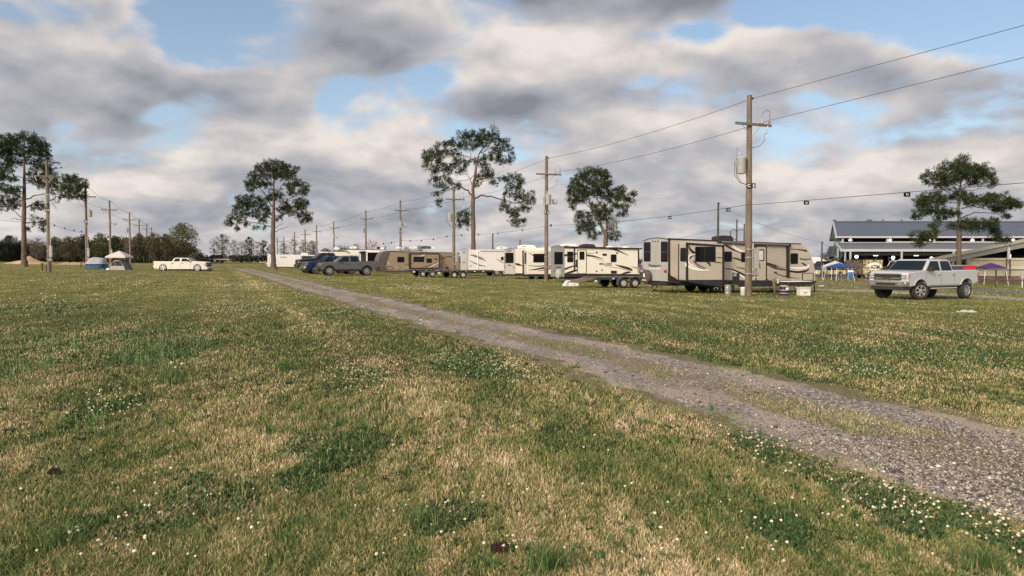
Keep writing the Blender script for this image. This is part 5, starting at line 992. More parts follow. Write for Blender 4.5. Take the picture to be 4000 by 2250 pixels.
# --- white corrugated camper
z3 = Zf(1450, 480, 2.2286)
corr = M('corrugated_white', (.78, .765, .73), .5, var=.04, grime=.15); a = NT(corr.node_tree); bw = a.n('ShaderNodeTexWave', bands_direction='Z'); a.put(bw.inputs[0], a.n('ShaderNodeTexCoord').outputs['Object']); bw.inputs['Scale'].default_value = 3.2
bp = a.n('ShaderNodeBump'); bp.inputs['Strength'].default_value = .6; bp.inputs['Distance'].default_value = .02; a.put(bp.inputs['Height'], bw.outputs['Fac']); a.put(corr.node_tree.nodes['Principled BSDF'].inputs['Normal'], bp.outputs[0])
fr, T = rv('travel_trailer', 'white corrugated camper with dark swooshes and a ladder on its rear wall', 1829.5, 73, 5.6, [(846, 1102), (1158, 1112), (1160, 1290), (846, 1290)], z3, corr, wheels=(3.05, 3.85), wr=.34, rear=(M('corr_grey', (.42, .43, .42), .5, grime=.2), .5), rim='steel')
for pts_, wd_ in [([(855, 1148), (900, 1160), (950, 1180), (1005, 1206)], [2, 8, 10, 2]), ([(870, 1145), (930, 1160), (990, 1185)], [2, 5, 2]), ([(855, 1200), (900, 1220), (950, 1240), (1000, 1248)], [2, 7, 8, 2]), ([(1085, 1180), (1120, 1200), (1152, 1222)], [2, 6, 3])]: plate(fr, z3, swoosh(pts_, wd_), .012, lt, 'decal', T)
plate(fr, z3, [(946, 1102), (1156, 1104), (1156, 1114), (946, 1112)], .12, swt, 'awning_roller', T); plate(fr, z3, rrect(926, 1112, 932, 1270), .05, swt, 'awning_arm', T); plate(fr, z3, rrect(862, 1240, 874, 1248), .02, lt, 'outlet_cover', T); plate(fr, z3, rrect(1076, 1142, 1092, 1166, 2), .02, swt, 'fridge_vent', T); win(fr, z3, 1130, 1165, 1152, 1196, .02, T, r=4, fw=3)
m = MB()
for s_ in (822, 836): p = fr.Rr(*z3(s_, 1100), .1); m.tube([(-.1, p[0], 2.75), (-.1, p[0], .55)], .015, 5)
pa, pb = fr.Rr(*z3(822, 1100), .1)[0], fr.Rr(*z3(836, 1100), .1)[0]
for k in range(7): m.tube([(-.1, pa, .7 + .3 * k), (-.1, pb, .7 + .3 * k)], .012, 4)
m.build('ladder', steel, T)
for x_ in (798, 806, 814): plate(fr, z3, rrect(x_, 1110, x_ + 4, 1115), .05, blk, 'marker_lamp', T, 'R')
ptext(fr, z3, 'Hawk', 798, 1122, 820, 1134, .04, lt, T, 'R', bold=.02); plate(fr, z3, [(795, 1218), (808, 1206), (822, 1218)], .04, lt, 'decal', T, 'R'); ac(fr, T, 3.6, 1.0, 2.68, .9)
vent(T, 4.3, 1.1, 2.68)
MB().box(.1, 5.4, .3, 2.1, .3, .5).build('chassis', blk, T)
# --- brown camper with covered nose
z2 = Zf(1450, 950, 6.44)
fr, T = rv('travel_trailer', 'brown tan camper with slide-out and a grey cover over its nose', 1480, 81, 8.5, [(480, 205), (2220, 245), (2225, 660), (1500, 680), (400, 700), (375, 640), (360, 560), (400, 440), (440, 300)], z2, brn, wheels=(4.4, 5.2), wr=.34)
plate(fr, z2, [(380, 698), (1800, 668), (1800, 720), (380, 722)], .02, skirt, 'skirt', T); plate(fr, z2, [(470, 200), (2220, 240), (2220, 252), (470, 215)], .03, dkbr, 'roof_trim', T)
P = [fr.S(*z2(a_, b_)) for a_, b_ in [(490, 196), (400, 192), (330, 205), (260, 260), (210, 360), (180, 480), (170, 580), (210, 680), (280, 715), (400, 702), (372, 640), (360, 560), (400, 440), (440, 300)]]
mc = MB().xz(P, -.06, 2.46); cv = mc.build('nose_cover', M('vinyl_cover', (.085, .075, .075), .45, var=.35, scale=3, bump=.9), T, bevel=.06, smooth=50)
P_ = [fr.S(*z2(a_, b_)) for a_, b_ in ((480, 192), (480, 176), (2220, 232), (2220, 246))]; MB().xz(P_, .3, 2.2).build('roof', roofm, T)
x0, zt_ = fr.S(*z2(965, 250), .5); x1, _ = fr.S(*z2(1722, 270), .5); _, zb_ = fr.S(*z2(965, 640), .5)
sl_ = MB().box(x0, x1, -.5, .05, zb_, zt_).build('slide_out', dkbr, T, bevel=.015); plate(fr, z2, rrect(1010, 285, 1700, 615, 4), .51, brn, 'slide_panel', sl_, inn=-.49)
win(fr, z2, 1060, 340, 1334, 474, .52, sl_, r=14, fw=12, bars=1); win(fr, z2, 1388, 384, 1528, 494, .52, sl_, r=12, fw=12, bars=1); plate(fr, z2, rrect(1588, 382, 1658, 418), .52, dkbr, 'fridge_vent', sl_, inn=-.49)
win(fr, z2, 655, 342, 832, 480, .02, T, r=14, fw=10); h_ = plate(fr, z2, rrect(403, 578, 552, 672, 10), .02, dkbr, 'baggage_hatch', T); plate(fr, z2, rrect(414, 590, 540, 662, 6), .03, brn, 'hatch_panel', h_)
for pts_, wd_, mt_, of_ in [([(395, 455), (480, 545), (620, 620), (780, 665), (920, 682)], [4, 12, 14, 12, 3], swt, .012), ([(450, 520), (560, 600), (700, 650), (850, 672)], [3, 10, 10, 2], dkbr, .015), ([(1760, 400), (1850, 355), (1960, 340), (2100, 340)], [3, 16, 22, 26], MATS['decal_brown'], .012), ([(850, 555), (960, 535), (1000, 520)], [2, 14, 14], MATS['decal_brown'], .012),
        ([(865, 600), (1010, 612)], [3, 14], swt, .012), ([(1730, 462), (1790, 448)], [14, 4], swt, .012), ([(2100, 300), (2215, 310)], [10, 10], swt, .012)]: plate(fr, z2, swoosh(pts_, wd_), of_, mt_, 'decal', T)
for pts_, wd_, mt_ in [([(1440, 612), (1580, 545), (1700, 492)], [4, 18, 18], swt), ([(1280, 600), (1450, 570), (1700, 480)], [2, 22, 12], MATS['decal_brown']), ([(1010, 520), (1100, 480)], [14, 5], MATS['decal_brown']), ([(1230, 330), (1350, 288)], [10, 14], swt), ([(1340, 335), (1440, 318)], [16, 3], MATS['decal_brown'])]: plate(fr, z2, swoosh(pts_, wd_), .512 + .002 * random.random(), mt_, 'decal', sl_, inn=-.49)
plate(fr, z2, rrect(1870, 590, 1950, 640), .02, dkbr, 'water_heater_door', T); plate(fr, z2, rrect(1875, 532, 1915, 552, 9), .02, dkbr, 'port_cover', T)
ac(fr, T, fr.S(*z2(1310, 180))[0], .9, 2.72, 1.0, M('ac_dark', (.10, .09, .085), .5), 1.2); ac(fr, T, fr.S(*z2(1030, 180))[0], .7, 2.72, .8); vent(T, fr.S(*z2(680, 180))[0], .8, 2.72, None, .6, .2); vent(T, fr.S(*z2(1560, 180))[0], .8, 2.7); MB().box(.3, 8, .3, 2.1, .3, .5).build('chassis', blk, T)
MB().tube([(-.2, 1.2, .5), (-1.3, 1.2, .45)], .07, 6).tube([(-1.0, 1.2, .5), (-1.0, 1.2, 0)], .04, 6).build('tow_hitch', blk, T)
# --- white camper with black screened end
z6 = Zf(1350, 850, 7.247)
fr, T = rv('travel_trailer', 'white camper with a black screened slide-out, behind the grey pickup', 1372, 90, 9, [(-20, 905), (700, 915), (2050, 945), (2050, 1420), (260, 1420), (230, 1200), (160, 1010)], z6, rvwhite, wheels=(4, 5), wr=.34, rim='steel')
plate(fr, z6, [(-20, 895), (2050, 932), (2050, 945), (-20, 908)], .02, dkbr, 'roof_trim', T); d_ = plate(fr, z6, rrect(258, 1045, 382, 1400, 14), .02, rvgrey, 'entry_door', T); plate(fr, z6, rrect(266, 1055, 374, 1390, 12), .03, rvwhite, 'door_panel', d_)
plate(fr, z6, rrect(620, 985, 1300, 1290), .35, Mglass(), 'screen_wall', T); plate(fr, z6, [(530, 955), (620, 950), (622, 1400), (592, 1400), (590, 1040), (560, 985)], .38, rvwhite, 'slide_frame', T); plate(fr, z6, [(620, 950), (1300, 950), (1300, 990), (620, 985)], .38, rvwhite, 'slide_header', T)
plate(fr, z6, [(440, 1000), (590, 990), (590, 1290), (440, 1290)], .2, M('screen_dark', (.03, .03, .035), .5), 'screen_end', T); plate(fr, z6, [(380, 985), (440, 955), (560, 945), (600, 975), (450, 1000)], .45, dkbr, 'canopy', T)
vent(T, fr.S(*z6(930, 900))[0], .8, 2.75, blk, .5, .3); vent(T, fr.S(*z6(1010, 900))[0], .6, 2.72); ac(fr, T, -.2 + .3, .8, 2.8, .8)
# --- white sloped-front camper
zz1 = Zf(1050, 950, 5.7244)
fr, T = rv('travel_trailer', 'white camper with sloped front, behind the blue and black pickups', 1243, 98, 5, [(1105, 265), (1205, 182), (1830, 190), (1880, 250), (1880, 560), (1100, 560)], zz1, cream, wheels=(2, 2.9), wr=.34, rim='steel')
win(fr, zz1, 1258, 240, 1390, 304, .02, T, r=6, fw=6); plate(fr, zz1, [(1205, 178), (1830, 186), (1830, 192), (1205, 186)], .03, dkbr, 'roof_trim', T); plate(fr, zz1, [(1806, 200), (1860, 210), (1878, 250), (1878, 320), (1806, 320)], .03, rvgrey, 'end_panel', T); vent(T, fr.S(*zz1(1480, 180))[0], .6, 2.7, None, .7, .35)
# --- enclosed cargo trailer
fr, T = rv('cargo_trailer', 'long white enclosed cargo trailer with a black open hatch, behind the middle pine', 1072, 115, 9, [(-10, 248), (1250, 268), (1400, 290), (1400, 540), (160, 528), (-10, 528)], zz1, rvwhite, wheels=(3.1, 4.0), wr=.30, rim='steel')
T['category'] = 'cargo trailer'; T['group'] = 'trailers parked behind the trees'
plate(fr, zz1, rrect(716, 286, 1180, 402), .02, blk, 'side_hatch', T); plate(fr, zz1, rrect(716, 290, 742, 398), .03, steel, 'hatch_frame', T); plate(fr, zz1, [(160, 526), (1400, 538), (1400, 552), (160, 548)], .02, dkbr, 'skirt', T); vent(T, fr.S(*zz1(728, 250))[0], .6, 2.0, None, 1.2, .3)
ptext(fr, zz1, 'Stampede', 255, 292, 402, 335, .012, rvgrey, T, bold=.02, shear=.3)
# ---------------------------------------------------------------- flat trailers
def flat(label, px, Y, L, wxs, zd=.62, wr=.33, tongue=-1, rear_deck=True, rim='steel', extra=0, Wd=2.0):
    fr = Frame(px, Y, RA); t = thing('car_trailer', label, 'flat trailer', fr.O, RA, 'flat car trailers in front of the campers'); k = MB().box(0, L, .0, .08, zd - .12, zd).box(0, L, Wd - .08, Wd, zd - .12, zd).box(0, .08, 0, Wd, zd - .12, zd).box(L - .08, L, 0, Wd, zd - .12, zd)
    for i in range(int(L / .6)): k.box(.3 + .6 * i, .36 + .6 * i, 0.1, Wd - .1, zd - .10, zd - .03)
    k.build('frame', M('trailer_paint', (.035, .036, .042), .5, var=.2), t)
    m = MB()
    for i in range(12): m.box(.02, L - .02, .02 + (Wd - .04) / 12 * i, (Wd - .04) / 12 * (i + .9), zd + .003, zd + .04)
    m.build('deck', Mwood('deck_boards', (.10, .075, .06), (.6, 9, 9)), t)
    for s_ in wxs:
        for y_, sd_ in ((-.24, -1), (Wd + .24, 1)): wheel(t, s_, y_, fr.g(s_, y_) + wr, wr, .21, sd_, rim, rmat=M('steel_rim', (.62, .60, .56), .45, .3, grime=.2), rr=.58)
    for y0, y1 in ((-.27, -.02), (Wd + .02, Wd + .27)):
        pts_ = []; c0, c1 = wxs[0], wxs[-1]; r_ = wr + .10; zc = wr - .03
        for a_ in range(195, 60, -15): pts_.append((c0 + r_ * math.cos(R(a_)), zc + r_ * math.sin(R(a_))))
        for a_ in range(120, -20, -15): pts_.append((c1 + r_ * math.cos(R(a_)), zc + r_ * math.sin(R(a_))))
        fd = MB()
        for (xa_, za_), (xb_, zb2) in zip(pts_, pts_[1:]):
            dv = Vector((xb_ - xa_, zb2 - za_)).normalized() * .02; fd.xz([(xa_, za_), (xb_, zb2), (xb_ + dv.y, zb2 - dv.x), (xa_ + dv.y, za_ - dv.x)], y0, y1)
        fd.build('fender', M('fender_grey', (.075, .08, .09), .4, .1), t)
    tx_ = -1.3 if tongue < 0 else L + 1.3; e_ = 0 if tongue < 0 else L
    MB().tube([(e_, .3, zd - .08), (tx_, Wd / 2, zd - .1), (e_, Wd - .3, zd - .08)], .05, 4).tube([(tx_ * .8 + e_ * .2, Wd / 2, zd + .25), (tx_ * .8 + e_ * .2, Wd / 2, 0)], .03, 6).build('tongue', MATS['trailer_paint'], t)
    for s_ in (.3, .45, .62, .78): MB().box(L * s_, L * s_ + .16, -.012, .002, zd - .09, zd - .03).build('reflector', swt, t)
    MB().box(.0, .12, .1, .5, zd - .25, zd - .12).build('tail_lamp', swt, t)
    return fr, t
fr, t = flat('black flat car trailer with white wheels between the cream and taupe campers', 2330, 44.6, 3.6, (1.75, 2.55), .62, .30, 1)
rp = MB().prism([(0, .1, .60), (0, .9, .60), (-1.05, .9, .34), (-1.05, .1, .34)], [(0, .1, .56), (0, .9, .56), (-1.05, .9, .30), (-1.05, .1, .30)]).prism([(0, 1.1, .60), (0, 1.9, .60), (-1.05, 1.9, .34), (-1.05, 1.1, .34)], [(0, 1.1, .56), (0, 1.9, .56), (-1.05, 1.9, .30), (-1.05, 1.1, .30)]); rp.build('ramp', Mwood('ramp_boards', (.12, .085, .065), (.6, 9, 9)), t)
flat('black flat car trailer with two white wheels in front of the white corrugated camper', 1717, 63.5, 5.0, (1.25, 2.05), .62, .28, -1)
fr, t = flat('black flat car trailer with grey wheels in front of the brown camper', 1618, 65.5, 3.4, (.75, 1.62), .66, .28, -1)
# pallets / tow dolly piled items
# ---------------------------------------------------------------- pickups
def pickup(label, px, Y, ang, paint, L=5.7, Wd=1.95, clr=.5, hood=1.2, belt=1.22, roof=1.85, wr=.40, rim='spoke', spokes=6, steer=0.0, mirror=False, cab=(1.45, 2.3, 3.65, 3.85), bed=1.28, wx=(.98, 4.55), chromef=True, nose=.0, flipside=False, group='pickup trucks on the field', name='pickup_truck', cat='pickup truck', tow=False, arch=.12, badge=None, rmat=None, bump=None):
    """x: nose 0 -> tail L, y: 0 one side -> Wd other side"""
    fr = Frame(px, Y, ang); O = fr.O.copy()
    if flipside: O = O - fr.n * Wd; O.z = gz(O.x)
    t = thing(name, label, cat, O, ang, group)
    g0 = lambda x_, y_: gz((O + fr.d * x_ + fr.n * y_).x) - O.z
    c0, c1, c2, c3 = cab; ra = wr + arch; P = [(0.10, clr + .02), (0.02, clr + .18), (0.0, hood - .22), (.05, hood - .06), (.20, hood + .0), (.75, hood + .045), (c0, hood + .09), (c0 + .12, belt + .02), (c3 - .02, belt + .03), (c3 + .03, bed), (L - .06, bed + .01), (L, bed - .05), (L - .01, clr + .32), (L - .10, clr + .12)]
    zc = wr + g0(wx[1], 0) * 0
    for cx_ in (wx[1], wx[0]):
        P.append((cx_ + ra + .05, clr + (.06 if cx_ == wx[1] else 0)))
        for a_ in range(0, 181, 15):
            z_ = zc + ra * math.sin(R(a_))
            if z_ > clr + .02: P.append((cx_ + ra * math.cos(R(a_)), z_))
        P.append((cx_ - ra - .03, clr))
    lim = lambda p: p
    MB().xz(P, 0, Wd).build('body', paint, t, bevel=.055, seg=3, smooth=35)
    MB().box(wx[0] - ra - .1, wx[1] + ra, .2, Wd - .2, clr - .12, clr + .35).box(.25, 1.9, .25, Wd - .25, clr - .05, clr + .3).build('underbody', blk, t)
    for x_ in wx: MB().box(x_ - ra - .03, x_ + ra + .03, .30, Wd - .30, clr - .1, wr + ra + .0).build('wheel_well', blk, t)
    # cab
    lo, hi = .03, .17; zb = belt - .03; zt = roof
    A = [(c0, lo, zb), (c3, lo, zb), (c3, Wd - lo, zb), (c0, Wd - lo, zb)]; B = [(c1, hi, zt), (c2, hi, zt), (c2, Wd - hi, zt), (c1, Wd - hi, zt)]
    cb = MB().add(A + B, [(0, 1, 2, 3), (4, 5, 6, 7), (0, 1, 5, 4), (1, 2, 6, 5), (2, 3, 7, 6), (3, 0, 4, 7)]).build('cab', paint, t, bevel=.06, seg=3, smooth=40)
    gl = Mglass('car_glass', (.006, .012, .018), .05)
    def sideq(f0, f1, g0_, g1_, side, out=.006, rake=(0, 0)):
        V_ = []
        for (f_, g_) in ((f0 - rake[0], g0_), (f1, g0_), (f1 - rake[1], g1_), (f0 + 0, g1_)):
            zz_ = zb + (zt - zb) * g_; xa = c0 + (c1 - c0) * g_; xb = c3 + (c2 - c3) * g_; yy_ = lo + (hi - lo) * g_
            V_.append((f_, (yy_ - out) if side < 0 else (Wd - yy_ + out), zz_))
        return V_
    for side in (-1, 1):
        xm = (c0 + c3) / 2 + .18
        fa = sideq(0, 0, .12, .86, side)
        def xe(g_, front): return (c0 + (c1 - c0) * g_ + .14) if front else (c3 + (c2 - c3) * g_ - .13)
        for (xa0, xa1, xb0, xb1) in ((xe(.12, 1) + .08, xm - .06, xe(.86, 1) + .02, xm - .10), (xm + .07, xe(.12, 0), xm + .06, xe(.86, 0) - .02)):
            def pt(x_, g_, o_=.008):
                yy_ = lo + (hi - lo) * g_; return (x_, (yy_ - o_) if side < 0 else (Wd - yy_ + o_), zb + (zt - zb) * g_)
            q_ = [pt(xa0, .12), pt(xa1, .12), pt(xb1, .86), pt(xb0, .86)]; q2 = [(a_, b_ + .02 * -side, c_) for a_, b_, c_ in q_]
            MB().prism(q_, q2).build('side_window', gl, t)
    # windscreen and rear window
    def fq(xa, xb, g_, o_): return xa + (xb - xa) * g_ + o_
    for (xa, xb, o_, nm_) in ((c0, c1, -.012, 'windscreen'), (c3, c2, .012, 'rear_window')):
        q_ = [(fq(xa, xb, .10, o_), .12, zb + (zt - zb) * .10), (fq(xa, xb, .10, o_), Wd - .12, zb + (zt - zb) * .10), (fq(xa, xb, .90, o_), Wd - .24, zb + (zt - zb) * .90), (fq(xa, xb, .90, o_), .24, zb + (zt - zb) * .90)]
        MB().prism(q_, [(a_ - o_ * 2, b_, c_) for a_, b_, c_ in q_]).build(nm_, gl, t)
    ft = chrome if chromef else M('black_plastic', (.03, .03, .032), .5)
    # face: grille, lamps, bumper
    gr_ = MB().box(-.035, .03, .30, Wd - .30, clr + .29, hood - .10).build('grille', blk, t)
    for z_ in (clr + .31, (clr + hood + .12) / 2, hood - .09): MB().box(-.05, .01, .28, Wd - .28, z_ - .022, z_ + .022).build('grille_bar', ft, gr_)
    if badge: MB().yz([(Wd / 2 + a_, (clr + hood + .12) / 2 + b_) for a_, b_ in ((-.17, -.03), (-.06, -.03), (-.05, -.07), (.05, -.07), (.06, -.03), (.17, -.03), (.17, .03), (.06, .03), (.05, .07), (-.05, .07), (-.06, .03), (-.17, .03))], -.065, -.045).build('emblem', M('emblem_gold', (.06, .05, .045), .3), gr_)
    for y0, y1 in ((.04, .36), (Wd - .36, Wd - .04)):
        h_ = MB().box(-.015, .16, y0, y1, clr + .36, hood - .14).build('headlight', M('lens', (.28, .29, .31), .1, .3, var=.2, scale=12), t, bevel=.02)
        MB().box(-.025, .02, y0 + .06, y1 - .08, clr + .48, hood - .24).build('bulb', M('lens_bright', (.85, .85, .83), .08), h_)
    for s_ in (-.006, Wd - .014): MB().box(.10, .20, s_, s_ + .02, clr + .44, clr + .60).build('side_marker', M('amber', (.55, .16, .02), .3), t)
    bm_ = MB().box(-.16, .18, -.015, Wd + .015, clr + .02, clr + .30).build('front_bumper', bump or ft, t, bevel=.05, seg=3, smooth=40)
    MB().box(-.168, -.12, .5, Wd - .5, clr + .08, clr + .19).build('bumper_intake', blk, bm_)
    for y_ in (.26, Wd - .26): MB().box(-.172, -.12, y_ - .09, y_ + .09, clr + .08, clr + .19).build('fog_lamp', MATS['lens'], bm_)
    MB().box(-.06, .5, .12, Wd - .12, clr - .14, clr + .02).build('air_dam', MATS.get('black_plastic') or M('black_plastic', (.03, .03, .032), .5), t, bevel=.03)
    MB().box(L - .05, L + .12, .05, Wd - .05, clr + .1, clr + .26).build('rear_bumper', ft, t, bevel=.03)
    for y0, y1 in ((-.008, .14), (Wd - .14, Wd + .008)): MB().box(L - .10, L + .008, y0, y1, bed - .44, bed - .10).build('tail_light', red, t, bevel=.015)
    MB().box(c3 + .12, L - .08, .10, Wd - .10, bed - .02, bed + .012).build('bed_cover', blk, t)
    xm = (c0 + c3) / 2 + .18
    for s_, o_ in ((0, -1), (Wd, 1)):
        for x_ in (xm - .32, c3 - .22): MB().box(x_, x_ + .22, s_ - .025 if o_ < 0 else s_, s_ if o_ < 0 else s_ + .025, belt - .20, belt - .15).build('door_handle', ft, t, bevel=.008)
        for x_ in (c0 + .22, xm, c3 + .01): MB().box(x_, x_ + .015, s_ - .003 if o_ < 0 else s_ - .01, s_ + .01 if o_ < 0 else s_ + .003, clr + .12, belt - .02).build('panel_gap', blk, t)
        MB().box(c0 + .28, c0 + .44, s_ - .26 if o_ < 0 else s_ + .05, s_ - .05 if o_ < 0 else s_ + .26, belt + .0, belt + .24).tube([(c0 + .34, s_, belt + .06), (c0 + .34, s_ + .15 * o_, belt + .08)], .025, 5).build('mirror', M('mirror_housing', (.03, .022, .02), .4), t, bevel=.02)
        MB().box(wx[0] + ra + .15, wx[1] - ra - .15, s_ - .004 if o_ < 0 else s_ - .004, s_ + .004, clr + .02, clr + .08).tube([(wx[0] + ra + .1, s_ + .05 * o_, clr - .09), (wx[1] - ra - .4, s_ + .05 * o_, clr - .09)], .045, 6).build('running_board', ft if chromef else blk, t)
        for x_ in wx:
            m = MB(); ring = [(x_ + (ra + .05) * math.cos(R(a_)), zc + (ra + .05) * math.sin(R(a_))) for a_ in range(-5, 186, 10)]; ring = [p for p in ring if p[1] > clr]; inn = [(x_ + (ra - .005) * math.cos(R(a_)), zc + (ra - .005) * math.sin(R(a_))) for a_ in range(185, -6, -10)]; inn = [p for p in inn if p[1] > clr]
            if arch > .05: m.xz(ring + inn, s_ - .025 if o_ < 0 else s_ - .005, s_ + .005 if o_ < 0 else s_ + .025).build('wheel_arch', paint, t)
            MB().xz([(x_ + (ra - .01) * math.cos(R(a_)), zc + (ra - .01) * math.sin(R(a_))) for a_ in range(0, 360, 20)], s_ + .03 if o_ < 0 else s_ - .35, s_ + .35 if o_ < 0 else s_ - .03) if 0 else None
    for i, x_ in enumerate(wx):
        for y_, sd_ in ((-.015, -1), (Wd + .015, 1)): wheel(t, x_, y_, g0(x_, y_) + wr, wr, .28, sd_, rim, spokes=spokes, steer=steer if i == 0 else 0, rmat=rmat, rr=.80 if rmat else .62)
    MB().tube([(c2 - .6, .5, zt), (c2 - .45, .5, zt + .09)], .02, 4).build('antenna', blk, t)
    return fr, t
silver = M('paint_silver', (.47, .50, .53), .34, .08, .03, coat=.5); dgrey = M('paint_grey', (.085, .092, .094), .35, .15, .04, coat=.4); navy = M('paint_navy', (.010, .030, .11), .3, .1, .05, coat=.5); blackp = M('paint_charcoal', (.016, .018, .030), .3, .1, .05, coat=.5); beige = M('paint_champagne', (.66, .62, .56), .38, .12, .04, coat=.4)
fr, t = pickup('silver crew cab pickup on big tyres, parked on the grass in front of the barn', 3545, 34.3, R(28.8), silver, L=5.75, Wd=1.98, clr=.60, hood=1.30, belt=1.32, roof=1.90, wr=.42, steer=R(-24), wx=(1.02, 4.75), cab=(1.22, 1.90, 3.52, 3.72), bed=1.38, badge=True, group=None, arch=.13)
pickup('grey crew cab pickup with bright rims beside the covered camper nose', 1246, 67, R(22), dgrey, L=5.45, Wd=1.95, clr=.48, hood=1.15, belt=1.20, roof=1.80, wr=.40, chromef=False, cab=(1.45, 2.2, 3.6, 3.75), bed=1.28, wx=(.95, 4.35))
pickup('dark blue pickup between the grey and the black pickups', 1196, 71.5, R(30), navy, L=5.4, Wd=1.95, clr=.46, hood=1.16, belt=1.2, roof=1.78, wr=.40, cab=(1.4, 2.2, 3.5, 3.7), spokes=5)
pickup('black pickup with raised hood scoop, farthest of the three parked together', 1168, 76, R(27), blackp, L=5.6, Wd=2.0, clr=.62, hood=1.42, belt=1.45, roof=2.10, wr=.42, chromef=False, cab=(1.5, 2.35, 3.7, 3.9), bed=1.5)
pickup('lowered champagne pickup with large white rims, alone on the left field', 805, 79, R(184), beige, L=5.5, Wd=1.95, clr=.16, hood=.98, belt=1.02, roof=1.42, wr=.36, flipside=True, cab=(1.4, 2.0, 3.35, 3.55), bed=1.05, wx=(.9, 4.45), rmat=M('white_rim', (.80, .79, .77), .4), arch=.02, chromef=False, spokes=6, bump=beige)
# ---------------------------------------------------------------- far vehicles on the right
def farcar(label, px, Y, ang, lower, upper, L=4.7, H=1.35, van=False, name='parked_car', cat='car', group='vehicles parked by the barn'):
    fr = Frame(px, Y, ang); t = thing(name, label, cat, fr.O, ang, group); Wd = 1.8; wr = .32
    def arcs(x_): return [(x_ + .40 * math.cos(R(a_)), .30 + .40 * math.sin(R(a_))) for a_ in range(0, 181, 20)]
    b_ = .62 * H; P = [(.0, .25), (0, b_ * .9), (.1, b_), (1.3, b_ + .05), (L - .1, b_ + .04), (L, b_ * .9), (L, .3)] + arcs(L - .95) + arcs(.85)
    MB().xz(P, 0, Wd).build('body', lower, t, bevel=.04, smooth=40)
    hi_ = H if not van else H; C_ = [(1.25, b_ + .03), (1.75, hi_ - .04), (2.0, hi_), ((3.0 if not van else L - .3), hi_), ((3.35 if not van else L - .1), b_ + .03)]
    MB().xz(C_, .12, Wd - .12).build('cab', upper, t, bevel=.04, smooth=40)
    w_ = [(1.55, b_ + .1), (1.86, hi_ - .1), ((2.95 if not van else L - .5), hi_ - .1), ((3.1 if not van else L - .4), b_ + .1)]
    MB().xz(w_, .105, .13).build('side_window', Mglass(), t); MB().prism([(1.24, .3, b_ + .06), (1.24, Wd - .3, b_ + .06), (1.68, Wd - .35, hi_ - .08), (1.68, .35, hi_ - .08)], [(1.30, .3, b_ + .06), (1.30, Wd - .3, b_ + .06), (1.74, Wd - .35, hi_ - .08), (1.74, .35, hi_ - .08)]).build('windscreen', MATS.get('car_glass'), t)
    MB().box(-.02, .03, .15, Wd - .15, b_ * .55, b_ * .85).build('grille', blk, t); MB().box(-.08, .06, 0, Wd, .25, b_ * .5).build('front_bumper', chrome, t, bevel=.02)
    for y_ in (.12, Wd - .32): MB().box(-.03, .03, y_, y_ + .2, b_ * .58, b_ * .82).build('headlight', MATS['lens_bright'], t)
    for x_ in (.85, L - .95):
        for y_, sd_ in ((.02, -1), (Wd - .02, 1)): wheel(t, x_, y_, gz((fr.O + fr.d * x_).x) - fr.O.z + wr * .9, wr, .2, sd_, rr=.7)
    return t
crm = M('paint_cream', (.66, .57, .34), .3, .1, .05, coat=.5)
farcar('lowered cream and black two tone pickup under the blue canopy', 3192, 96, R(16), crm, blackp, 4.6, 1.28, name='classic_pickup', cat='pickup truck')
farcar('dark grey blue utility vehicle at the left edge of the parking lot', 3172, 112, R(10), M('paint_slate', (.07, .085, .12), .35, .3, coat=.4), MATS['paint_charcoal'], 4.4, 2.1, True, name='parked_suv', cat='car')
farcar('dark van cab between the printed trailer and the silver pickup', 3462, 104, R(8), MATS['paint_charcoal'], rvwhite, 4.2, 2.3, True, name='parked_van', cat='van')
farcar('small dark vehicle far off at the end of the field', 795, 176, R(5), MATS['paint_charcoal'], MATS['paint_charcoal'], 4.8, 1.9, True, name='parked_car', cat='car', group=None)
# printed cash machine trailer
fr = Frame(3372, 90, R(2)); t = thing('cash_machine_trailer', 'trailer printed in brown and yellow rocks with big ATM lettering', 'trailer', fr.O, R(2))
cam_ = bpy.data.materials.new('printed_wrap'); cam_.use_nodes = True; a = NT(cam_.node_tree); b = cam_.node_tree.nodes['Principled BSDF']; tt = a.n('ShaderNodeTexCoord').outputs['Object']
a.put(b.inputs['Base Color'], a.ramp(a.noise(tt, 3.2, 5, .6, 1.2), [(.38, (.06, .045, .035)), (.47, (.30, .24, .12)), (.55, (.50, .43, .20)), (.66, (.62, .55, .30))])); b.inputs['Roughness'].default_value = .5
cam2 = bpy.data.materials.new('printed_end'); cam2.use_nodes = True; a = NT(cam2.node_tree); b = cam2.node_tree.nodes['Principled BSDF']; tt = a.n('ShaderNodeTexCoord').outputs['Object']
a.put(b.inputs['Base Color'], a.ramp(a.noise(tt, 4, 5, .6, 1.0), [(.4, (.035, .03, .025)), (.52, (.12, .09, .07)), (.65, (.22, .18, .15))]))
MB().box(0, 2.4, 0, 1.9, .45, 2.25).build('body', cam_, t, bevel=.03); MB().box(-1.25, -.02, 0.02, 1.88, .45, 2.2).build('front_section', cam2, t, bevel=.05); MB().box(-1.3, 2.5, -.03, 1.93, 2.26, 2.36).build('roof', dkbr, t)
MB().xz([(1.35 + .95 * math.cos(R(a_)), 1.35 + .52 * math.sin(R(a_)) * (1.1 if math.sin(R(a_)) > 0 else .7)) for a_ in range(0, 360, 15)], -.02, .01).build('sign_panel', swt, t)
textmesh('lettering', 'ATM', M('letter_maroon', (.10, .02, .02), .5), Matrix(((1, 0, 0, 1.42), (0, 0, -1, -.026), (0, 1, 0, 1.36), (0, 0, 0, 1))), 1.15, .52, t, .004, .03); textmesh('lettering', 'E', M('letter_red', (.5, .03, .02), .5), Matrix(((1, 0, 0, .62), (0, 0, -1, -.026), (0, 1, 0, 1.36), (0, 0, 0, 1))), .2, .36, t, .004, .03)
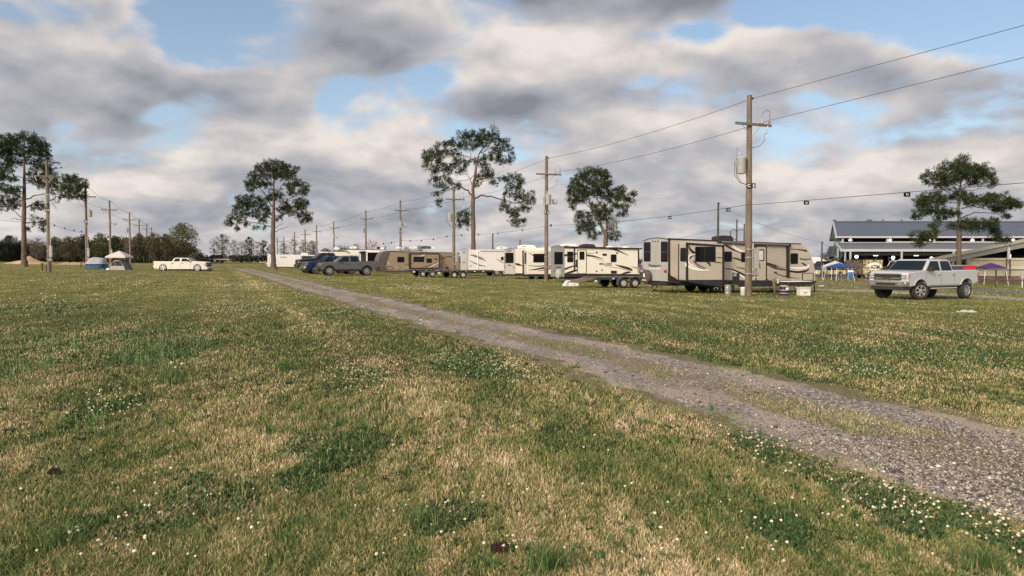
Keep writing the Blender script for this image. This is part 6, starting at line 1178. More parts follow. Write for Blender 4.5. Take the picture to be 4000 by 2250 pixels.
for x_ in (.4, 1.2): wheel(t, x_, .0, .28 + gz(fr.O.x + x_) - fr.O.z, .28, .2, -1, 'steel', rr=.6); wheel(t, x_, 1.9, .28 + gz(fr.O.x + x_) - fr.O.z, .28, .2, 1, 'steel', rr=.6)
MB().box(-1.2, 2.4, .3, 1.6, .3, .44).build('chassis', blk, t)
g = base(3323, 88); t = thing('water_cooler', 'round blue drinks cooler with a white lid beside the cream pickup', 'cooler', g); MB().lathe([(.001, 0), (.30, 0), (.34, .1), (.35, .75), (.001, .76)], (0, 0, 0), 'z', 18).build('barrel', M('blue_plastic', (.02, .13, .36), .4), t, smooth=40); MB().lathe([(.37, .76), (.37, .9), (.3, .95), (.001, .96)], (0, 0, 0), 'z', 18).build('lid', swt, t, smooth=40)
MB().lathe([(.03, -.08), (.03, 0)], (0, -.33, .2), 'y', 8).build('spigot', swt, t)
# ---------------------------------------------------------------- canopies and tents
def canopy(label, pxc, Y, w_, ze, zp, mat, ang=0.0, legs=True, val=.18, dp=None, legm=None, splay=.0, grp='pop-up canopies'):
    b0 = base(pxc, Y); t = thing('pop_up_canopy', label, 'canopy', b0, ang, grp); t.scale = (.69, .69, .69); h = w_ / 2; d_ = (dp or w_) / 2
    def rf(u, v):
        x_ = -h + 2 * h * u; y_ = -d_ + 2 * d_ * v; k = max(abs(x_) / h, abs(y_) / d_); return (x_, y_, ze + (zp - ze) * (1 - k) ** .85 - .05 * (1 - (min(abs(x_) / h, abs(y_) / d_))) * k)
    MB().grid(rf, 16, 16).build('roof', mat, t, smooth=25)
    m = MB()
    for (xa, ya, xb, yb) in ((-h, -d_, h, -d_), (h, -d_, h, d_), (h, d_, -h, d_), (-h, d_, -h, -d_)): 
        n_ = Vector((xa + xb, ya + yb, 0)).normalized() * .01; m.prism([(xa, ya, ze), (xb, yb, ze), (xb, yb, ze - val), ((xa + xb) / 2, (ya + yb) / 2, ze - val * .85), (xa, ya, ze - val)], [(a_ + n_.x, b_ + n_.y, c_) for a_, b_, c_ in ((xa, ya, ze), (xb, yb, ze), (xb, yb, ze - val), ((xa + xb) / 2, (ya + yb) / 2, ze - val * .85), (xa, ya, ze - val))])
    m.build('valance', mat, t)
    for sx in (-1, 1):
        for sy in (-1, 1):
            e_ = 1 + splay; MB().tube([(sx * (h - .06), sy * (d_ - .06), ze - .05), (sx * (h - .06) * e_, sy * (d_ - .06) * e_, gz(b0.x + sx * h) - b0.z)], .028, 5).build('leg', legm or white, t)
    for sy in (-1, 1):
        MB().tube([(-h + .05, sy * (d_ - .05), ze - .5), (0, sy * (d_ - .05), ze - .12), (h - .05, sy * (d_ - .05), ze - .5)], .015, 4).build('truss', steel, t)
    return b0, t
wfab = M('canopy_white', (.52, .49, .46), .8, var=.06, scale=2, bump=.3)
b0, t = canopy('white canopy with a peaked top over the grey screen tent at left', 468, 80, 3.0, 2.06, 3.0, wfab, R(5), val=.22, legm=M('leg_dark', (.12, .12, .13), .5))
# screen tent beneath the canopy
gt = thing('screen_tent', 'grey dome tent with dark mesh windows under the white canopy', 'tent', (b0.x + .08, b0.y + .1, b0.z), R(5)); gt.scale = (.72, .72, .72); gfab = M('tent_grey', (.36, .34, .33), .75, var=.08, scale=2, bump=.4, grime=.15); mesh_ = M('tent_mesh', (.02, .022, .025), .8); dgf = M('tent_dark_grey', (.09, .09, .10), .75)
prof = [(-1.45, 0), (-1.30, .45), (-1.05, 1.05), (-.70, 1.55), (-.25, 1.82), (.25, 1.82), (.70, 1.55), (1.05, 1.05), (1.30, .45), (1.45, 0)]
m = MB(); 
def dome(u, v):
    i = u * (len(prof) - 1); k = min(int(i), len(prof) - 2); f_ = i - k; x_ = prof[k][0] * (1 - f_) + prof[k + 1][0] * f_; z_ = prof[k][1] * (1 - f_) + prof[k + 1][1] * f_; s_ = 1 - .22 * abs(v * 2 - 1) ** 3; return (x_ * s_, -1.3 + 2.6 * v, z_ * s_)
m.grid(dome, 18, 10).build('shell', dgf, gt, smooth=60)
pf_ = [(p[0] * .78, p[1] * .78) for p in prof]; MB().xz(pf_, -1.34, -1.30).build('front_panel', gfab, gt)
up_ = [p for p in pf_ if p[1] > .7]; MB().xz([(-.86, .62), (-.62, 1.05), (-.40, 1.32), (.40, 1.32), (.62, 1.05), (.86, .62)], -1.36, -1.341).build('mesh_window', mesh_, gt)
MB().xz([(-.22, .62), (-.16, .62), (-.30, 1.36), (-.36, 1.36)], -1.372, -1.361).build('zip_strip', gfab, gt); MB().tube([(a_ * 1.02, -1.36, b_) for a_, b_ in pf_], .022, 5).build('pole_sleeve', M('pole_sleeve', (.5, .5, .5), .6), gt)
for s_ in (-1, 1): MB().tube([(s_ * 1.0, -1.3, 1.1), (s_ * 1.95, -1.6, .0)], .012, 4).build('guy_line', MATS['leg_dark'] if 'leg_dark' in MATS else blk, gt)
# blue and white dome tent
b1 = base(378, 82); bt = thing('dome_tent', 'dome tent with white rainfly over blue base, beside pole C 28', 'tent', b1, R(6)); bt.scale = (.68, .68, .80); bfab = M('tent_blue', (.008, .05, .12), .7, var=.15, scale=2, bump=.3); wf2 = M('rainfly', (.30, .315, .335), .75, var=.08, scale=2, bump=.5)
p2 = [(-1.75, 0), (-1.62, .55), (-1.35, 1.1), (-.95, 1.5), (-.35, 1.68), (.45, 1.62), (1.25, 1.5), (1.5, 1.1), (1.66, .5), (1.75, 0)]
def dom2(z0, z1, sc):
    def f(u, v):
        i = u * (len(p2) - 1); k = min(int(i), len(p2) - 2); f_ = i - k; x_ = p2[k][0] * (1 - f_) + p2[k + 1][0] * f_; z_ = p2[k][1] * (1 - f_) + p2[k + 1][1] * f_; s_ = math.sqrt(max(.0, 1 - .999 * (abs(v * 2 - 1)) ** 2.6)); return (x_ * (.55 + .45 * s_) * sc, (-1.4 + 2.8 * v) * sc, max(z0, z_ * s_ * sc))
    return f
MB().grid(dom2(0, 9, .97), 20, 14).build('body', bfab, bt, smooth=60)
MB().grid(dom2(.72, 9, 1.0), 20, 14).build('rainfly', wf2, bt, smooth=60)
MB().box(1.35, 1.75, -1.5, -1.0, 0, .12).build('ground_sheet', dgf, bt)
g = base(425, 79.5); t = thing('food_bag', 'small white bag on the ground between the tent and the screen tent', 'bag', g); MB().lathe([(.001, .2), (.15, .18), (.26, .08), (.28, 0)], (0, 0, 0), 'z', 9).build('sack', white, t); MB().lathe([(.001, .1), (.1, .08), (.16, 0)], (.35, 0, 0), 'z', 8).build('loose_end', white, t)
purple = M('canopy_purple', (.06, .018, .13), .7, var=.1, scale=2, bump=.2); bluec = M('canopy_blue', (.008, .05, .24), .7, var=.1, scale=2, bump=.2)
b2, _ = canopy('blue pop-up canopy in front of the cream two tone pickup', 3277, 74, 2.5, 2.05, 2.62, bluec, R(12), splay=.25)
canopy('white pop-up canopy just behind the blue one', 3262, 79, 2.8, 2.1, 2.95, wfab, R(6))
canopy('purple pop-up canopy right of the silver pickup', 3870, 66, 2.5, 2.25, 2.85, purple, R(-8), splay=.22)
canopy('cream pop-up canopy tucked behind the bed of the silver pickup', 3765, 72, 2.6, 2.0, 2.55, wfab, R(3))
# ---------------------------------------------------------------- gear round the taupe camper
def can(px, Y, r_, h, mat, name, label, cat, lidm=None, bands=()):
    b0 = base(px, Y); t = thing(name, label, cat, b0); MB().lathe([(r_ * .92, 0), (r_, .03), (r_ * 1.02, h * .98), (r_ * .9, h)], (0, 0, 0), 'z', 20).build('drum', mat, t, smooth=40)
    if lidm: MB().lathe([(r_ * 1.05, h), (r_ * 1.05, h + .03), (r_ * .5, h + .07), (.001, h + .07)], (0, 0, 0), 'z', 20).build('rim', lidm, t, smooth=40)
    for z_ in bands: MB().lathe([(r_ * 1.03, z_), (r_ * 1.05, z_ + .02), (r_ * 1.03, z_ + .04)], (0, 0, 0), 'z', 20).build('band', lidm or mat, t)
    return t
galv = M('bucket_metal', (.40, .41, .38), .35, .6, .25, 6, grime=.3)
can(2844, 36.5, .155, .48, galv, 'metal_bucket', 'galvanised metal bin with dark slots near the camper wheels', 'bucket', galv, (.12, .38))
can(2905, 37.0, .15, .36, M('cylinder_white', (.50, .50, .46), .5, grime=.3), 'gas_cylinder', 'squat pale gas cylinder just left of pole C 5', 'gas cylinder', white, ())
t = can(3063, 37.6, .22, .46, M('bin_purple', (.045, .015, .085), .5), 'leaf_bin', 'purple collapsible bin with cream rim in front of the taupe camper', 'bin', M('bin_rim', (.42, .36, .28), .6), (.10, .26)); MB().box(.02, .14, -.235, -.22, .30, .42).build('emblem', swt, t)
def crate(px, Y, w_, d_, h, mat, name, label, cat, ang=0):
    b0 = base(px, Y); t = thing(name, label, cat, b0, ang); MB().box(-w_ / 2, w_ / 2, -d_ / 2, d_ / 2, 0, h).build('body', mat, t, bevel=.02); MB().box(-w_ / 2 - .015, w_ / 2 + .015, -d_ / 2 - .015, d_ / 2 + .015, h, h + .05).build('lid', mat, t, bevel=.012); MB().box(-.08, .08, -d_ / 2 - .02, -d_ / 2, h * .4, h * .48).build('latch', blk, t); return t
crate(3140, 37.6, .56, .4, .38, M('cooler_white', (.66, .64, .58), .5, grime=.3), 'ice_chest', 'off white ice chest under the nose of the taupe camper', 'cooler', R(8))
crate(2240, 47.5, .62, .35, .30, rvwhite, 'storage_box', 'white storage box on the grass before the cream camper', 'box', R(12)); 
b0 = base(2213, 47.6); t = thing('folding_step', 'white box lying tilted open beside the white storage box', 'box', b0, R(20)); MB().prism([(-.25, -.2, 0), (.12, -.2, 0), (.25, -.2, .36), (-.02, -.2, .34)], [(-.25, .15, 0), (.12, .15, 0), (.25, .15, .36), (-.02, .15, .34)]).build('shell', rvwhite, t, bevel=.02); MB().xz([(-.12, .06), (.08, .06), (.15, .26), (.0, .26)], -.21, -.19).build('recess', rvgrey, t)
# folded camping chairs leaning together
b0 = base(3027, 37.4); t = thing('folded_chairs', 'folded brown camp chairs leaning together right of pole C 5', 'camp chair', b0, 0); cf_ = M('chair_fabric', (.20, .15, .10), .8, var=.4, scale=8)
MB().tube([(-.10, 0, .86), (-.02, 0, .45), (.02, 0, .0)], [.05, .07, .03], 8).build('fabric', cf_, t); MB().tube([(.06, .1, .9), (.05, .1, .5), (.09, .05, 0)], [.04, .06, .03], 8).build('fabric', cf_, t); MB().tube([(.17, .0, .84), (.15, 0, .62)], [.05, .07], 8).build('cushion', M('chair_cushion', (.45, .42, .36), .8), t)
for x_ in (-.06, .0, .05, .11): MB().tube([(x_ - .05, -.05, .7), (x_ + .03, -.06, 0)], .011, 4).build('frame', blk, t)
# folding table under the camper nose
b0 = base(3130, 38.6); t = thing('folding_table', 'white topped folding table along the front of the taupe camper', 'table', b0, R(21.8)); MB().box(-1.15, .45, -.3, .3, .70, .73).build('tabletop', white, t)
for x_ in (-1.05, .35):
    for y_ in (-.25, .25): MB().tube([(x_, y_, .7), (x_ - .08 + (.16 if x_ > 0 else 0), y_, -.05)], .014, 4).build('leg', blk, t)
# person in blue between the two campers
b0 = base(2509, 54.0); pt = thing('person', 'person in blue shirt and dark trousers between the cream and taupe campers', 'person', b0, R(160))
def skinmesh(name, joints, edges, mat, parent, sub=1):
    me = bpy.data.meshes.new(name); me.from_pydata([j[:3] for j in joints], edges, []); o = bpy.data.objects.new(name, me); COL.objects.link(o)
    md = o.modifiers.new('s', 'SKIN'); me.skin_vertices or None
    for i, j in enumerate(joints): me.skin_vertices[0].data[i].radius = (j[3], j[3] if len(j) < 5 else j[4])
    me.skin_vertices[0].data[0].use_root = True; md2 = o.modifiers.new('u', 'SUBSURF'); md2.levels = sub; md2.render_levels = sub
    bpy.context.view_layer.update(); dg = bpy.context.evaluated_depsgraph_get(); m2 = bpy.data.meshes.new_from_object(o.evaluated_get(dg)); bpy.data.objects.remove(o)
    for p in m2.polygons: p.use_smooth = True
    m2.materials.clear(); m2.materials.append(mat); o = bpy.data.objects.new(name, m2); COL.objects.link(o); o.parent = parent; return o
skn = M('skin', (.42, .25, .18), .6)
J = [(0, 0, .92, .13, .10), (0, 0, 1.15, .13, .10), (0, 0, 1.38, .16, .10), (0, 0, 1.50, .05), (0, .01, 1.60, .085, .09), (0, .01, 1.70, .07), (.20, 0, 1.40, .05), (.26, .04, 1.13, .042), (.24, .16, .92, .032), (-.20, 0, 1.40, .05), (-.27, .02, 1.12, .042), (-.26, .12, .90, .032),
     (.10, 0, .86, .065), (.11, .03, .48, .042), (.12, 0, .08, .04), (.12, .12, .04, .04), (-.10, 0, .86, .065), (-.11, -.02, .48, .042), (-.12, -.06, .08, .04), (-.12, .06, .04, .04), (.24, .22, .86, .022), (-.26, .19, .84, .022)]
E_ = [(0, 1), (1, 2), (2, 3), (3, 4), (4, 5), (2, 6), (6, 7), (7, 8), (2, 9), (9, 10), (10, 11), (0, 12), (12, 13), (13, 14), (14, 15), (0, 16), (16, 17), (17, 18), (18, 19), (8, 20), (11, 21)]
skinmesh('body', J, E_, skn, pt)
JS = [(0, 0, .95, .15, .12), (0, 0, 1.15, .145, .115), (0, 0, 1.40, .175, .115), (.21, 0, 1.41, .065), (.255, .03, 1.2, .06), (-.21, 0, 1.41, .065), (-.265, .015, 1.2, .06)]
skinmesh('shirt', JS, [(0, 1), (1, 2), (2, 3), (3, 4), (2, 5), (5, 6)], M('shirt_blue', (.04, .08, .22), .8), pt)
JT = [(0, 0, .95, .15, .12), (.10, 0, .84, .10), (.11, .03, .48, .072), (.12, 0, .10, .058), (-.10, 0, .84, .10), (-.11, -.02, .48, .072), (-.12, -.06, .10, .058)]
skinmesh('trousers', JT, [(0, 1), (1, 2), (2, 3), (0, 4), (4, 5), (5, 6)], M('trousers_dark', (.03, .03, .04), .8), pt)
MB().lathe([(.001, 1.79), (.06, 1.775), (.095, 1.71), (.10, 1.65), (.09, 1.62)], (0, -.015, 0), 'z', 14).build('hair', M('hair_brown', (.05, .03, .02), .8), pt, smooth=60)
for x_ in (-.03, .03): MB().lathe([(.001, -.004), (.009, 0), (.001, .006)], (x_, .10, 1.64), 'y', 8).build('eye', blk, pt)
MB().box(-.02, .02, .093, .103, 1.575, 1.583).build('mouth', M('lip', (.3, .1, .08), .6), pt); MB().prism([(-.012, .09, 1.60), (.012, .09, 1.60), (0, .09, 1.645)], [(-.006, .118, 1.602), (.006, .118, 1.602), (0, .095, 1.64)]).build('nose', skn, pt)
# ---------------------------------------------------------------- left field: posts, sand, far flat trailers
for px, pyb, h, lab in ((165, 1058, .75, 'short dark wooden post just left of the pole marked C 29'), (183, 1061, .62, 'short brown standpipe post touching the pole marked C 29'), (317, 1046, .8, 'short dark post left of pole C 28')):
    g = G(px, pyb); t = thing('wooden_post', lab, 'post', g, 0, 'short posts beside the left poles'); MB().tube([(0, 0, -.05), (0, 0, h)], [.06, .055], 8).build('shaft', M('post_dark', (.05, .03, .022), .9), t); MB().box(-.14, .16, -.05, .05, h - .12, h - .04).build('outlet', blk, t)
def mound(px, Y, w_, h, label, dp=3.0):
    b0 = base(px, Y); t = thing('sand_pile', label, 'sand pile', b0, 0, 'piles of sand at the field edge')
    def f(u, v):
        x_ = (u - .5) * w_; y_ = (v - .5) * dp * 2; r_ = math.hypot(x_ / (w_ / 2), y_ / dp); return (x_, y_, -.05 + h * max(0, 1 - r_) ** 1.15 * (1 + .35 * (vnoise(np.array(x_ * .8 + px), np.array(y_), 3) - .4)) + .08 * vnoise(np.array(x_ * 3), np.array(y_ * 3), 5) * (r_ < 1))
    MB().grid(f, 40, 16).build('heap', M('sand', (.46, .31, .17), .95, var=.15, scale=2, bump=.8), t, smooth=60)
mound(118, 118, 4.4, 1.25, 'tall tan sand pile right of the large left pine trunk'); mound(76, 119, 3.6, .55, 'low tan sand pile behind the large left pine trunk'); mound(165, 117, 2.4, .35, 'small low sand pile left of the pole marked C 29')
for px, w_, lab in ((290, 1.6, 'low dirt heap between the two nearest left poles'), (315, 2.2, 'low dirt heap just left of pole C 28'), (262, 1.8, 'low earth heap right of the pole marked C 29')): mound(px, 117, w_, .4, lab)
fr = Frame(765, 168, R(2)); t = thing('flat_trailer', 'low empty flatbed behind the hood of the lowered pickup', 'flat trailer', fr.O, R(2)); MB().box(0, 7.5, 0, 2, .75, .95).build('deck', M('pale_deck', (.45, .38, .33), .8), t)
for x_ in (3.4, 4.3): wheel(t, x_, .0, .38, .36, .2, -1, 'steel')
fr = Frame(1012, 140, R(4)); t = thing('flat_trailer', 'low yellowish flatbed trailer just left of the middle pine trunk', 'flat trailer', fr.O, R(4)); MB().box(0, 4.2, 0, 2, .5, .66).build('deck', M('yellow_deck', (.42, .33, .12), .8), t)
for x_ in (1.4, 2.2): wheel(t, x_, .0, .30, .28, .2, -1, 'steel')
for x_ in (0.2, 1.2, 2.2, 3.2): MB().box(x_, x_ + .06, 0, .06, .66, .95).build('stake', M('pale_deck', (.45, .38, .33), .8), t)
# chain-link fence along the far edge
fa, fb = base(540, 150), base(1085, 168); t = thing('chain_link_fence', 'long low grey chain link fence in front of the far bare trees', 'fence', fa)
v_ = fb - fa; mm_ = MB()
for k in range(28):
    p = v_ * (k / 27); p.z = gz(fa.x + p.x) - fa.z; MB().tube([p, p + Vector((0, 0, 1.5))], .03, 5).build('post', M('fence_grey', (.10, .10, .10), .6), t)
for z_ in (1.5, 1.1, .7, .3): mm_.tube([Vector((0, 0, z_)), Vector((v_.x, v_.y, gz(fb.x) - fa.z + z_))], .013, 4)
mm_.build('wire_mesh', MATS['fence_grey'], t)
# ---------------------------------------------------------------- barn on the right
def ribbed(name, rgb, sc, axis='X', metal=.2, rough=.45, var=.1):
    m = M(name, rgb, rough, metal, var, 1.5, grime=.2); a = NT(m.node_tree); wv_ = a.n('ShaderNodeTexWave', bands_direction=axis, wave_profile='SAW'); a.put(wv_.inputs[0], a.n('ShaderNodeTexCoord').outputs['Object']); wv_.inputs['Scale'].default_value = sc
    bp = a.n('ShaderNodeBump'); bp.inputs['Strength'].default_value = .8; bp.inputs['Distance'].default_value = .06; a.put(bp.inputs['Height'], a.m('POWER', wv_.outputs['Fac'], 6)); b = m.node_tree.nodes['Principled BSDF']; a.put(b.inputs['Normal'], bp.outputs[0])
    old = b.inputs['Base Color'].links[0].from_socket; seam = a.mr(wv_.outputs['Fac'], .80, .97, 0, .55); a.put(b.inputs['Base Color'], a.mix(seam, old, tuple(x_ * .45 for x_ in rgb))); return m
roofb = ribbed('metal_roof', (.075, .092, .135), .52, 'X', .25, .42); roofl = ribbed('metal_roof_low', (.125, .135, .16), .45, 'X', .25, .5); gwall = ribbed('green_siding', (.055, .085, .07), .9, 'X', .0, .6); tr_w = M('white_fascia', (.44, .44, .45), .5, var=.05, grime=.1)
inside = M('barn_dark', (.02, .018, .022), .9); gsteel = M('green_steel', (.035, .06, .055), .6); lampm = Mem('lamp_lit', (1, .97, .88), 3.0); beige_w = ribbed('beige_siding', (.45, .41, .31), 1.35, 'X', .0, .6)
YB = 118.0
b0 = base(3240, YB); BN = thing('barn', 'long open-sided metal barn with blue grey roofs, right of the campers', 'barn', b0)
def bx(px): return (px - 2000) / FOC * YB - b0.x
def bz(py, Y=YB): return W(3600, py, Y).z - b0.z
XL, XR = bx(3262), bx(4700)
zr, ze, zl1, zl0 = bz(867, YB + 13), bz(924), bz(947), bz(974, YB - 9)
# upper gable roof: near slope, far slope, ends
e0 = YB - b0.y
def xd(px, d): return (px - 2000) / FOC * (YB + d) - b0.x
zf_ = bz(940, YB + 26)
def slab(P, th=.12): return [(a_, b_, c_) for a_, b_, c_ in P], [(a_, b_, c_ - th) for a_, b_, c_ in P]
xl_r = bx(3262) ; xr_ = XR; xg = (3250 - 2000) / FOC * (YB + 13) - b0.x
R1 = [(xl_r, 0, ze), (xr_, 0, ze), (xr_, 13, zr), (xg, 13, zr)]; MB().prism(*slab(R1)).build('upper_roof', roofb, BN)
R2_ = [(xg, 13, zr), (xr_, 13, zr), (xr_, 26, zf_), (xd(3237, 26), 26, zf_)]; MB().prism(*slab(R2_)).build('upper_roof', roofb, BN)
MB().tube([(xg, 13, zr + .05), (xr_, 13, zr + .05)], .12, 6).build('ridge_cap', M('ridge_dark', (.08, .085, .10), .6), BN)
MB().box(xl_r - .05, xr_, -.16, -.02, ze - .22, ze + .05).build('upper_fascia', tr_w, BN)
MB().prism([(xl_r - .1, -.1, ze + .1), (xg - .1, 13, zr + .12), (xg - .1, 13, zr - .3), (xl_r - .1, -.1, ze - .3)], [(xl_r + .2, -.1, ze + .1), (xg + .2, 13, zr + .12), (xg + .2, 13, zr - .3), (xl_r + .2, -.1, ze - .3)]).build('rake_trim', M('rake_grey', (.36, .36, .38), .5), BN)
# gable end wall (seen obliquely at the left) and its far overhang
P_ = [(xd(3266, .2), .2, bz(945)), (xd(3262, 12), 12, bz(945, YB + 12)), (xd(3240, 25), 25, zf_ + .3), (xd(3254, 13), 13, zr - .35), (xd(3266, .2), .2, ze - .3)]; MB().prism(P_, [(a_ + .1, b_, c_) for a_, b_, c_ in P_]).build('gable_wall', gsteel, BN)
MB().box(xl_r + .4, bx(3282), .3, .4, bz(945), ze - .2).build('clerestory_wall', gsteel, BN)
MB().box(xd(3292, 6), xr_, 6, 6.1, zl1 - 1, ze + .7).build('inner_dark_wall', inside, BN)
for px in (3292, 3466, 3650, 3840, 4000, 4170): MB().box(bx(px) - .13, bx(px) + .13, .15, .4, zl1 - .1, ze - .2).build('clerestory_post', M('post_pale', (.42, .42, .42), .6), BN)
for px in (3344, 3502, 3662, 3829, 3990): MB().lathe([(.22, 0), (.25, .15), (.17, .32), (.001, .38)], (bx(px), 2.2, zl1 + .28), 'z', 12).build('barn_lamp', lampm, BN)
MB().box(bx(3283), xr_, -.06, .12, zl1 - .14, zl1 + .04).build('upper_gutter', tr_w, BN)
MB().box(bx(3470), xr_, .14, .34, zl1 - .08, zl1 + .18).build('ledge', M('ledge_grey', (.32, .30, .30), .6), BN)
# lean-to roof
xll = bx(3262); xl_low = (3283 - 2000) / FOC * (YB - 9) - b0.x; MB().prism(*slab([(xll, -.1, zl1 - .05), (xr_, -.1, zl1 - .05), (xr_, -9, zl0), (xl_low, -9, zl0)])).build('lower_roof', roofl, BN)
MB().box(xl_low, xr_, -9.16, -9.02, zl0 - .32, zl0 + .04).build('lower_fascia', tr_w, BN)
MB().prism([(xll - .15, -.1, zl1 + .05), (xl_low - .15, -9.1, zl0 + .08), (xl_low - .15, -9.1, zl0 - .3), (xll - .15, -.1, zl1 - .4)], [(xll + .1, -.1, zl1 + .05), (xl_low + .1, -9.1, zl0 + .08), (xl_low + .1, -9.1, zl0 - .3), (xll + .1, -.1, zl1 - .4)]).build('rake_trim', MATS['rake_grey'], BN)
# green apron wall set back, dark bay below, end wall
zg = bz(997, YB - 8); MB().box(xl_low + 1.8, xr_, -8.2, -8.05, zg, zl0 - .1).build('apron_wall', gwall, BN)
P_ = [(xd(3265, -.4), -.4, bz(1000)), (xd(3242, 12), 12, bz(1003, YB + 12)), (xd(3258, 12), 12, bz(945, YB + 12)), (xd(3265, -.4), -.4, zl1 - .3)]; MB().prism(P_, [(a_ + .1, b_, c_) for a_, b_, c_ in P_]).build('end_wall', gsteel, BN)
MB().prism([(xl_low + .3, -8.8, zl0 - .4), (xll + .4, -.6, zl1 - .4), (xll + .4, -.6, zl0 - 1.6), (xl_low + .3, -8.8, zl0 - 1.0)], [(xl_low + .4, -8.8, zl0 - .4), (xll + .5, -.6, zl1 - .4), (xll + .5, -.6, zl0 - 1.6), (xl_low + .4, -8.8, zl0 - 1.0)]).build('end_wall', gsteel, BN)
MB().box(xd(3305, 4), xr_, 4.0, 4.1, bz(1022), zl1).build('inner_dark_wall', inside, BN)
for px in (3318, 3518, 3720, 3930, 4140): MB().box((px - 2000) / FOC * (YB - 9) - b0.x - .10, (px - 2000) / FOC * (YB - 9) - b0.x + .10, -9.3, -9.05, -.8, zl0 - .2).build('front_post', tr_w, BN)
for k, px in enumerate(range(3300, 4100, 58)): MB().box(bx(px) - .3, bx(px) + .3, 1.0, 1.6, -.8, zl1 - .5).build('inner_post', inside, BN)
for px, py in ((3322, 1003), (3462, 1007), (3610, 1010)): MB().lathe([(.001, -.28), (.2, -.2), (.28, 0), (.2, .2), (.001, .28)], (bx(px), -2, bz(py)), 'z', 12).build('barn_lamp', lampm, BN)
for px in (3328, 3476): MB().box(bx(px) - .3, bx(px) + .3, -7.7, -7.5, zg - .1, zg).build('strip_lamp', lampm, BN)
for px in (3416, 3466): MB().box(bx(px) - .08, bx(px) + .08, -.5, -.3, bz(1030), bz(1003)).build('inner_pale_post', tr_w, BN)
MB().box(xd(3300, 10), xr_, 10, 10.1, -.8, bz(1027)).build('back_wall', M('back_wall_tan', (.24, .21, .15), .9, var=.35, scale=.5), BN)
MB().box(bx(3330), bx(3358), 6.5, 6.6, bz(1040), bz(1022)).build('bright_panel', M('pale_yellow', (.72, .66, .38), .6), BN)
# second wing showing at the far left
zw1, zw0 = bz(962, YB + 26), bz(1001, YB + 26); MB().prism(*slab([(xd(3237, 26), 26, zw1), (xd(3262, 26), 26, zw1), (xd(3250, 20), 20, zw0 + .3), (xd(3221, 20), 20, bz(1001, YB + 20))])).build('wing_roof', M('wing_dark', (.04, .05, .065), .5), BN)
MB().box(xd(3240, 21), xd(3256, 21), 21, 21.2, bz(1014), zw0 + .8).build('wing_wall', gsteel, BN)
# birds along the ridge
for px, dx_ in ((3256, 0), (3263, 0), (3388, 0), (3396, 0), (3402, 0), (3449, 0), (3522, 0)):
    p = W(px, 866, YB + 13); t = thing('bird', {3256: 'dark bird on the barn ridge, first from the left end', 3263: 'dark bird on the barn ridge, second from the left end', 3388: 'left bird of three close together on the barn ridge', 3396: 'middle bird of three close together on the barn ridge', 3402: 'right bird of three close together on the barn ridge', 3449: 'single dark bird on the ridge right of the three', 3522: 'dark bird on the ridge nearest the broad pine'}[px], 'bird', (p.x, p.y, b0.z + zr + .14), 0, 'birds perched on the barn ridge')
    MB().lathe([(.001, -.2), (.06, -.12), (.10, 0), (.08, .12), (.05, .17), (.001, .2)], (0, 0, .14), 'x', 8).lathe([(.001, -.07), (.06, 0), (.001, .07)], (.17, 0, .26), 'z', 8).build('body', blk, t, smooth=60); MB().prism([(-.18, -.03, .14), (-.38, -.04, .08), (-.38, .04, .08), (-.18, .03, .14)], [(-.18, -.03, .16), (-.38, -.04, .1), (-.38, .04, .1), (-.18, .03, .16)]).build('tail', blk, t)
# ---------------------------------------------------------------- nearer open gable shed
YS = 73.0; s0 = base(3780, YS); SH = thing('open_shed', 'open gabled shed with grey sloping eave and beige siding at right edge', 'shed', s0)
def sx(px, d_=0): return (px - 2000) / FOC * (YS + d_) - s0.x
def sz(py, d_=0): return W(3800, py, YS + d_).z - s0.z
xa, xp, xb = sx(3535), sx(4010), sx(4485); za, zp_ = sz(1028), sz(929); SG = M('shed_trim', (.30, .295, .26), .55, var=.08, grime=.2); sg2 = M('shed_beam', (.20, .205, .18), .6)
for (x0, z0, x1, z1) in ((xa, za, xp, zp_), (xp, zp_, xb, za)):
    k_ = .66 * 22; MB().prism([(x0, -.5, z0), (x1, -.5, z1), (x1 + k_, 22, z1), (x0 + k_, 22, z0)], [(x0, -.5, z0 - .12), (x1, -.5, z1 - .12), (x1 + k_, 22, z1 - .12), (x0 + k_, 22, z0 - .12)]).build('roof', ribbed('shed_roof', (.40, .40, .38), .6, 'Y'), SH)
    MB().prism([(x0, -.58, z0 + .04), (x1, -.58, z1 + .04), (x1, -.58, z1 - .30), (x0, -.58, z0 - .26)], [(x0, -.51, z0 + .04), (x1, -.51, z1 + .04), (x1, -.51, z1 - .30), (x0, -.51, z0 - .26)]).build('rake_fascia', SG, SH)
    MB().prism([(x0, -.40, z0 - .28), (x1, -.40, z1 - .32), (x1, -.40, z1 - .85), (x0 + 1.5, -.40, z0 - .42)], [(x0, -.2, z0 - .28), (x1, -.2, z1 - .32), (x1, -.2, z1 - .85), (x0 + 1.5, -.2, z0 - .42)]).build('rafter_beam', sg2, SH)
for px, mt_ in ((3714, sg2), (3774, sg2)): MB().box(sx(px) - .13, sx(px) + .13, -.35, -.1, -.6, za + (zp_ - za) * (sx(px) - xa) / (xp - xa) - .6).build('post', mt_, SH)
MB().box(sx(3924) - .10, sx(3924) + .10, -.6, -.45, sz(1014), sz(967)).build('post', M('post_light', (.45, .46, .45), .5), SH); MB().box(sx(3916) - .04, sx(3916) + .02, -.6, -.5, sz(1078), sz(1010)).box(sx(3930) - .03, sx(3930) + .04, -.6, -.5, sz(1078), sz(1010)).build('post_legs', M('rust_post', (.10, .075, .06), .8), SH)
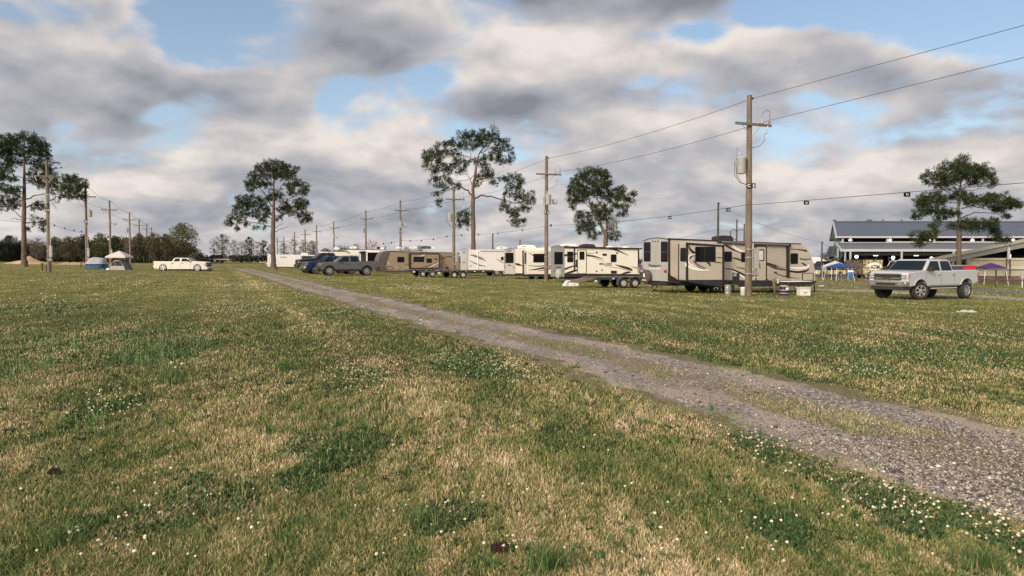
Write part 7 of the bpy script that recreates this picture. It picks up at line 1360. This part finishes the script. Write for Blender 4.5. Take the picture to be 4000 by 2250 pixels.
MB().box(sx(3779), xb - 1, .2, .32, sz(1048), sz(1014)).build('upper_siding', beige_w, SH); MB().box(sx(3779), xb - 1, .1, .3, sz(1052), sz(1041)).build('wall_rail', M('rail_cream', (.55, .50, .38), .6), SH)
MB().box(sx(3779), xb - 1, .08, .35, sz(1015), sz(1008)).build('wall_cap', MATS['rail_cream'], SH); MB().box(sx(3760), xb - 1, .2, .34, sz(1073), sz(1053)).build('lower_siding', beige_w, SH)
MB().box(sx(3700), xb - 1, .12, .3, sz(1077), sz(1073)).build('wall_rail', MATS['rail_cream'], SH); MB().box(sx(3680), xb - 1, .0, .3, sz(1106), sz(1077)).build('timber_base', Mwood('timber_base', (.13, .085, .065), (.5, 4, 5)), SH)
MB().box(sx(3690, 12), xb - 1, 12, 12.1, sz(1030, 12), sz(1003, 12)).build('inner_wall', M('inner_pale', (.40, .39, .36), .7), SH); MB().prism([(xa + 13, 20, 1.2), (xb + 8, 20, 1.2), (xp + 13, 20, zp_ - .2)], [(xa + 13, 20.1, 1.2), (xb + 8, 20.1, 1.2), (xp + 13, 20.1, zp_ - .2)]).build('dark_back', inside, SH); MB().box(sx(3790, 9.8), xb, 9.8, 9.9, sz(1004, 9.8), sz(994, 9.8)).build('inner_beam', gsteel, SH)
for px, py in ((3800, 1003), (3757, 1010), (3785, 1001)): MB().box(sx(px) - .14, sx(px) + .14, .6, .8, sz(py) - .05, sz(py) + .05).build('lamp', lampm, SH)
MB().box(sx(3945) - .05, sx(3945) + .05, .0, .1, sz(1007), sz(995)).build('tube_lamp', lampm, SH)
# red and black box trailer behind the silver pickup's bed
fr = Frame(3712, 52, R(6)); t = thing('dump_trailer', 'box trailer, black left half and red right half, behind the silver pickup bed', 'trailer', fr.O, R(6)); MB().box(0, 2.05, 0, 1.8, .6, 1.62).build('front_box', M('slate_box', (.045, .055, .08), .5), t, bevel=.02); MB().box(.95, 1.9, -.06, -.01, .7, 1.66).build('red_panel', M('red_paint', (.45, .02, .03), .45), t); MB().box(-.02, 2.07, -.02, 1.82, 1.62, 1.68).build('rim', M('rim_grey', (.3, .3, .3), .5), t)
for x_ in (.6, 1.3): wheel(t, x_, 0, .33 + fr.g(x_), .33, .2, -1, 'steel'); wheel(t, x_, 1.8, .33 + fr.g(x_), .33, .2, 1, 'steel')
# pipe fence in front of the shed and along the lot
pm = M('pipe_rust', (.055, .045, .042), .7)
def pipefence(label, p0, p1, Y0, Y1, n, h, rails):
    a_, b_ = base(p0, Y0), base(p1, Y1); t = thing('pipe_fence', label, 'fence', a_); v_ = b_ - a_
    for k in range(n + 1): p = v_ * (k / n); MB().tube([p - Vector((0, 0, .1)), p + Vector((0, 0, h))], .06, 7).build('post', pm, t)
    for r_ in rails: MB().tube([Vector((0, 0, r_)), v_ + Vector((0, 0, r_))], .04, 6).build('rail', pm, t)
pipefence('dark pipe rail fence at the right edge before the timber wall', 3700, 4330, 58, 50.5, 3, 1.42, (1.40, .62))
pipefence('dark single rail fence in front of the printed trailer', 3255, 3545, 78, 72, 3, 1.35, (1.33,))
g = base(3994, 58); t = thing('meter_box', 'small grey meter box on a white post at the right edge', 'meter box', g); MB().box(-.14, .14, -.1, .1, .72, 1.1).build('box', steel, t, bevel=.02); MB().tube([(0, 0, 0), (0, 0, .72)], .03, 6).build('post', white, t)
g = base(3196, 150); t = thing('small_house', 'small white roofed hut just right of the camper nose', 'hut', g); MB().box(-2, 2, 0, 4, 0, 1.9).build('wall', M('hut_wall', (.22, .18, .15), .8), t); MB().prism([(-2.4, -.4, 1.85), (2.4, -.4, 1.85), (0, -.4, 3.1)], [(-2.4, 4.4, 1.85), (2.4, 4.4, 1.85), (0, 4.4, 3.1)]).build('roof', white, t)
for px, lab in ((3204, 'white paper scrap, left of two on the grass before the lot'), (3212, 'white paper scrap, right of two on the grass before the lot')):
    g = G(px, 1118); t = thing('paper_scrap', lab, 'litter', g, 0, 'paper scraps by the lane'); MB().prism([(-.12, -.1, .01), (.1, -.12, .01), (.12, .08, .05), (-.1, .1, .03)], [(-.12, -.1, .02), (.1, -.12, .02), (.12, .08, .06), (-.1, .1, .04)]).build('sheet', white, t)
